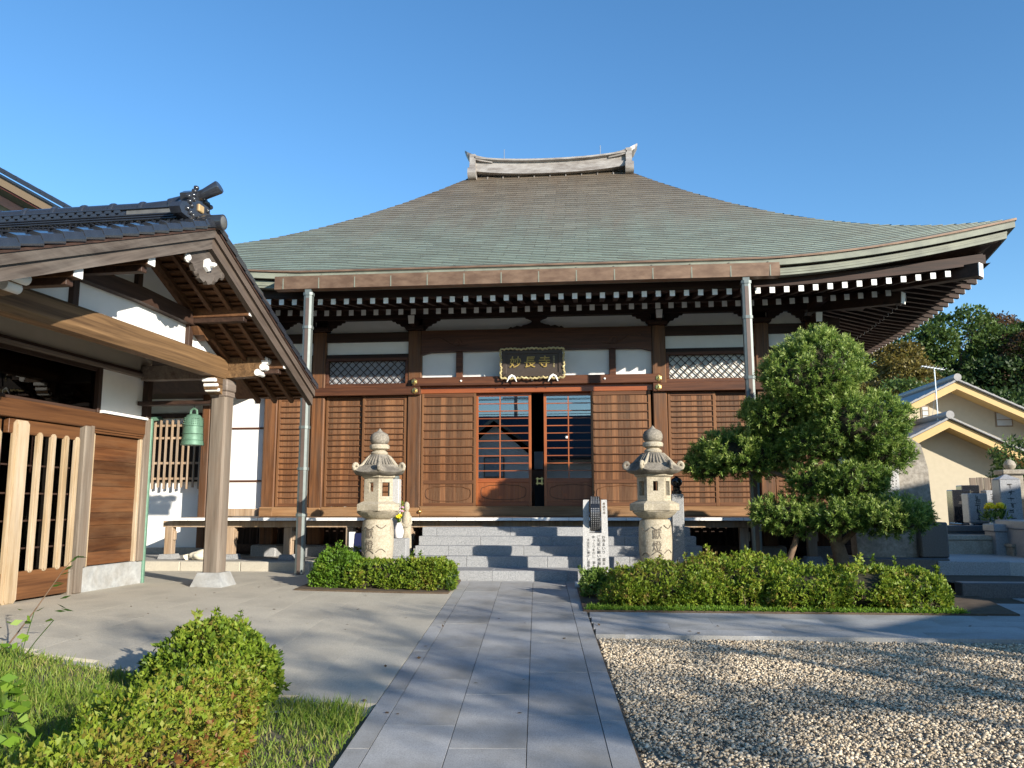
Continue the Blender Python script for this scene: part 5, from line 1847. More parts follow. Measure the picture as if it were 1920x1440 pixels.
# ------------------------------------------------------------------ stone lanterns
def lantern(name, label, loc, rz_):
    t = thing(name, label, 'stone lantern', loc, rz_, 'stone lanterns flanking the steps')
    # base and lotus foot
    MB().lathe([(.44, 0), (.44, .12), (.40, .14)], 6, rot=R(30)).build('base', 'lantern_stone', t)
    def petal(th, i): return 1 + (.055 * abs(math.cos(4 * th)) if i in (1, 2, 3) else 0)
    MB().lathe([(.36, .14), (.345, .20), (.325, .27), (.285, .315), (.25, .325)], 48, lob=petal).build('lotus_foot', 'lantern_stone', t, smooth=True)
    # barrel shaft with carved band lines and characters
    MB().lathe([(.235, .322), (.262, .345), (.268, .37), (.278, .50), (.282, .64), (.278, .80), (.264, .90), (.245, .935), (.20, .95)], 40).build('shaft', 'lantern_stone', t, smooth=True)
    for z0_, sgn in ((.84, -1), (.44, 1)):
        cv = MB()
        for q in range(3):
            pts = []
            for i in range(14):
                th = R(-90 - 58 + q * 42 + i * 2.6)
                pts.append((.283 * math.cos(th), .283 * math.sin(th), z0_ + sgn * .045 * abs(math.sin(i / 13 * math.pi)) + .02 * (q - 1)))
            cv.tube(pts, .006, 5)
        cv.build('carved_line', 'engrave_soft', t)
    for k, ch in enumerate('獻燈'):
        me = text_mesh(ch, .165, 'engrave_soft', .004)
        # wrap the character round the shaft
        for v in me.vertices:
            th = v.co.x / .283
            z = v.co.y
            r_ = .2815 + v.co.z
            v.co = Vector((r_ * math.sin(th), -r_ * math.cos(th), z))
        put('character', me, t, (0, 0, .725 - k * .175))
    # bowl with petals, hexagonal platform
    MB().lathe([(.20, .945), (.25, .965), (.33, 1.02), (.365, 1.055), (.36, 1.065)], 48, lob=lambda th, i: 1 + (.04 * abs(math.cos(6 * th)) if i in (1, 2, 3) else 0)).build('lotus_bowl', 'lantern_stone', t, smooth=True)
    MB().lathe([(.405, 1.066), (.42, 1.075), (.42, 1.165), (.405, 1.175), (.30, 1.215)], 6, rot=R(0)).build('platform', 'lantern_stone', t)
    # fire box: hexagonal, with openings cut through
    fb = MB()
    r_, h0, h1 = .285, 1.20, 1.575
    fl = bpy.data.meshes.new('tmp')
    for k in range(6):
        t0, t1 = R(60 * k), R(60 * (k + 1))
        A = Vector((r_ * math.cos(t0), r_ * math.sin(t0), 0))
        B = Vector((r_ * math.cos(t1), r_ * math.sin(t1), 0))
        nrm = ((A + B) / 2).normalized()
        inn = .05
        def P(u, z, d=0.0): return (A + (B - A) * u - nrm * d + Vector((0, 0, z)))[:]
        big = k % 2 == 1
        u0, u1, z0_, z1_ = (.24, .76, 1.29, 1.50) if big else (.36, .64, 1.36, 1.50)
        for (ua, ub, za, zb) in ((0, u0, h0, h1), (u1, 1, h0, h1), (u0, u1, h0, z0_), (u0, u1, z1_, h1)):
            fb.hexa([P(ua, za), P(ub, za), P(ub, za, inn), P(ua, za, inn), P(ua, zb), P(ub, zb), P(ub, zb, inn), P(ua, zb, inn)])
        if big:
            for (ua, ub, za, zb) in ((u0 - .06, u0, z0_ - .04, z1_ + .04), (u1, u1 + .06, z0_ - .04, z1_ + .04), (u0, u1, z1_, z1_ + .04), (u0, u1, z0_ - .04, z0_)):
                fb.hexa([P(ua, za, -.008), P(ub, za, -.008), P(ub, za, .01), P(ua, za, .01), P(ua, zb, -.008), P(ub, zb, -.008), P(ub, zb, .01), P(ua, zb, .01)])
    fb.build('fire_box', 'lantern_stone', t)
    MB().lathe([(.26, 1.545), (.33, 1.58), (.33, 1.60)], 6).build('lintel_slab', 'lantern_stone', t)
    # roof: hexagonal umbrella with curled corners
    seg = 12
    rings = [(.30, 1.595, 0), (.44, 1.625, .0), (.47, 1.655, .0), (.42, 1.69, 0), (.30, 1.775, 0), (.235, 1.86, 0), (.19, 1.915, 0), (.125, 1.935, 0)]
    rf = MB()
    n = 6 * seg
    for i, (r0, z, _) in enumerate(rings):
        for k in range(n):
            th = 2 * math.pi * k / n
            ph = (th % R(60)) - R(30)
            hexr = math.cos(R(30)) / math.cos(ph)
            corner = abs(ph) / R(30)
            mixf = max(0, min(1, (r0 - .2) / .22))
            rr = r0 * (1 + (hexr / .93 - 1) * mixf)
            zz = z + (.045 * corner ** 4 if i in (1, 2, 3) else 0)
            rf.v.append((rr * math.cos(th), rr * math.sin(th), zz))
    for i in range(len(rings) - 1):
        for k in range(n):
            k2 = (k + 1) % n
            rf.f.append((i * n + k, i * n + k2, (i + 1) * n + k2, (i + 1) * n + k))
    rf.f += [tuple(range(n - 1, -1, -1)), tuple(range((len(rings) - 1) * n, len(rings) * n))]
    roof_ = rf.build('lantern_roof', 'lantern_cap', t, smooth=True)
    for k in range(6):
        th = R(60 * k)
        d = Vector((math.cos(th), math.sin(th), 0))
        # rib running down to a curl
        pts = [d * .17 + Vector((0, 0, 1.915)), d * .25 + Vector((0, 0, 1.845)), d * .33 + Vector((0, 0, 1.765)), d * .40 + Vector((0, 0, 1.71)), d * .455 + Vector((0, 0, 1.70))]
        for q in range(9):
            a_ = R(-100 + q * 42)
            rad = .052 - .0045 * q
            pts.append(d * (.470 - .004 * q + rad * math.cos(a_)) + Vector((0, 0, 1.745 + rad * math.sin(a_))))
        MB().tube(pts, [.018, .024, .028, .032, .036] + [.034 - .001 * q for q in range(9)], 8).build('roof_curl', 'lantern_cap' if k % 2 else 'lantern_stone', roof_, smooth=True)
        for s_ in (-14, 14, -24, 24):
            d2 = Vector((math.cos(th + R(s_)), math.sin(th + R(s_)), 0))
            MB().tube([d2 * .20 + Vector((0, 0, 1.895)), d2 * .25 + Vector((0, 0, 1.845)), d2 * .31 + Vector((0, 0, 1.775))], .012, 6).build('roof_rib', 'lantern_cap', roof_, smooth=True)
    # finial: neck, ring of petals, jewel
    MB().lathe([(.125, 1.93), (.135, 1.95), (.12, 1.97), (.095, 1.985), (.095, 2.0)], 28).build('finial_neck', 'lantern_stone', t, smooth=True)
    MB().lathe([(.10, 1.995), (.145, 2.02), (.15, 2.06), (.135, 2.085), (.11, 2.09)], 32, lob=lambda th, i: 1 + .04 * abs(math.cos(5 * th))).build('finial_ring', 'lantern_stone', t, smooth=True)
    MB().lathe([(.10, 2.085), (.135, 2.11), (.148, 2.15), (.146, 2.20), (.125, 2.245), (.085, 2.27), (.05, 2.285), (.028, 2.31), (.006, 2.335)], 28).build('finial_jewel', 'lantern_cap', t, smooth=True)
    for ch in t.children:
        if not ch.name.startswith('finial'): ch.scale = (.87, .87, 1.0)
    return t


la = lantern('stone_lantern', 'weathered stone lantern left of the steps beside the white flower vase', (-3.29, 12.6, -.02), R(-16))
lb = copy_tree(la)
lb.location = (0.90, 12.6, -.02)
lb.rotation_euler = (0, 0, R(2))
lb['label'] = 'weathered stone lantern right of the steps between the wheel pillar and clipped pine'

# ------------------------------------------------------------------ newel posts with onion finials
def newel(label, x, y, z0, h, mat, capmat):
    t = thing('newel_post', label, 'post', (x, y, z0), 0, 'newel posts of the stone steps')
    MB().box(-.095, .095, -.095, .095, 0, h, .012).build('post_body', mat, t)
    MB().lathe([(.075, h), (.08, h + .01), (.08, h + .05), (.055, h + .065), (.06, h + .10), (.07, h + .105), (.05, h + .115), (.085, h + .15), (.095, h + .19), (.075, h + .235), (.03, h + .262), (.006, h + .285)], 24).build('onion_cap', capmat, t, smooth=True)
    return t


newel('grey stone newel post with dark onion cap behind the right lantern', 1.30, 13.30, -.02, 1.32, 'granite', 'black_granite')
newel('pale stone newel post with metal onion cap behind the left lantern', -3.42, 14.18, .15, 1.43, 'granite_white', 'zinc')

# ------------------------------------------------------------------ vase of flowers and small seated stone figure
vs = thing('flower_vase', 'white porcelain vase with yellow and pink flowers on the steps', 'vase', (-3.185, 13.60, .318))
vs.location.z = .318
vs.location = (-3.19, 13.56, .60)
MB().lathe([(.045, 0), (.062, .01), (.078, .07), (.08, .12), (.066, .18), (.042, .225), (.036, .245), (.04, .25)], 24).build('vase_body', 'porcelain', vs, smooth=True)
for k, (dx, dy, dz, mt, r_) in enumerate(((-.01, -.05, .33, 'flower_yellow', .05), (.02, -.04, .36, 'flower_yellow', .04), (-.05, -.02, .42, 'flower_pink', .032), (.0, -.02, .46, 'flower_pink', .032), (.05, -.01, .43, 'flower_pink', .03), (-.02, .01, .48, 'flower_pink', .03), (.05, .02, .49, 'flower_pink', .028), (-.06, .02, .38, 'flower_pink', .03))):
    stem = MB().tube([(0, 0, .22), (dx * .6, dy * .6, (dz + .22) / 2), (dx, dy, dz)], .004, 5).build('stem', 'leaf_bright', vs)
    pm = MB()
    for q in range(16):
        th, el = R(q * 137.5), (q / 16) * 1.3
        d = Vector((math.cos(th) * math.cos(el), math.sin(th) * math.cos(el), math.sin(el)))
        pm.tube([Vector((dx, dy, dz)), Vector((dx, dy, dz)) + d * r_ * .7, Vector((dx, dy, dz)) + d * r_], [.003, r_ * .24, .002], 5)
    pm.build('bloom', mt, stem)
P_, D_ = [], []
for k in range(60):
    P_.append((random.uniform(-.05, .06), random.uniform(-.03, .04), random.uniform(.28, .56)))
    D_.append((random.gauss(0, .5), random.gauss(0, .5), random.gauss(.6, .4)))
V, F, T = leaves(np.array(P_), unit(np.array(D_)), .07, .018, RNG.uniform(0, 1, 60))
put('foliage', np_mesh('foliage', 'leaf_bright', V, F, T), vs)
# the vase stands on a low granite stand beside the steps
sd = thing('stone_stand', 'low granite block carrying the white vase beside the steps', 'stone block', (-3.19, 13.58, 0))
MB().box(-.20, .20, -.16, .20, -.02, .30, .012).build('block_base', 'granite', sd)
MB().box(-.15, .15, -.12, .15, .30, .598, .012).build('block_top', 'granite', sd)
JS = .66
jz = thing('stone_figure', 'small grey seated stone figure just behind the flower vase', 'statue', (-3.14, 13.90, .62))
jz.scale = (JS, JS, 1.0)
MB().lathe([(.14, -.62), (.15, -.4), (.13, .0), (.125, .02), (.12, .12), (.13, .2), (.115, .32), (.075, .40), (.04, .415)], 24).build('figure_body', 'lantern_stone', jz, smooth=True)
MB().lathe([(.03, .405), (.062, .43), (.076, .475), (.07, .525), (.045, .56), (.005, .572)], 20).build('figure_head', 'lantern_stone', jz, smooth=True)
for s_ in (-1, 1):
    MB().tube([(s_ * .10, -.02, .32), (s_ * .13, -.06, .22), (s_ * .05, -.125, .17), (0, -.13, .17)], [.035, .036, .03, .025], 8).build('figure_arm', 'lantern_stone', jz, smooth=True)
MB().tube([(-.028, -.066, .49), (.028, -.066, .49)], .006, 5).build('figure_brow', 'lantern_stone', jz)

# ------------------------------------------------------------------ prayer-wheel pillar
wp = thing('prayer_wheel_pillar', 'speckled white granite pillar holding a black prayer wheel at the path end', 'pillar', (0.02, 12.20, G(0.02, 12.2)))
MB().prism([(-.19, .06), (.19, .06), (.17, 1.22), (.165, 1.23), (.088, 1.23), (.088, .76), (-.088, .76), (-.088, 1.23), (-.165, 1.23), (-.17, 1.22)], 'y', -.13, .13).build('pillar_body', 'granite_white', wp)
ft = MB().prism([(-.16, -.02), (.16, -.02), (.16, .06), (-.16, .06)], 'x', -.30, .30)
ft.build('pillar_foot', 'granite_white', wp)
MB().tube([(-.30, -.17, .035), (.30, -.17, .035)], .05, 10).build('foot_roll', 'granite_white', wp, smooth=True)
whl = MB().tube([(-.075, 0, 1.03), (-.065, 0, 1.03), (.065, 0, 1.03), (.075, 0, 1.03)], [.235, .25, .25, .235], 40).build('wheel', 'black_granite', wp, smooth=True)
MB().tube([(-.15, 0, 1.03), (.15, 0, 1.03)], .025, 10).build('axle', 'steel', wp, smooth=True)
lt = MB()
for k in range(5):
    x = -.052 + k * .026
    for q in range(22):
        th = R(100 + q * 7.0)
        r_ = .2515
        if q in (7, 8): continue
        h_ = R(2.2)
        p = [(x - .004, r_ * math.cos(th + s2 * h_), 1.03 + r_ * math.sin(th + s2 * h_)) for s2 in (-1, 1)] + [(x + .004, r_ * math.cos(th + s2 * h_), 1.03 + r_ * math.sin(th + s2 * h_)) for s2 in (1, -1)]
        lt.add(p, [(0, 1, 2, 3)])
lt.build('wheel_lettering', 'grave_grey', whl)
for k, (col, x, z) in enumerate((('お寺まいり 墓まいり', .115, .70), ('ご先祖に願い感謝して', .045, .70), ('ゆっくりまわし 掌をあわせ', -.028, .70), ('大往生に捧げし道筋の善行も', -.105, .66))):
    me = vertical_text(col, .052 if k < 2 else .044, 'ink_black', .0015, 1.02)
    put('inscription', me, wp, (x, -.1318, z), (R(90), 0, 0))
put('inscription', vertical_text('奉納平成', .04, 'engrave_soft', .0015), wp, (.128, -.1318, 1.17), (R(90), 0, 0))

# ------------------------------------------------------------------ odds and ends by the verandah
nv = thing('notice_board', 'dark blue notice board leaning under the verandah behind the left lantern', 'board', (-3.95, 14.05, .0))
MB().hexa([(-.16, -.03, 0), (.16, -.03, 0), (.16, .03, 0), (-.16, .03, 0), (-.13, .05, .66), (.17, .05, .66), (.17, .11, .66), (-.13, .11, .66)]).build('board_face', 'navy_board', nv)
MB().hexa([(-.20, -.04, 0), (-.165, -.04, 0), (-.165, .03, 0), (-.20, .03, 0), (-.23, .04, .68), (-.14, .04, .68), (-.14, .11, .68), (-.23, .11, .68)]).build('board_edge', 'white_paint', nv)
sk = thing('white_sack', 'crumpled pale sack lying on the kerb behind the porch post', 'sack', (-7.12, 14.80, .15))
sk.scale = (.62, .7, .75)
bm = bmesh.new()
bmesh.ops.create_icosphere(bm, subdivisions=4, radius=1)
co = np.array([v.co[:] for v in bm.verts])
nz = fbm(co, 3, 2.2)
for v, q in zip(bm.verts, nz):
    k = 1 + .16 * q
    v.co = Vector((v.co.x * .36 * k, v.co.y * .2 * k, max(-.1, v.co.z * .15 * k) + .1))
me = bpy.data.meshes.new('sack_body')
bm.to_mesh(me)
bm.free()
me.materials.append(MATS['sack'])
me.polygons.foreach_set('use_smooth', [True] * len(me.polygons))
put('sack_body', me, sk)
MB().tube([(-.34, 0, .1), (-.42, -.02, .12), (-.50, -.03, .05)], [.04, .03, .10], 10).build('sack_neck', 'sack', sk, smooth=True)

# inside the hall: altar cloth, lamps, offering box
al = thing('altar', 'altar with white and violet cloths glimpsed through the open doors', 'altar', (-1.07, 17.6, .9))
MB().box(-1.6, 1.6, .2, .9, 0, .98, .01).build('altar_table', 'lacquer_x', al)
MB().box(-.18, .02, .10, .19, .98, 1.36, .01).build('white_cloth', 'altar_white', al)
MB().box(.03, .17, .10, .19, .98, 1.33, .01).build('violet_cloth', 'altar_violet', al)
MB().lathe([(.05, 0), (.06, .03), (.02, .06), (.02, .25), (.07, .30), (.02, .36)], 14).build('candlestick', 'gold', al, smooth=True, loc=(.08, -.1, 1.0))
MB().box(-.45, .45, -.55, -.1, 0, .30, .01).build('offering_box', 'lacquer_x', al)
bd = thing('gilt_emblem', 'gilt well-curb emblem on a stand between the sliding doors', 'emblem', (-1.06, 16.55, 1.60))
MB().box(-.10, .10, 0, .02, -.70, -.08, .004).build('emblem_stand', 'dark_interior', bd)
for q in (-.045, .045):
    MB().box(q - .012, q + .012, -.012, .0, -.075, .075).build('emblem_bar', 'gold', bd)
    MB().box(-.075, .075, -.024, -.013, q - .012, q + .012).build('emblem_bar', 'gold', bd)
for x in (-.56, -.0):
    lp = thing('hanging_lamp', 'small glowing lamp seen through the right glass door, ' + ('left one' if x < -.3 else 'right one'), 'lamp', (x, 18.2, 2.60))
    MB().lathe([(.0, -.03), (.022, -.02), (.03, 0), (.022, .02), (.0, .03)], 12).build('bulb', 'lamp_glow', lp, smooth=True)
    MB().tube([(0, 0, .03), (0, 0, 2.3)], .004, 5).build('lamp_cord', 'cable', lp)


# ------------------------------------------------------------------ clipped shrubs
def blob_points(n, boxes, seed, rough=.10, fs=2.2):
    """random points on the outer skin of rounded boxes/ellipsoids. boxes: (cx,cy,cz,rx,ry,rz,power)"""
    r = np.random.default_rng(seed)
    area = np.array([b[3] * b[4] + b[4] * b[5] + b[3] * b[5] for b in boxes])
    cnt = (n * area / area.sum()).astype(int)
    PS, NS, IS = [], [], []
    for (cx, cy, cz, rx, ry, rz_, pw), m in zip(boxes, cnt):
        d = unit(r.normal(size=(m, 3)))
        # superellipsoid radius
        q = (np.abs(d) ** pw).sum(1) ** (-1 / pw)
        P = d * q[:, None]
        nrm = unit(np.sign(P) * np.abs(P) ** (pw - 1) / np.array([rx, ry, rz_]))
        W_ = P * np.array([rx, ry, rz_]) + np.array([cx, cy, cz])
        k = 1 + rough * fbm(W_, seed, fs) + rough * .7 * fbm(W_, seed + 1, fs * 3.1)
        P = P * np.array([rx, ry, rz_]) * k[:, None] + np.array([cx, cy, cz])
        PS.append(P)
        NS.append(nrm)
    P, Nn = np.concatenate(PS), np.concatenate(NS)
    # drop points buried in another blob
    keep = np.ones(len(P), bool)
    for i, (cx, cy, cz, rx, ry, rz_, pw) in enumerate(boxes):
        q = ((np.abs((P - np.array([cx, cy, cz])) / np.array([rx, ry, rz_])) ** pw).sum(1)) ** (1 / pw)
        keep &= q > .90 - rough * .5
    return P[keep], Nn[keep]


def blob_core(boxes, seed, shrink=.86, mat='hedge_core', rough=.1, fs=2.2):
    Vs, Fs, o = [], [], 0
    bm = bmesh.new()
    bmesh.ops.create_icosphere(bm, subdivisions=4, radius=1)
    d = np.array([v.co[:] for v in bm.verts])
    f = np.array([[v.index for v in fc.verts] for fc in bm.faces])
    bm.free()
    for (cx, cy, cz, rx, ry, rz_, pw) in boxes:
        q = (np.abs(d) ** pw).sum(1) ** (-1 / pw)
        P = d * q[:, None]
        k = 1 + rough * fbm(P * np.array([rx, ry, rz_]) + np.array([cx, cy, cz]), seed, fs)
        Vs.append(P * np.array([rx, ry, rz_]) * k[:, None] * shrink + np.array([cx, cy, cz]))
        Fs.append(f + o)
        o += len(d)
    return np_mesh('shade_core', mat, np.concatenate(Vs), np.concatenate(Fs), None, True)  # solid dark hull, shade between the leaves put into its colour


def shrub(name, label, boxes, n, mat, seed, L=.034, W=.016, ros=5, depth=.10, zmin=None, tint_fn=None, rough=.10, fs=2.2, core=.84, group=None, nsprig=40, cat='shrub'):
    c = boxes[0]
    t = thing(name, label, cat, (c[0], c[1], 0), 0, group)
    off = np.array([c[0], c[1], 0])
    P, Nn = blob_points(n, boxes, seed, rough, fs)
    if zmin is not None:
        ok = P[:, 2] > zmin
        P, Nn = P[ok], Nn[ok]
    ok = fbm(P, seed + 9, 5.0) + RNG.normal(0, .18, len(P)) > -.52      # thin patches where twigs and the dark core show
    P, Nn = P[ok], Nn[ok]
    # stray shoots that have outgrown the last clipping
    ns_ = max(6, len(P) // 160)
    si = RNG.choice(len(P), ns_, replace=False)
    sd_ = unit(Nn[si] * .5 + np.array([0, 0, .9]) + RNG.normal(0, .3, (ns_, 3)))
    tt = np.linspace(.1, 1, 6)
    SP = (P[si][:, None] + sd_[:, None] * (tt[None, :, None] * RNG.uniform(.05, .15, ns_)[:, None, None])).reshape(-1, 3)
    P, Nn = np.concatenate([P, SP]), np.concatenate([Nn, np.repeat(sd_, 6, 0)])
    m = len(P)
    m_in = m - len(SP)
    # leaf rosettes: some sit a little inside the skin
    P[:m_in] = P[:m_in] - Nn[:m_in] * (RNG.uniform(0, 1, m_in) ** 2 * depth)[:, None]
    base = RNG.uniform(0, 1, m) * .50 + .24 + .34 * fbm(P, seed + 5, 3.0)
    if tint_fn is not None: base = base + tint_fn(P)
    PP = np.repeat(P, ros, 0) + RNG.normal(0, .006, (m * ros, 3))
    NN = np.repeat(Nn + np.array([0, 0, .35]), ros, 0)
    D = unit(unit(NN) * .55 + RNG.normal(0, .62, (m * ros, 3)))
    tint = np.clip(np.repeat(base, ros) + RNG.normal(0, .10, m * ros), 0, 1)
    sz = np.repeat(RNG.uniform(.65, 1.4, m), ros)
    V, F, T = leaves(PP, D, L * sz * RNG.uniform(.7, 1.3, m * ros), W * sz * RNG.uniform(.8, 1.25, m * ros), tint, .05)
    put('foliage', np_mesh('foliage', mat, V - off, F, T), t)
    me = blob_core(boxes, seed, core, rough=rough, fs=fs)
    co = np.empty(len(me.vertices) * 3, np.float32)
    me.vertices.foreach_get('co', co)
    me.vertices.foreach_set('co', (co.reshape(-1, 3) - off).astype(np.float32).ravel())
    put('shade_core', me, t)
    # bare twigs showing at the skin
    tw = MB()
    idx = RNG.choice(m, min(m, nsprig * 3), replace=False)
    for i in idx:
        p, nn = Vector(P[i]) - Vector(off), Vector(Nn[i])
        if nn.z > .75: continue
        a_ = p - nn * .12 + Vector((random.uniform(-.06, .06), random.uniform(-.06, .06), -.06))
        tw.tube([a_, (a_ + p) / 2 + Vector((random.uniform(-.02, .02), random.uniform(-.02, .02), .01)), p], [.004, .003, .0015], 4, False)
    if tw.v: tag(tw.build('twigs', 'twig', t), kind='stuff')
    return t


# soil beds
def bed_patch(name, pts, dz):
    mb = MB()
    cx = sum(p[0] for p in pts) / len(pts)
    cy = sum(p[1] for p in pts) / len(pts)
    n = len(pts)
    for k in range(n):
        p, q = pts[k], pts[(k + 1) % n]
        mb.add([(p[0], p[1], G(*p) + dz), (q[0], q[1], G(*q) + dz), (cx, cy, G(cx, cy) + dz)], [(0, 1, 2)])
        mb.add([(p[0], p[1], G(*p) - .06), (q[0], q[1], G(*q) - .06), (q[0], q[1], G(*q) + dz), (p[0], p[1], G(*p) + dz)], [(0, 1, 2, 3)])
    return tag(mb.build(name, 'soil'), kind='structure')


bed_patch('soil_bed', [(-4.15, 11.42), (-1.98, 11.38), (-2.02, 12.72), (-2.9, 13.0), (-3.5, 14.1), (-4.3, 13.6)], .02)
bed_patch('soil_bed', [(-0.14, 10.10), (3.0, 10.10), (4.75, 10.10), (4.9, 11.4), (5.6, 13.6), (1.9, 14.2), (1.1, 12.74), (0.25, 12.1), (-.25, 12.0)], .02)

g_h = G(-3, 11.8)
shrub('hedge', 'low clipped azalea hedge below the left lantern with a bright green end', [
    (-3.05, 11.85, .11, .94, .29, .25, 4.0), (-2.30, 11.80, .13, .33, .30, .25, 4.5)], 11000, 'leaf_hedge', 21, L=.040, W=.020, zmin=-.02, rough=.12, fs=3.0, depth=.14, core=.80, cat='hedge')
shrub('bright_shrub', 'bright yellow-green rounded shrub at the left end of the left hedge', [
    (-3.68, 11.95, .12, .36, .36, .33, 2.6)], 3600, 'leaf_bright', 22, L=.040, W=.020, zmin=-.02, rough=.15, fs=3.5, depth=.13, core=.78)
shrub('dark_shrub', 'dark green low shrub tucked behind the left lantern foot', [(-3.6, 12.75, .12, .5, .3, .33, 2.6)], 1800, 'leaf_hedge', 23, zmin=-.02, tint_fn=lambda P: -.25 + 0 * P[:, 0])
shrub('hedge', 'long clipped azalea hedge beneath the pine right of the path', [
    (0.95, 11.0, .08, .80, .72, .30, 2.8), (1.75, 11.25, .12, .85, .85, .35, 2.4), (2.6, 11.0, .06, .62, .72, .28, 2.8), (3.20, 10.95, .06, .60, .72, .28, 2.6), (3.68, 10.85, .06, .55, .62, .30, 2.4), (0.45, 10.75, .02, .38, .52, .23, 2.3)],
      30000, 'leaf_hedge', 24, L=.042, W=.021, zmin=-.09, rough=.15, fs=2.6, nsprig=260, depth=.17, core=.78, cat='hedge')
shrub('small_bush', 'small dark leafy bush at the foot of the prayer wheel pillar', [
    (0.02, 11.15, .10, .20, .18, .20, 2.2)], 700, 'leaf_pine', 25, L=.045, W=.022, zmin=-.05, depth=.16, core=.4, rough=.2)

# near-left hedge and rounded bush
def tint_drift(P): return .10 * np.sin(P[:, 0] * 2.1 + P[:, 1] * 1.3)  # leaf colour drifts slowly along the hedge
shrub('hedge', 'reddish-green azalea hedge in the near left corner of the picture', [
    (-2.16, 3.7, -.19, .34, .85, .32, 3.0), (-2.40, 4.7, -.18, .36, .75, .31, 2.8), (-2.55, 5.35, -.20, .34, .45, .30, 2.6), (-2.02, 2.7, -.2, .36, .8, .32, 3.0), (-2.60, 3.9, -.26, .30, .8, .24, 2.6)],
      34000, 'leaf_autumn', 26, L=.030, W=.015, zmin=-.45, rough=.11, fs=2.6, tint_fn=tint_drift, nsprig=160, depth=.12, core=.80, cat='hedge')
shrub('round_bush', 'rounded clipped azalea bush on the edge of the grass', [
    (-2.84, 6.1, -.05, .44, .40, .31, 2.3), (-2.55, 5.95, -.10, .27, .30, .26, 2.2)], 7500, 'leaf_hedge', 27, L=.038, W=.019, zmin=-.22, rough=.17, fs=3.0, nsprig=120, depth=.15, core=.72)
bt = thing('bush_stem', 'bare forked stem under the rounded clipped bush', 'stem', (-2.98, 6.0, G(-3, 6)))
for k in range(5):
    MB().tube([(0, 0, -.02), (random.uniform(-.05, .05), random.uniform(-.05, .02), .10), (random.uniform(-.22, .22), random.uniform(-.14, .08), .30)], [.022, .016, .008], 6).build('branch', 'twig', bt)

# broad-leaved weeds at the left edge
def weed(label, x, y, n, h, seed, L=.12):
    t = thing('leafy_weed', label, 'plant', (x, y, G(x, y)), 0, 'weeds at the left edge')
    r = np.random.default_rng(seed)
    P = np.stack([r.normal(0, .09, n), r.normal(0, .09, n), r.uniform(.05, h, n)], 1)
    D = unit(np.stack([r.normal(0, 1, n), r.normal(0, 1, n), r.normal(.25, .35, n)], 1))
    V, F, T = leaves(P, D, L * r.uniform(.7, 1.2, n), L * .5, r.uniform(.3, 1, n), .06, .3)
    put('foliage', np_mesh('foliage', 'leaf_bright', V, F, T), t)
    st = MB()
    for i in range(0, n, 3):
        st.tube([(0, 0, -.02), tuple(P[i] * np.array([.5, .5, .5])), tuple(P[i])], .004, 4)
    st.build('stems', 'leaf_bright', t)


weed('broad-leaved green weed low at the left picture edge', -3.62, 5.0, 46, .32, 1)
weed('broad-leaved green weed in the bottom left corner', -3.02, 4.3, 40, .26, 2)
weed('single leafy shoot high at the left picture edge', -4.62, 6.5, 14, .42, 3, .10)
wt = thing('bare_twig', 'thin dark twig with narrow leaves reaching in at the left edge', 'twig', (-4.60, 6.9, -.25))
MB().tube([(-.5, 0, .1), (-.2, 0, .5), (.02, 0, .82), (.14, 0, .97)], [.008, .006, .004, .002], 5).build('stem', 'bark', wt)
P_ = np.array([(.0, 0, .80), (.04, 0, .84), (.08, 0, .9), (.12, 0, .95), (.13, 0, .96), (-.05, 0, .74), (-.08, 0, .70), (.02, 0, .60), (0, 0, .56), (.04, 0, .52), (-.02, 0, .5)])
V, F, T = leaves(P_, unit(np.array([(1, .1, .3), (1, -.2, .5), (.8, .2, .7), (1, 0, .1), (1, .1, -.1), (1, 0, -.1), (.9, .2, .2), (1, 0, .3), (.9, 0, -.4), (.9, .2, -.2), (1, 0, 0)], float)), .11, .022, np.full(11, .1))
put('foliage', np_mesh('foliage', 'leaf_pine', V, F, T), wt)


# ------------------------------------------------------------------ grass
def grass():
    n = 60000
    r = np.random.default_rng(40)
    x = r.uniform(-5.6, -1.25, n)
    y = 3.2 + 3.9 * r.uniform(0, 1, n)
    edge = 6.03 + (-1.62 - x) * .25
    pathx = -2.05 - .067 * (y - 12.65)
    ok = (y < edge - .0) & (x < pathx)
    # thin and worn in places
    w = fbm(np.stack([x, y, 0 * x], 1), 8, 1.8)
    ok &= r.uniform(-1, 1, n) < w + .75
    x, y, w = x[ok], y[ok], w[ok]
    n = len(x)
    z = np.array([G(a, b) for a, b in zip(x, y)]) - .03
    P = np.stack([x, y, z], 1)
    D = unit(np.stack([r.normal(0, .5, n), r.normal(0, .5, n), np.ones(n)], 1))
    hh = r.uniform(.04, .11, n) * (1 + .5 * w)
    V, F, T = leaves(P, D, hh, .007 * r.uniform(.7, 1.5, n), np.clip(r.beta(2, 2.4, n) + .1 * (w < -.2), 0, 1), .12, .6)
    put_ = put('grass', np_mesh('grass', 'grass_blade', V, F, T))
    return tag(put_, 'short mixed green and dry grass around the near left hedge', 'grass', kind='stuff')


lawn = MB()
for i in range(10):
    for j in range(8):
        xs_ = np.linspace(-6.5, -1.3, 11)
        p = []
        for (ii, jj) in ((i, j), (i + 1, j), (i + 1, j + 1), (i, j + 1)):
            x = xs_[ii]
            y = 2.0 + (6.05 + (-1.62 - x) * .25 - 2.0) * jj / 8
            x = min(x, -2.04 - .067 * (y - 12.65))
            p.append((x, y, G(x, y) - .03))
        lawn.add(p, [(0, 1, 2, 3)])
tag(lawn.build('lawn', 'earth'), kind='structure')
grass()


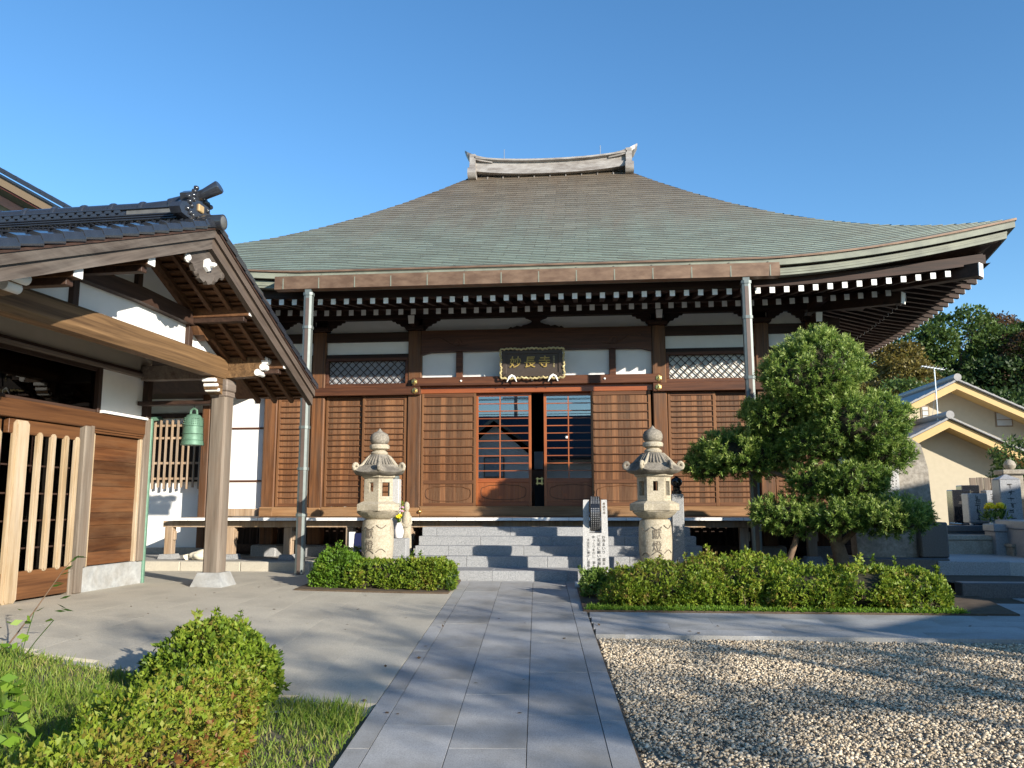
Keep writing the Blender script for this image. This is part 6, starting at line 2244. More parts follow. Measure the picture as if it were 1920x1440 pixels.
# tufts and low weeds along the right hedge foot
def hedge_foot():
    r = np.random.default_rng(41)
    n = 7000
    x = r.uniform(-.1, 4.2, n)
    y = 10.12 + r.uniform(0, 1, n) ** 2 * .35
    P = np.stack([x, y, np.array([G(a, b) for a, b in zip(x, y)]) + .015], 1)
    D = unit(np.stack([r.normal(0, .8, n), r.normal(-.2, .7, n), np.abs(r.normal(.6, .4, n))], 1))
    V, F, T = leaves(P, D, r.uniform(.025, .07, n), .016, r.uniform(0.2, 1, n), .05)
    o = put('ground_cover', np_mesh('ground_cover', 'leaf_bright', V, F, T))
    tag(o, 'low bright green weeds along the foot of the right hedge', 'weeds', kind='stuff')


hedge_foot()


# ------------------------------------------------------------------ cloud-pruned pine
def pine():
    t = thing('clipped_pine', 'cloud-pruned dark green podocarpus tree with rounded foliage pads right of the steps', 'tree', (3.4, 12.2, -.02))
    off = np.array([3.4, 12.2, -.02])
    pads = [(3.17, 12.2, 3.0, 0.69, 0.58, 0.54, 2.1), (2.67, 12.45, 2.45, 0.47, 0.4, 0.26, 2.1), (2.31, 12.9, 1.89, 0.69, 0.59, 0.36, 2.1), (1.76, 13.0, 1.72, 0.32, 0.27, 0.26, 2.1), (3.77, 12.1, 2.26, 0.65, 0.55, 0.4, 2.1), (4.05, 12.15, 1.83, 0.4, 0.34, 0.27, 2.1), (3.25, 12.2, 2.01, 0.45, 0.38, 0.26, 2.1), (3.63, 12.0, 1.43, 0.45, 0.38, 0.24, 2.1), (3.13, 12.2, 1.44, 0.35, 0.3, 0.21, 2.1), (3.98, 11.9, 0.96, 0.55, 0.47, 0.25, 2.1), (2.79, 12.3, 0.98, 0.5, 0.43, 0.24, 2.1), (3.38, 11.9, 0.94, 0.37, 0.32, 0.2, 2.1), (3.2, 12.2, 3.32, 0.4, 0.34, 0.23, 2.1), (2.55, 12.6, 2.13, 0.27, 0.22, 0.17, 2.1)]
    P, Nn = blob_points(7000, pads, 31, .17, 3.6)
    m = len(P)
    # shoots: each a little brush of narrow leaves, pale at the tip
    P = P - Nn * (RNG.uniform(0, 1, m) ** 1.6 * .12)[:, None]
    axis = unit(Nn * .75 + np.array([0, -.1, .75]) + RNG.normal(0, .30, (m, 3)))
    ros = 30
    u = RNG.uniform(0, 1, (m, ros))
    sl_ = RNG.uniform(.06, .13, m)
    PP = P[:, None] + axis[:, None] * (u * sl_[:, None])[..., None] + RNG.normal(0, .005, (m, ros, 3))
    side = unit(RNG.normal(0, 1, (m * ros, 3))).reshape(m, ros, 3)
    D = axis[:, None] * (.45 + .55 * u[..., None]) + side * .8
    D = unit(D.reshape(-1, 3))
    base = .24 + .14 * fbm(P, 12, 3.0) + .10 * RNG.normal(0, 1, m) + .10 * np.clip(Nn[:, 2], 0, 1)  # shoots facing up tinted lighter, top light put into the leaf colour
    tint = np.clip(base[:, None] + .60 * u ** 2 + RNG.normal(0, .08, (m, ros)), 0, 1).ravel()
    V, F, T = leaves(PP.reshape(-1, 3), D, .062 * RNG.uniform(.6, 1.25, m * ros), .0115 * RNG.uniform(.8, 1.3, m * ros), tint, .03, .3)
    for (sx, sy, sz) in ((3.04, 12.2, 3.58), (3.38, 12.15, 3.58), (3.60, 12.2, 3.46), (2.9, 12.2, 3.46)):
        q = 70
        P2 = np.stack([sx + RNG.normal(0, .014, q), sy + RNG.normal(0, .014, q), sz + RNG.uniform(-.12, .08, q)], 1)
        D2 = unit(RNG.normal(0, .6, (q, 3)) + np.array([0, 0, .8]))
        v2, f2, t2 = leaves(P2, D2, .07, .012, RNG.uniform(.6, 1, q))
        F = np.concatenate([F, f2 + len(V)])
        V, T = np.concatenate([V, v2]), np.concatenate([T, t2])
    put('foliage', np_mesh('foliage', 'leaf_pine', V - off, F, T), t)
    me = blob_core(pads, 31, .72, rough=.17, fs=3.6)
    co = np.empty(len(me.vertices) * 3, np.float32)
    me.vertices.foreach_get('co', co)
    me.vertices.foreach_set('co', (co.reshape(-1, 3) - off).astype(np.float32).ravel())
    put('shade_core', me, t)
    MB().tube([(.10, 0, -.1), (.05, 0, .35), (-.04, .02, .75), (.08, 0, 1.25), (.0, .02, 1.75), (-.18, 0, 2.3), (-.25, 0, 3.0)], [.13, .105, .09, .08, .065, .05, .03], 12).build('trunk', 'bark', t, smooth=True)
    br = MB()
    for i, (cx, cy, cz, *_r) in enumerate(pads):
        e = Vector((cx, cy, cz)) - Vector(off)
        s_ = Vector((.0, 0, max(.25, e.z - .35) - .05))
        br.tube([s_, (s_ + e) / 2 + Vector((0, 0, .10)), e], [.045, .035, .015], 8)
    br.build('branches', 'bark', t, smooth=True)
    MB().tube([(-.80, .05, -.1), (-.72, .05, .25), (-.58, .02, .62), (-.5, 0, .95)], [.055, .05, .04, .03], 10).build('second_trunk', 'bark', t, smooth=True)


pine()


# ------------------------------------------------------------------ inscribed stele
st = thing('inscribed_stele', 'tall rough grey memorial stele with a pale inscribed panel behind the pine', 'monument', (4.47, 13.3, .05))
MB().prism([(-.52, .30), (.62, .30), (.60, 1.0), (.58, 1.62), (.50, 1.98), (.34, 2.10), (.06, 2.12), (-.28, 2.03), (-.47, 1.9), (-.55, 1.3)], 'y', -.14, .16).build('stele_slab', 'stele_stone', st)
pn = MB().box(-.42, .14, -.165, -.139, .85, 1.86, .006).build('stele_panel', 'granite_white', st)
gl = MB()
rr = random.Random(3)
for c in range(11):
    for r_ in range(20):
        x, z = -.395 + c * .049, 1.82 - r_ * .048
        for _ in range(3):
            w, h = rr.uniform(.008, .030), rr.uniform(.004, .010)
            if rr.random() < .5: w, h = h, w
            dx, dz = rr.uniform(-.008, .008), rr.uniform(-.012, .012)
            gl.add([(x + dx - w / 2, -.1665, z + dz - h / 2), (x + dx + w / 2, -.1665, z + dz - h / 2), (x + dx + w / 2, -.1665, z + dz + h / 2), (x + dx - w / 2, -.1665, z + dz + h / 2)], [(0, 1, 2, 3)])
gl.build('stele_writing', 'engrave', pn)
MB().box(-.85, .72, -.35, .38, -.1, .30, .02).build('stele_base', 'grave_dark', st)
MB().box(.34, .74, -.30, .05, .30, .82, .02).build('side_block', 'grave_dark', st)

# ------------------------------------------------------------------ kerbs and paving towards the graveyard
kb_ = thing('graveyard_kerb', 'long low stone kerb at the edge of the right-hand paving', 'kerb', (0, 0, 0))
for k in range(5):
    MB().box(4.72 + k * 1.0, 5.715 + k * 1.0, 11.48, 11.72, -.1, .13, .01).build('kerb_block', 'grave_dark', kb_)
tr_ = MB()
tr_.add([(4.7, 11.7, .11), (10, 11.7, .11), (10, 13.4, .11), (4.7, 13.4, .11)], [(0, 1, 2, 3)])
tag(tr_.build('upper_terrace', 'soil'), kind='structure')
bs = thing('step_block', 'single large granite step block right of the pine', 'step', (5.55, 13.1, .1))
MB().box(-.55, .45, -.2, .25, 0, .21, .012).build('block', 'grave_grey', bs)
wk = MB()
wk.add([(5.3, 13.36, .30), (6.6, 12.5, .30), (9.6, 11.9, .30), (10.5, 13.0, .30), (7.6, 15.4, .30), (7.0, 18.5, .30), (5.75, 18.5, .30)], [(0, 1, 2, 3, 4, 5, 6)])
for q in (((5.3, 13.36), (6.6, 12.5)), ((6.6, 12.5), (9.6, 11.9))):
    wk.add([(q[0][0], q[0][1], .1), (q[1][0], q[1][1], .1), (q[1][0], q[1][1], .30), (q[0][0], q[0][1], .30)], [(0, 1, 2, 3)])
tag(wk.build('graveyard_walk', 'granite_white'), kind='structure')

# ------------------------------------------------------------------ graves
def grave(label, x, y, z, mat, w=.30, h=.75, base=2, mats=None, top='flat'):
    t = thing('gravestone', label, 'gravestone', (x, y, z), R(-4), 'gravestones in the yard at right')
    zz = 0
    for k in range(base):
        s_ = .62 - k * .13
        MB().box(-s_ * w / .3 / 1.5, s_ * w / .3 / 1.5, -s_ / 1.5, s_ / 1.5, zz, zz + .22, .012).build('plinth', mats or mat, t)
        zz += .22
    MB().box(-w / 2, w / 2, -w / 2, w / 2, zz, zz + h, .014).build('stone_pillar', mat, t)
    if top == 'pyramid':
        MB().hexa([(-w / 2, -w / 2, zz + h), (w / 2, -w / 2, zz + h), (w / 2, w / 2, zz + h), (-w / 2, w / 2, zz + h), (-.02, -.02, zz + h + .09), (.02, -.02, zz + h + .09), (.02, .02, zz + h + .09), (-.02, .02, zz + h + .09)]).build('stone_top', mat, t)
    if top == 'ball':
        MB().box(-w * .7, w * .7, -w * .7, w * .7, zz + h, zz + h + .10, .02).build('stone_cap', mat, t)
        MB().lathe([(.05, 0), (.10, .04), (.12, .10), (.09, .17), (.03, .21), (.0, .22)], 16).build('stone_ball', mat, t, smooth=True, loc=(0, 0, zz + h + .10))
    wr = MB()
    for r_ in range(6):
        for _ in range(4):
            ww, hh = random.choice(((.09, .012), (.012, .07), (.06, .012)))
            dx, dz = random.uniform(-.03, .03), random.uniform(-.03, .03)
            zc = zz + h * (.85 - r_ * .14)
            wr.add([(dx - ww / 2, -w / 2 - .002, zc + dz - hh / 2), (dx + ww / 2, -w / 2 - .002, zc + dz - hh / 2), (dx + ww / 2, -w / 2 - .002, zc + dz + hh / 2), (dx - ww / 2, -w / 2 - .002, zc + dz + hh / 2)], [(0, 1, 2, 3)])
    wr.build('engraving', 'engrave', t)
    for s_ in (-1, 1):
        MB().tube([(s_ * .2, -.34, .22 if base else 0), (s_ * .2, -.34, .44)], .035, 8).build('flower_holder', 'steel', t)
    return t


def gx(px, y): return (px - 960) / 1554 * y * 1.005 - .0972 * y
GZ = .34
grave('pale grey gravestone with a sunlit right half above a black lower stone', gx(1778, 16.6), 16.6, GZ, 'grave_grey', .34, .55, 2, 'black_granite')
grave('tall light grey obelisk gravestone in the middle of the yard', gx(1833, 16.2), 16.2, GZ, 'grave_grey', .36, .80, 2, 'grave_dark', 'pyramid')
grave('tall pale gravestone cut by the right picture edge', gx(1906, 16.0), 16.0, GZ, 'grave_grey', .36, .78, 2, 'grave_warm', 'pyramid')
grave('weathered ball-topped stone behind the obelisk', gx(1842, 18.2), 18.2, GZ, 'grave_warm', .34, .95, 2, None, 'ball')
grave('black polished gravestone nearest the stele', gx(1752, 17.4), 17.4, GZ, 'black_granite', .34, .85, 1, 'grave_dark')
grave('black polished gravestone second from the stele', gx(1768, 18.0), 18.0, GZ, 'black_granite', .34, .95, 1, 'grave_dark')
grave('brown weathered block high at the right picture edge', gx(1912, 18.6), 18.6, GZ + .3, 'grave_warm', .6, .55, 2)
grave('small pale gravestone between the black and the obelisk stones', gx(1806, 17.6), 17.6, GZ, 'grave_grey', .28, .62, 2)
grave('small warm grey gravestone right of the obelisk', gx(1872, 17.2), 17.2, GZ, 'grave_warm', .28, .45, 2, 'grave_dark')
grave('low dark gravestone with writing in front of the obelisk', gx(1856, 15.4), 15.4, GZ, 'grave_dark', .42, .30, 1)
for k, (px, ya, w_, h_, d_, mt, lab) in enumerate(((1770, 15.1, .95, .36, .5, 'grave_warm', 'low brown stone plot wall beside the walk'), (1822, 14.9, .42, .55, .5, 'grave_grey', 'grey stone gate block of the grave plot'),
                                              (1895, 14.4, 1.05, .62, 1.3, 'grave_grey', 'large grey stone plot wall at the right edge'), (1760, 16.0, .9, .5, .5, 'grave_dark', 'dark plot wall in front of the black gravestones'),
                                              (1838, 14.6, .22, .24, .5, 'grave_warm', 'small step stone between the two plot walls'))):
    o = thing('plot_wall', lab, 'wall', (gx(px, ya), ya, .25), R(-6))
    MB().box(-w_ / 2, w_ / 2, -d_ / 2, d_ / 2, 0, h_ * .78, .012).build('wall_course', mt, o)
    MB().box(-w_ / 2 - .02, w_ / 2 + .02, -d_ / 2 - .02, d_ / 2 + .02, h_ * .78 + .001, h_, .012).build('wall_coping', mt, o)
gy_ = MB()
gy_.add([(6.0, 14.4, .26), (16, 13.2, .26), (18, 24, .26), (6.2, 24, .26)], [(0, 1, 2, 3)])
tag(gy_.build('graveyard_ground', 'kerb_stone'), kind='structure')
for k, px in enumerate((1803, 1820)):
    o = thing('grave_flowers', 'yellow flowers in a holder before the graves, ' + ('left bunch' if k == 0 else 'right bunch'), 'flowers', (gx(px, 15.9), 15.9, .80))
    MB().tube([(0, 0, -.5), (0, 0, .0)], .03, 8).build('holder', 'steel', o)
    pm = MB()
    for q in range(22):
        th, el = R(q * 137.5), (q / 22) * 1.4
        d = Vector((math.cos(th) * math.cos(el), math.sin(th) * math.cos(el), math.sin(el)))
        pm.tube([Vector((0, 0, .26)), Vector((0, 0, .26)) + d * .08, Vector((0, 0, .26)) + d * .11], [.01, .022, .004], 5)
    pm.build('bloom', 'flower_yellow', o)
    q = 70
    V, F, T = leaves(RNG.normal(0, .05, (q, 3)) + np.array([0, 0, .1]), unit(RNG.normal(0, .6, (q, 3)) + np.array([0, 0, .7])), .14, .03, RNG.uniform(0, .7, q))
    put('foliage', np_mesh('foliage', 'leaf_pine', V, F, T), o)
fe = thing('board_fence', 'grey slatted board fence behind the gravestones', 'fence', (0, 0, 0))
for k in range(34):
    MB().box(9.0 + k * .16, 9.14 + k * .16, 21.0, 21.03, .2, 1.75 + random.uniform(-.01, .01)).build('board', 'grey_wood_z', fe)
for z in (.6, 1.4):
    MB().box(8.9, 14.6, 21.03, 21.07, z, z + .09).build('fence_rail', 'grey_wood_y', fe)

# ------------------------------------------------------------------ yellow house
hs = thing('yellow_house', 'cream stucco house with yellow verges and two stepped gables', 'house', (0, 0, 0))


def gable(ax, az, yfront, yback, ywall, sl, hw_l, hw_r, zb, part):
    poly = [(ax - hw_l + .5, zb), (ax + hw_r - .5, zb), (ax + hw_r - .5, az - sl * (hw_r - .5) - .2), (ax, az - .2), (ax - hw_l + .5, az - sl * (hw_l - .5) - .2)]
    MB().prism(poly, 'y', ywall, yback).build('wall', 'yellow_wall', hs)
    for sg, hw in ((-1, hw_l), (1, hw_r)):
        e = (ax + sg * hw, az - sl * hw)
        MB().prism([(ax, az), e, (e[0], e[1] - .27), (ax, az - .27)], 'y', yfront, yfront + .05).build('verge_board', 'yellow_trim', hs)
        MB().prism([(ax, az + .10), (e[0] + sg * .1, e[1] + .05), (e[0] + sg * .1, e[1] - .02), (ax, az + .02)], 'y', yfront - .08, yback).build('roof_slope', 'grey_roof', hs)
        MB().prism([(ax, az - .18), (e[0], e[1] - .18), (e[0], e[1] - .22), (ax, az - .22)], 'y', yfront + .05, ywall).build('soffit', 'yellow_trim', hs)
        tm_ = MB().prism([(0, 0), (sg * .30, -sl * .30), (sg * .30, -sl * .30 + .05), (0, .07)], 'y', -.1, .6).mesh('verge_tile', 'grey_roof')
        for k in range(int(hw / .3)):
            put('verge_tile', tm_, hs, (ax + sg * k * .3, yfront - .02, az + .045 - sl * k * .3))
    MB().tube([(ax, yfront - .14, az + .16), (ax, yback, az + .16)], .14, 12).build('ridge_cap', 'grey_roof', hs, smooth=True)


gable(13.52, 5.62, 32.0, 42.0, 32.9, .49, 3.4, 4.2, 0.0, 'upper')
gable(12.16, 3.98, 29.6, 32.9, 30.5, .50, 2.6, 5.6, 0.0, 'lower')


def window(x, z, w, h, y):
    o = MB().box(x - w / 2, x + w / 2, y - .03, y + .02, z - h / 2, z + h / 2).build('window', 'window_frame', hs)
    MB().box(x - w / 2 + .05, x + w / 2 - .05, y - .045, y - .031, z - h / 2 + .05, z + h / 2 - .05).build('pane', 'window_blind', o)
    for k in (-1, 1):
        MB().box(x - w / 2 + .05, x + w / 2 - .05, y - .052, y - .046, z + k * h / 6 - .015, z + k * h / 6 + .015).build('glazing_bar', 'window_frame', o)


window(12.66, 4.55, .30, .58, 32.9)
window(15.5, 4.40, .62, .80, 32.9)
MB().tube([(17.0, 32.75, 0.5), (17.0, 32.75, 3.6), (17.4, 32.3, 3.9)], .05, 8).build('drain_pipe', 'porcelain', hs, smooth=True)
MB().box(16.1, 16.4, 32.78, 32.9, 3.0, 3.3, .02).build('meter_box', 'porcelain', hs)
an = thing('tv_antenna', 'thin metal television antenna on the lower roof of the yellow house', 'antenna', (12.05, 30.2, 3.95))
MB().tube([(0, 0, 0), (0, 0, 1.9)], .022, 6).build('mast', 'steel', an)
MB().beam((-.42, 0, 2.0), (.34, 0, 1.86), .03, .03).build('boom', 'steel', an)
for k in range(7):
    x = -.36 + k * .11
    MB().tube([(x, -.28, 1.985 - k * .02), (x, .28, 1.985 - k * .02)], .009, 5).build('element', 'steel', an)
MB().tube([(0, 0, 1.2), (-.18, 0, .25)], .006, 4).build('guy_wire', 'steel', an)
dh = thing('satellite_dish', 'white satellite dish on the flat wall right of the yellow house', 'dish', (15.9, 31.0, 3.25))
MB().lathe([(.02, 0), (.2, .02), (.30, .07), (.305, .075), (.29, .085), (.2, .04), (.02, .02)], 20).build('dish_bowl', 'porcelain', dh, smooth=True).rotation_euler = (R(100), 0, R(35))
MB().tube([(0, .05, -.5), (0, .05, 0)], .025, 6).build('dish_mast', 'steel', dh)
an2 = thing('flat_roofed_annex', 'low cream annex with louvred parapet at the right picture edge', 'building', (17.2, 31.8, 0))
MB().box(-1.4, 3, -.6, 2.5, 0, 2.5).build('wall', 'yellow_wall', an2)
for k in range(5):
    MB().box(-1.45, 3, -.66, -.6, 2.5 + k * .09, 2.565 + k * .09).build('louvre', 'yellow_wall', an2)

# ------------------------------------------------------------------ wooded hill
def hill_h(x, y):
    e = math.exp(-((x - 46) / 34) ** 2) * math.exp(-((y - 92) / 26) ** 2)
    return 13.2 * e + 1.2 * math.sin(x * .11 + .6) * e


hl = MB()
xs = np.linspace(-60, 170, 47)
ys = np.linspace(45, 180, 28)
hl.v = [(x, y, hill_h(x, y) - .3) for y in ys for x in xs]
hl.f = [(j * 47 + i, j * 47 + i + 1, (j + 1) * 47 + i + 1, (j + 1) * 47 + i) for j in range(27) for i in range(46)]
tag(hl.build('hill', 'earth', smooth='all'), kind='structure')


def crown_mesh(mat, seed, n=2600, r=(3.4, 3.4, 2.6), L=.42):
    rr = np.random.default_rng(seed)
    blobs = [(0, 0, 0, r[0] * .8, r[1] * .8, r[2] * .85, 2.0)]
    for k in range(9):
        a_ = rr.uniform(0, 6.28)
        el = rr.uniform(-.3, 1.2)
        blobs.append((math.cos(a_) * math.cos(el) * r[0] * .62, math.sin(a_) * math.cos(el) * r[1] * .62, math.sin(el) * r[2] * .6, r[0] * rr.uniform(.28, .42), r[1] * rr.uniform(.28, .42), r[2] * rr.uniform(.28, .42), 2.0))
    P, Nn = blob_points(n, blobs, seed, .18, 1.2)
    m = len(P)
    P = P - Nn * (rr.uniform(0, 1, m) ** 2 * .5)[:, None]
    D = unit(Nn * .5 + rr.normal(0, .7, (m, 3)) + np.array([0, 0, -.1]))
    tint = np.clip(.45 + .25 * fbm(P, seed, .8) + rr.normal(0, .18, m), 0, 1)
    V, F, T = leaves(P, D, L * rr.uniform(.6, 1.3, m), L * .6, tint, .08, .3)
    return np_mesh('crown', mat, V, F, T)


kinds = {'green': ('dark green', 'leaf_hill_green'), 'light': ('fresh green', 'leaf_hill_light'), 'ochre': ('yellowing', 'leaf_hill_ochre'), 'rust': ('rust-brown', 'leaf_hill_rust')}
crowns = {k: [crown_mesh(v[1], 60 + i * 7 + j, 5200, L=.34) for j in range(2)] for i, (k, v) in enumerate(kinds.items())}
inner = {}
trunk_me = MB().tube([(0, 0, -6.5), (.15, 0, -3), (0, .1, 0)], [.28, .2, .1], 7).mesh('trunk', 'bark')
def hill_tree(kind, x, y, z, s_, label):
    t = thing('hill_tree', label, 'tree', (x, y, z), random.uniform(0, 6.28), 'trees on the wooded hill')
    t.scale = (s_, s_, s_ * random.uniform(.85, 1.1))
    put('crown', random.choice(crowns[kind]), t)
    put('trunk', trunk_me, t)
    return t


# specific trees that stand out, then the rest of the wood
SPEC = [('ochre', 1655, 705, 52, .72, 'yellowing tree beside the eave tip of the hall'), ('ochre', 1680, 735, 50, .6, 'lower yellowing tree just left of the cream house'), ('rust', 1838, 650, 84, 1.0, 'rust-brown tree breaking the skyline of the hill'),
        ('rust', 1900, 680, 74, .9, 'rust-brown tree on the slope at the right edge'), ('light', 1700, 668, 76, 1.1, 'fresh green tree with sunlit crown below the skyline'), ('light', 1775, 655, 78, 1.15, 'broad sunlit green tree in the middle of the hill'),
        ('ochre', 1612, 762, 48, .5, 'small ochre tree partly behind the clipped pine'), ('light', 1845, 670, 76, .8, 'small fresh green tree beneath the rust-brown one'), ('light', 1672, 772, 47, .65, 'low fresh green tree behind the cream house'), ('light', 1912, 655, 77, .9, 'fresh green tree at the right picture edge')]
for kd, px, py, y, s_, lab in SPEC:
    x = gx(px, y)
    z = 1.15 + (945 - py) / 1554 * y * 1.01
    hill_tree(kd, x, y, z, s_, lab + ' on the wooded hill' if len(lab.split()) < 10 else lab)
rr = random.Random(5)
cnt = 0
for row in range(7):
    y = 60 + row * 6.5
    for k in range(13):
        x = 20 + k * 4.6 + rr.uniform(-1.6, 1.6) + row * .8
        yy = y + rr.uniform(-2, 2)
        px = 960 + (x / yy + .0972) * 1554 / 1.005
        if px < 1480 or px > 2040: continue
        z = hill_h(x, yy) + 3.6 + rr.uniform(-.6, .8)
        hill_tree(rr.choice(['green'] * 6 + ['light'] * 2 + ['rust']), x, yy, z, rr.uniform(.85, 1.2), 'dark evergreen tree among the closed wood on the hill')
        cnt += 1
# name each tree of the wood by its look and its place on the slope
WOOD = []
for o in COL.objects:
    if o.name.startswith('hill_tree') and o['label'] == 'dark evergreen tree among the closed wood on the hill':
        ch = [c for c in o.children if c.name.startswith('crown')][0]
        mt = ch.data.materials[0].name
        WOOD.append((o, {'leaf_hill_green': 'dark evergreen', 'leaf_hill_light': 'mid-green', 'leaf_hill_rust': 'dull brown'}[mt]))
ORD = ['first', 'second', 'third', 'fourth', 'fifth', 'sixth', 'seventh', 'eighth', 'ninth', 'tenth', 'eleventh', 'twelfth', 'thirteenth', 'fourteenth', 'fifteenth']
WOOD.sort(key=lambda q: (q[0].location.z - 1.15) / q[0].location.y)
per = -(-len(WOOD) // 4)
for bi, bn in enumerate(('lowest', 'lower middle', 'upper middle', 'highest')):
    for look in ('dark evergreen', 'mid-green', 'dull brown'):
        row = sorted([w[0] for w in WOOD[bi * per:(bi + 1) * per] if w[1] == look], key=lambda o: o.location.x / o.location.y)
        for k, o in enumerate(row):
            o['label'] = f'{look} hill tree, {ORD[k]} such from the left on the {bn} slope'
# small tree in front of the cream house
t = thing('garden_tree', 'small leafy garden tree in front of the cream house wall', 'tree', (10.75, 21.8, .2))
P, Nn = blob_points(900, [(.1, 0, 2.0, .85, .7, .55, 2), (.7, 0, 1.6, .7, .6, .5, 2), (-.35, 0, 1.5, .5, .5, .4, 2)], 71, .3, 2.0)
m = len(P)
D = unit(np.repeat(Nn, 4, 0) * .3 + RNG.normal(0, .8, (m * 4, 3)))
V, F, T = leaves(np.repeat(P, 4, 0) + RNG.normal(0, .08, (m * 4, 3)), D, .13, .05, RNG.uniform(0, 1, m * 4))
put('crown', np_mesh('crown', 'leaf_hill_light', V, F, T), t)
MB().tube([(0, 0, -.1), (.05, 0, .8), (0, 0, 1.6)], [.06, .05, .02], 8).build('trunk', 'bark', t, smooth=True)

# ------------------------------------------------------------------ what stands behind the camera: trees that shade the court, a house seen in the door glass
def court_tree(label, p, q, h, seed, dens=1.0, spread=1.0):
    rr = random.Random(seed)
    x, y = .669 * p + .743 * q, .743 * p - .669 * q
    t = thing('court_tree', label, 'tree', (x, y, G(x, y) - .1), rr.uniform(0, 6.28), 'trees behind the viewer')
    tb = MB()
    tips = []
    tb.tube([(0, 0, 0), (.1, .05, h * .3), (-.05, .1, h * .6), (0, 0, h * .95)], [.20, .16, .10, .03], 9)
    for k in range(15):
        z = h * (.36 + .6 * k / 15)
        a_ = k * 2.4 + rr.uniform(-.3, .3)
        L = (1.0 + 1.7 * (1 - (z / h - .4))) * spread * rr.uniform(.7, 1.1)
        e = Vector((math.cos(a_) * L, math.sin(a_) * L, z + rr.uniform(.2, .9)))
        mid = Vector((math.cos(a_) * L * .5, math.sin(a_) * L * .5, z + .15))
        tb.tube([(0, 0, z), mid, e], [.055, .04, .015], 6)
        for j in range(4):
            b0 = mid.lerp(e, .25 * j + .1)
            b1 = b0 + Vector((rr.uniform(-.6, .6), rr.uniform(-.6, .6), rr.uniform(0, .6)))
            tb.tube([b0, b1], [.018, .006], 5)
            tips.append(b1)
        tips.append(e)
    tb.build('trunk', 'bark', t, smooth=True)
    P = []
    for tp in tips:
        if rr.random() > dens: continue
        m = 46
        P.append(np.array(tp)[None] + np.random.default_rng(rr.randint(0, 9999)).normal(0, 1, (m, 3)) * np.array([.26, .26, .09]))
    P = np.concatenate(P)
    D = unit(RNG.normal(0, 1, P.shape))
    V, F, T = leaves(P, D, .16, .07, RNG.uniform(0, 1, len(P)))
    put('crown', np_mesh('crown', 'leaf_hill_green', V, F, T), t)


court_tree('open-branched tree behind the viewer, shading the left of the court', 4.2, 15.8, 7.8, 1, .42, .7)
court_tree('open-branched tree behind the viewer, shading the path', 4.6, 16.0, 7.8, 2, .26)
court_tree('open-branched tree behind the viewer, shading the near gravel', 7.1, 12.0, 6.8, 3, .32)
court_tree('open-branched tree behind the viewer, shading the far gravel', 8.6, 14.5, 7.2, 4, .40)

nh = thing('neighbour_house', 'dark tiled house across the lane behind the viewer, mirrored in the door glass', 'house', (0, 0, 0))
MB().box(-13, 3.2, -15.5, -10.5, -.9, 3.6).build('wall', 'plaster', nh)
for sg in (-1, 1):
    MB().prism([(-13, 5.9), (-13, 5.8), (-13 - .01, 5.8)], 'x', 0, .01) if False else None
MB().prism([(-9.6, 3.35), (-13.0, 5.75), (-16.4, 3.35), (-16.4, 3.5), (-13.0, 5.95), (-9.6, 3.5)], 'x', -13.5, 3.7).build('main_roof', 'tile_black', nh)
MB().prism([(-13, 3.6), (-10.5, 3.6), (-13.0, 5.7), (-15.5, 3.6)], 'x', 3.15, 3.19).build('gable_wall', 'plaster', nh)
MB().box(-6.6, -2.8, -10.5, -7.6, -.9, 3.3).build('wing_wall', 'plaster', nh)
MB().prism([(-7.2, 3.2), (-4.7, 5.1), (-2.2, 3.2), (-2.2, 3.35), (-4.7, 5.3), (-7.2, 3.35)], 'y', -12.5, -7.0).build('wing_roof', 'tile_black', nh)
MB().prism([(-6.6, 3.3), (-2.8, 3.3), (-4.7, 4.95)], 'y', -7.62, -7.58).build('wing_gable', 'plaster', nh)
for x, z in ((-5.5, 1.2), (-4.0, 1.2), (-4.75, 2.9)):
    o = MB().box(x - .5, x + .5, -7.62, -7.56, z - .5, z + .5).build('window', 'window_frame', nh)
    MB().box(x - .44, x + .44, -7.555, -7.54, z - .44, z + .44).build('pane', 'window_blind', o)
up_ = thing('utility_pole', 'concrete utility pole behind the viewer with overhead cables', 'pole', (-4.6, -17.5, -.9))
MB().tube([(0, 0, 0), (0, 0, 9.6)], [.16, .11], 12).build('pole_shaft', 'grave_grey', up_)
for z in (8.4, 9.0):
    MB().box(-.8, .8, -.04, .04, z, z + .08).build('cross_arm', 'steel', up_)
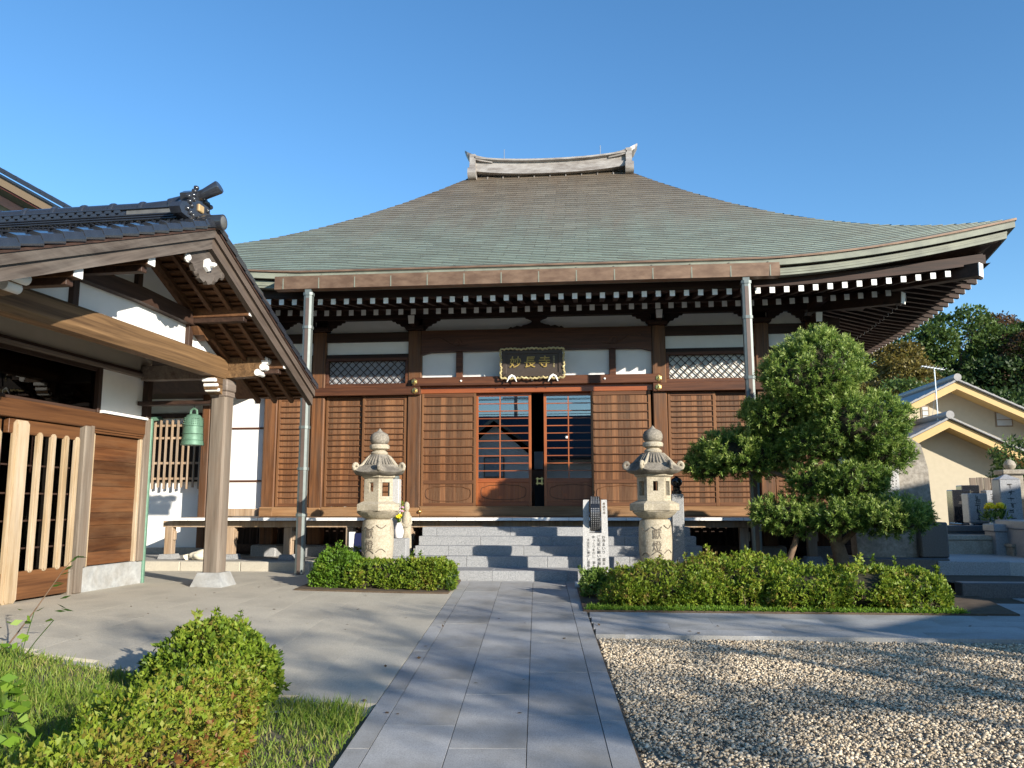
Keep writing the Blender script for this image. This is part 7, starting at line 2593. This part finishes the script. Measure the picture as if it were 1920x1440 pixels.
for k, (z, dy) in enumerate(((8.5, 0), (8.5, .5), (9.1, 0), (7.6, .2))):
    pts = [(x, dy, z - .0008 * (400 - x * x) * .6) for x in np.linspace(-20, 20, 17)]
    MB().tube(pts, .018, 5).build('cable', 'cable', up_)

# unseen block and wall, added beyond the right edge to shade graveyard and paving
sh_ = thing('shade_block', 'unseen house-shaped block added beyond the right edge to shade the graveyard', 'building', (15.4, 7.3, 0), R(46))
MB().box(-4.2, 4.2, -2.0, 2.0, -.3, 4.1, .02).build('wall', 'yellow_wall', sh_)
MB().prism([(-2.5, 4.1), (2.5, 4.1), (0, 5.0)], 'x', -4.5, 4.5).build('roof', 'grey_roof', sh_)
bw_ = thing('shade_wall', 'unseen low wall added beyond the right edge to shade the paving', 'wall', (10.1, 5.0, 0), R(46))
MB().box(-1.75, 1.75, -.1, .1, -.4, 2.2, .01).build('wall_body', 'plaster_beige', bw_)
MB().prism([(-.22, 2.2), (.22, 2.2), (0, 2.36)], 'x', -1.8, 1.8).build('wall_coping', 'tile_black', bw_)


# fallen leaves scattered over the court
def litter():
    r = np.random.default_rng(90)
    n = 110
    x, y = r.uniform(-6, 4.5, n), r.uniform(5.5, 12.3, n)
    z = np.array([G(a, b) for a, b in zip(x, y)]) + .006
    z[(x > -.2 - .067 * (y - 12.65)) & (y < 8.75)] -= .03
    P = np.stack([x, y, z], 1)
    D = unit(np.stack([r.normal(0, 1, n), r.normal(0, 1, n), r.normal(.05, .12, n)], 1))
    S = unit(np.cross(D, np.array([0, 0, 1.0])[None] + r.normal(0, .25, (n, 3))))
    L, W = r.uniform(.02, .05, n)[:, None], r.uniform(.008, .02, n)[:, None]
    V = np.stack([P, P + D * L * .5 + S * W, P + D * L, P + D * L * .5 - S * W], 1).reshape(-1, 3)
    o = put('fallen_leaves', np_mesh('fallen_leaves', 'leaf_hill_rust', V, np.arange(4 * n).reshape(n, 4), np.repeat(r.uniform(0, 1, n), 4)))
    tag(o, 'small brown fallen leaves scattered over the court', 'leaves', kind='stuff')


litter()
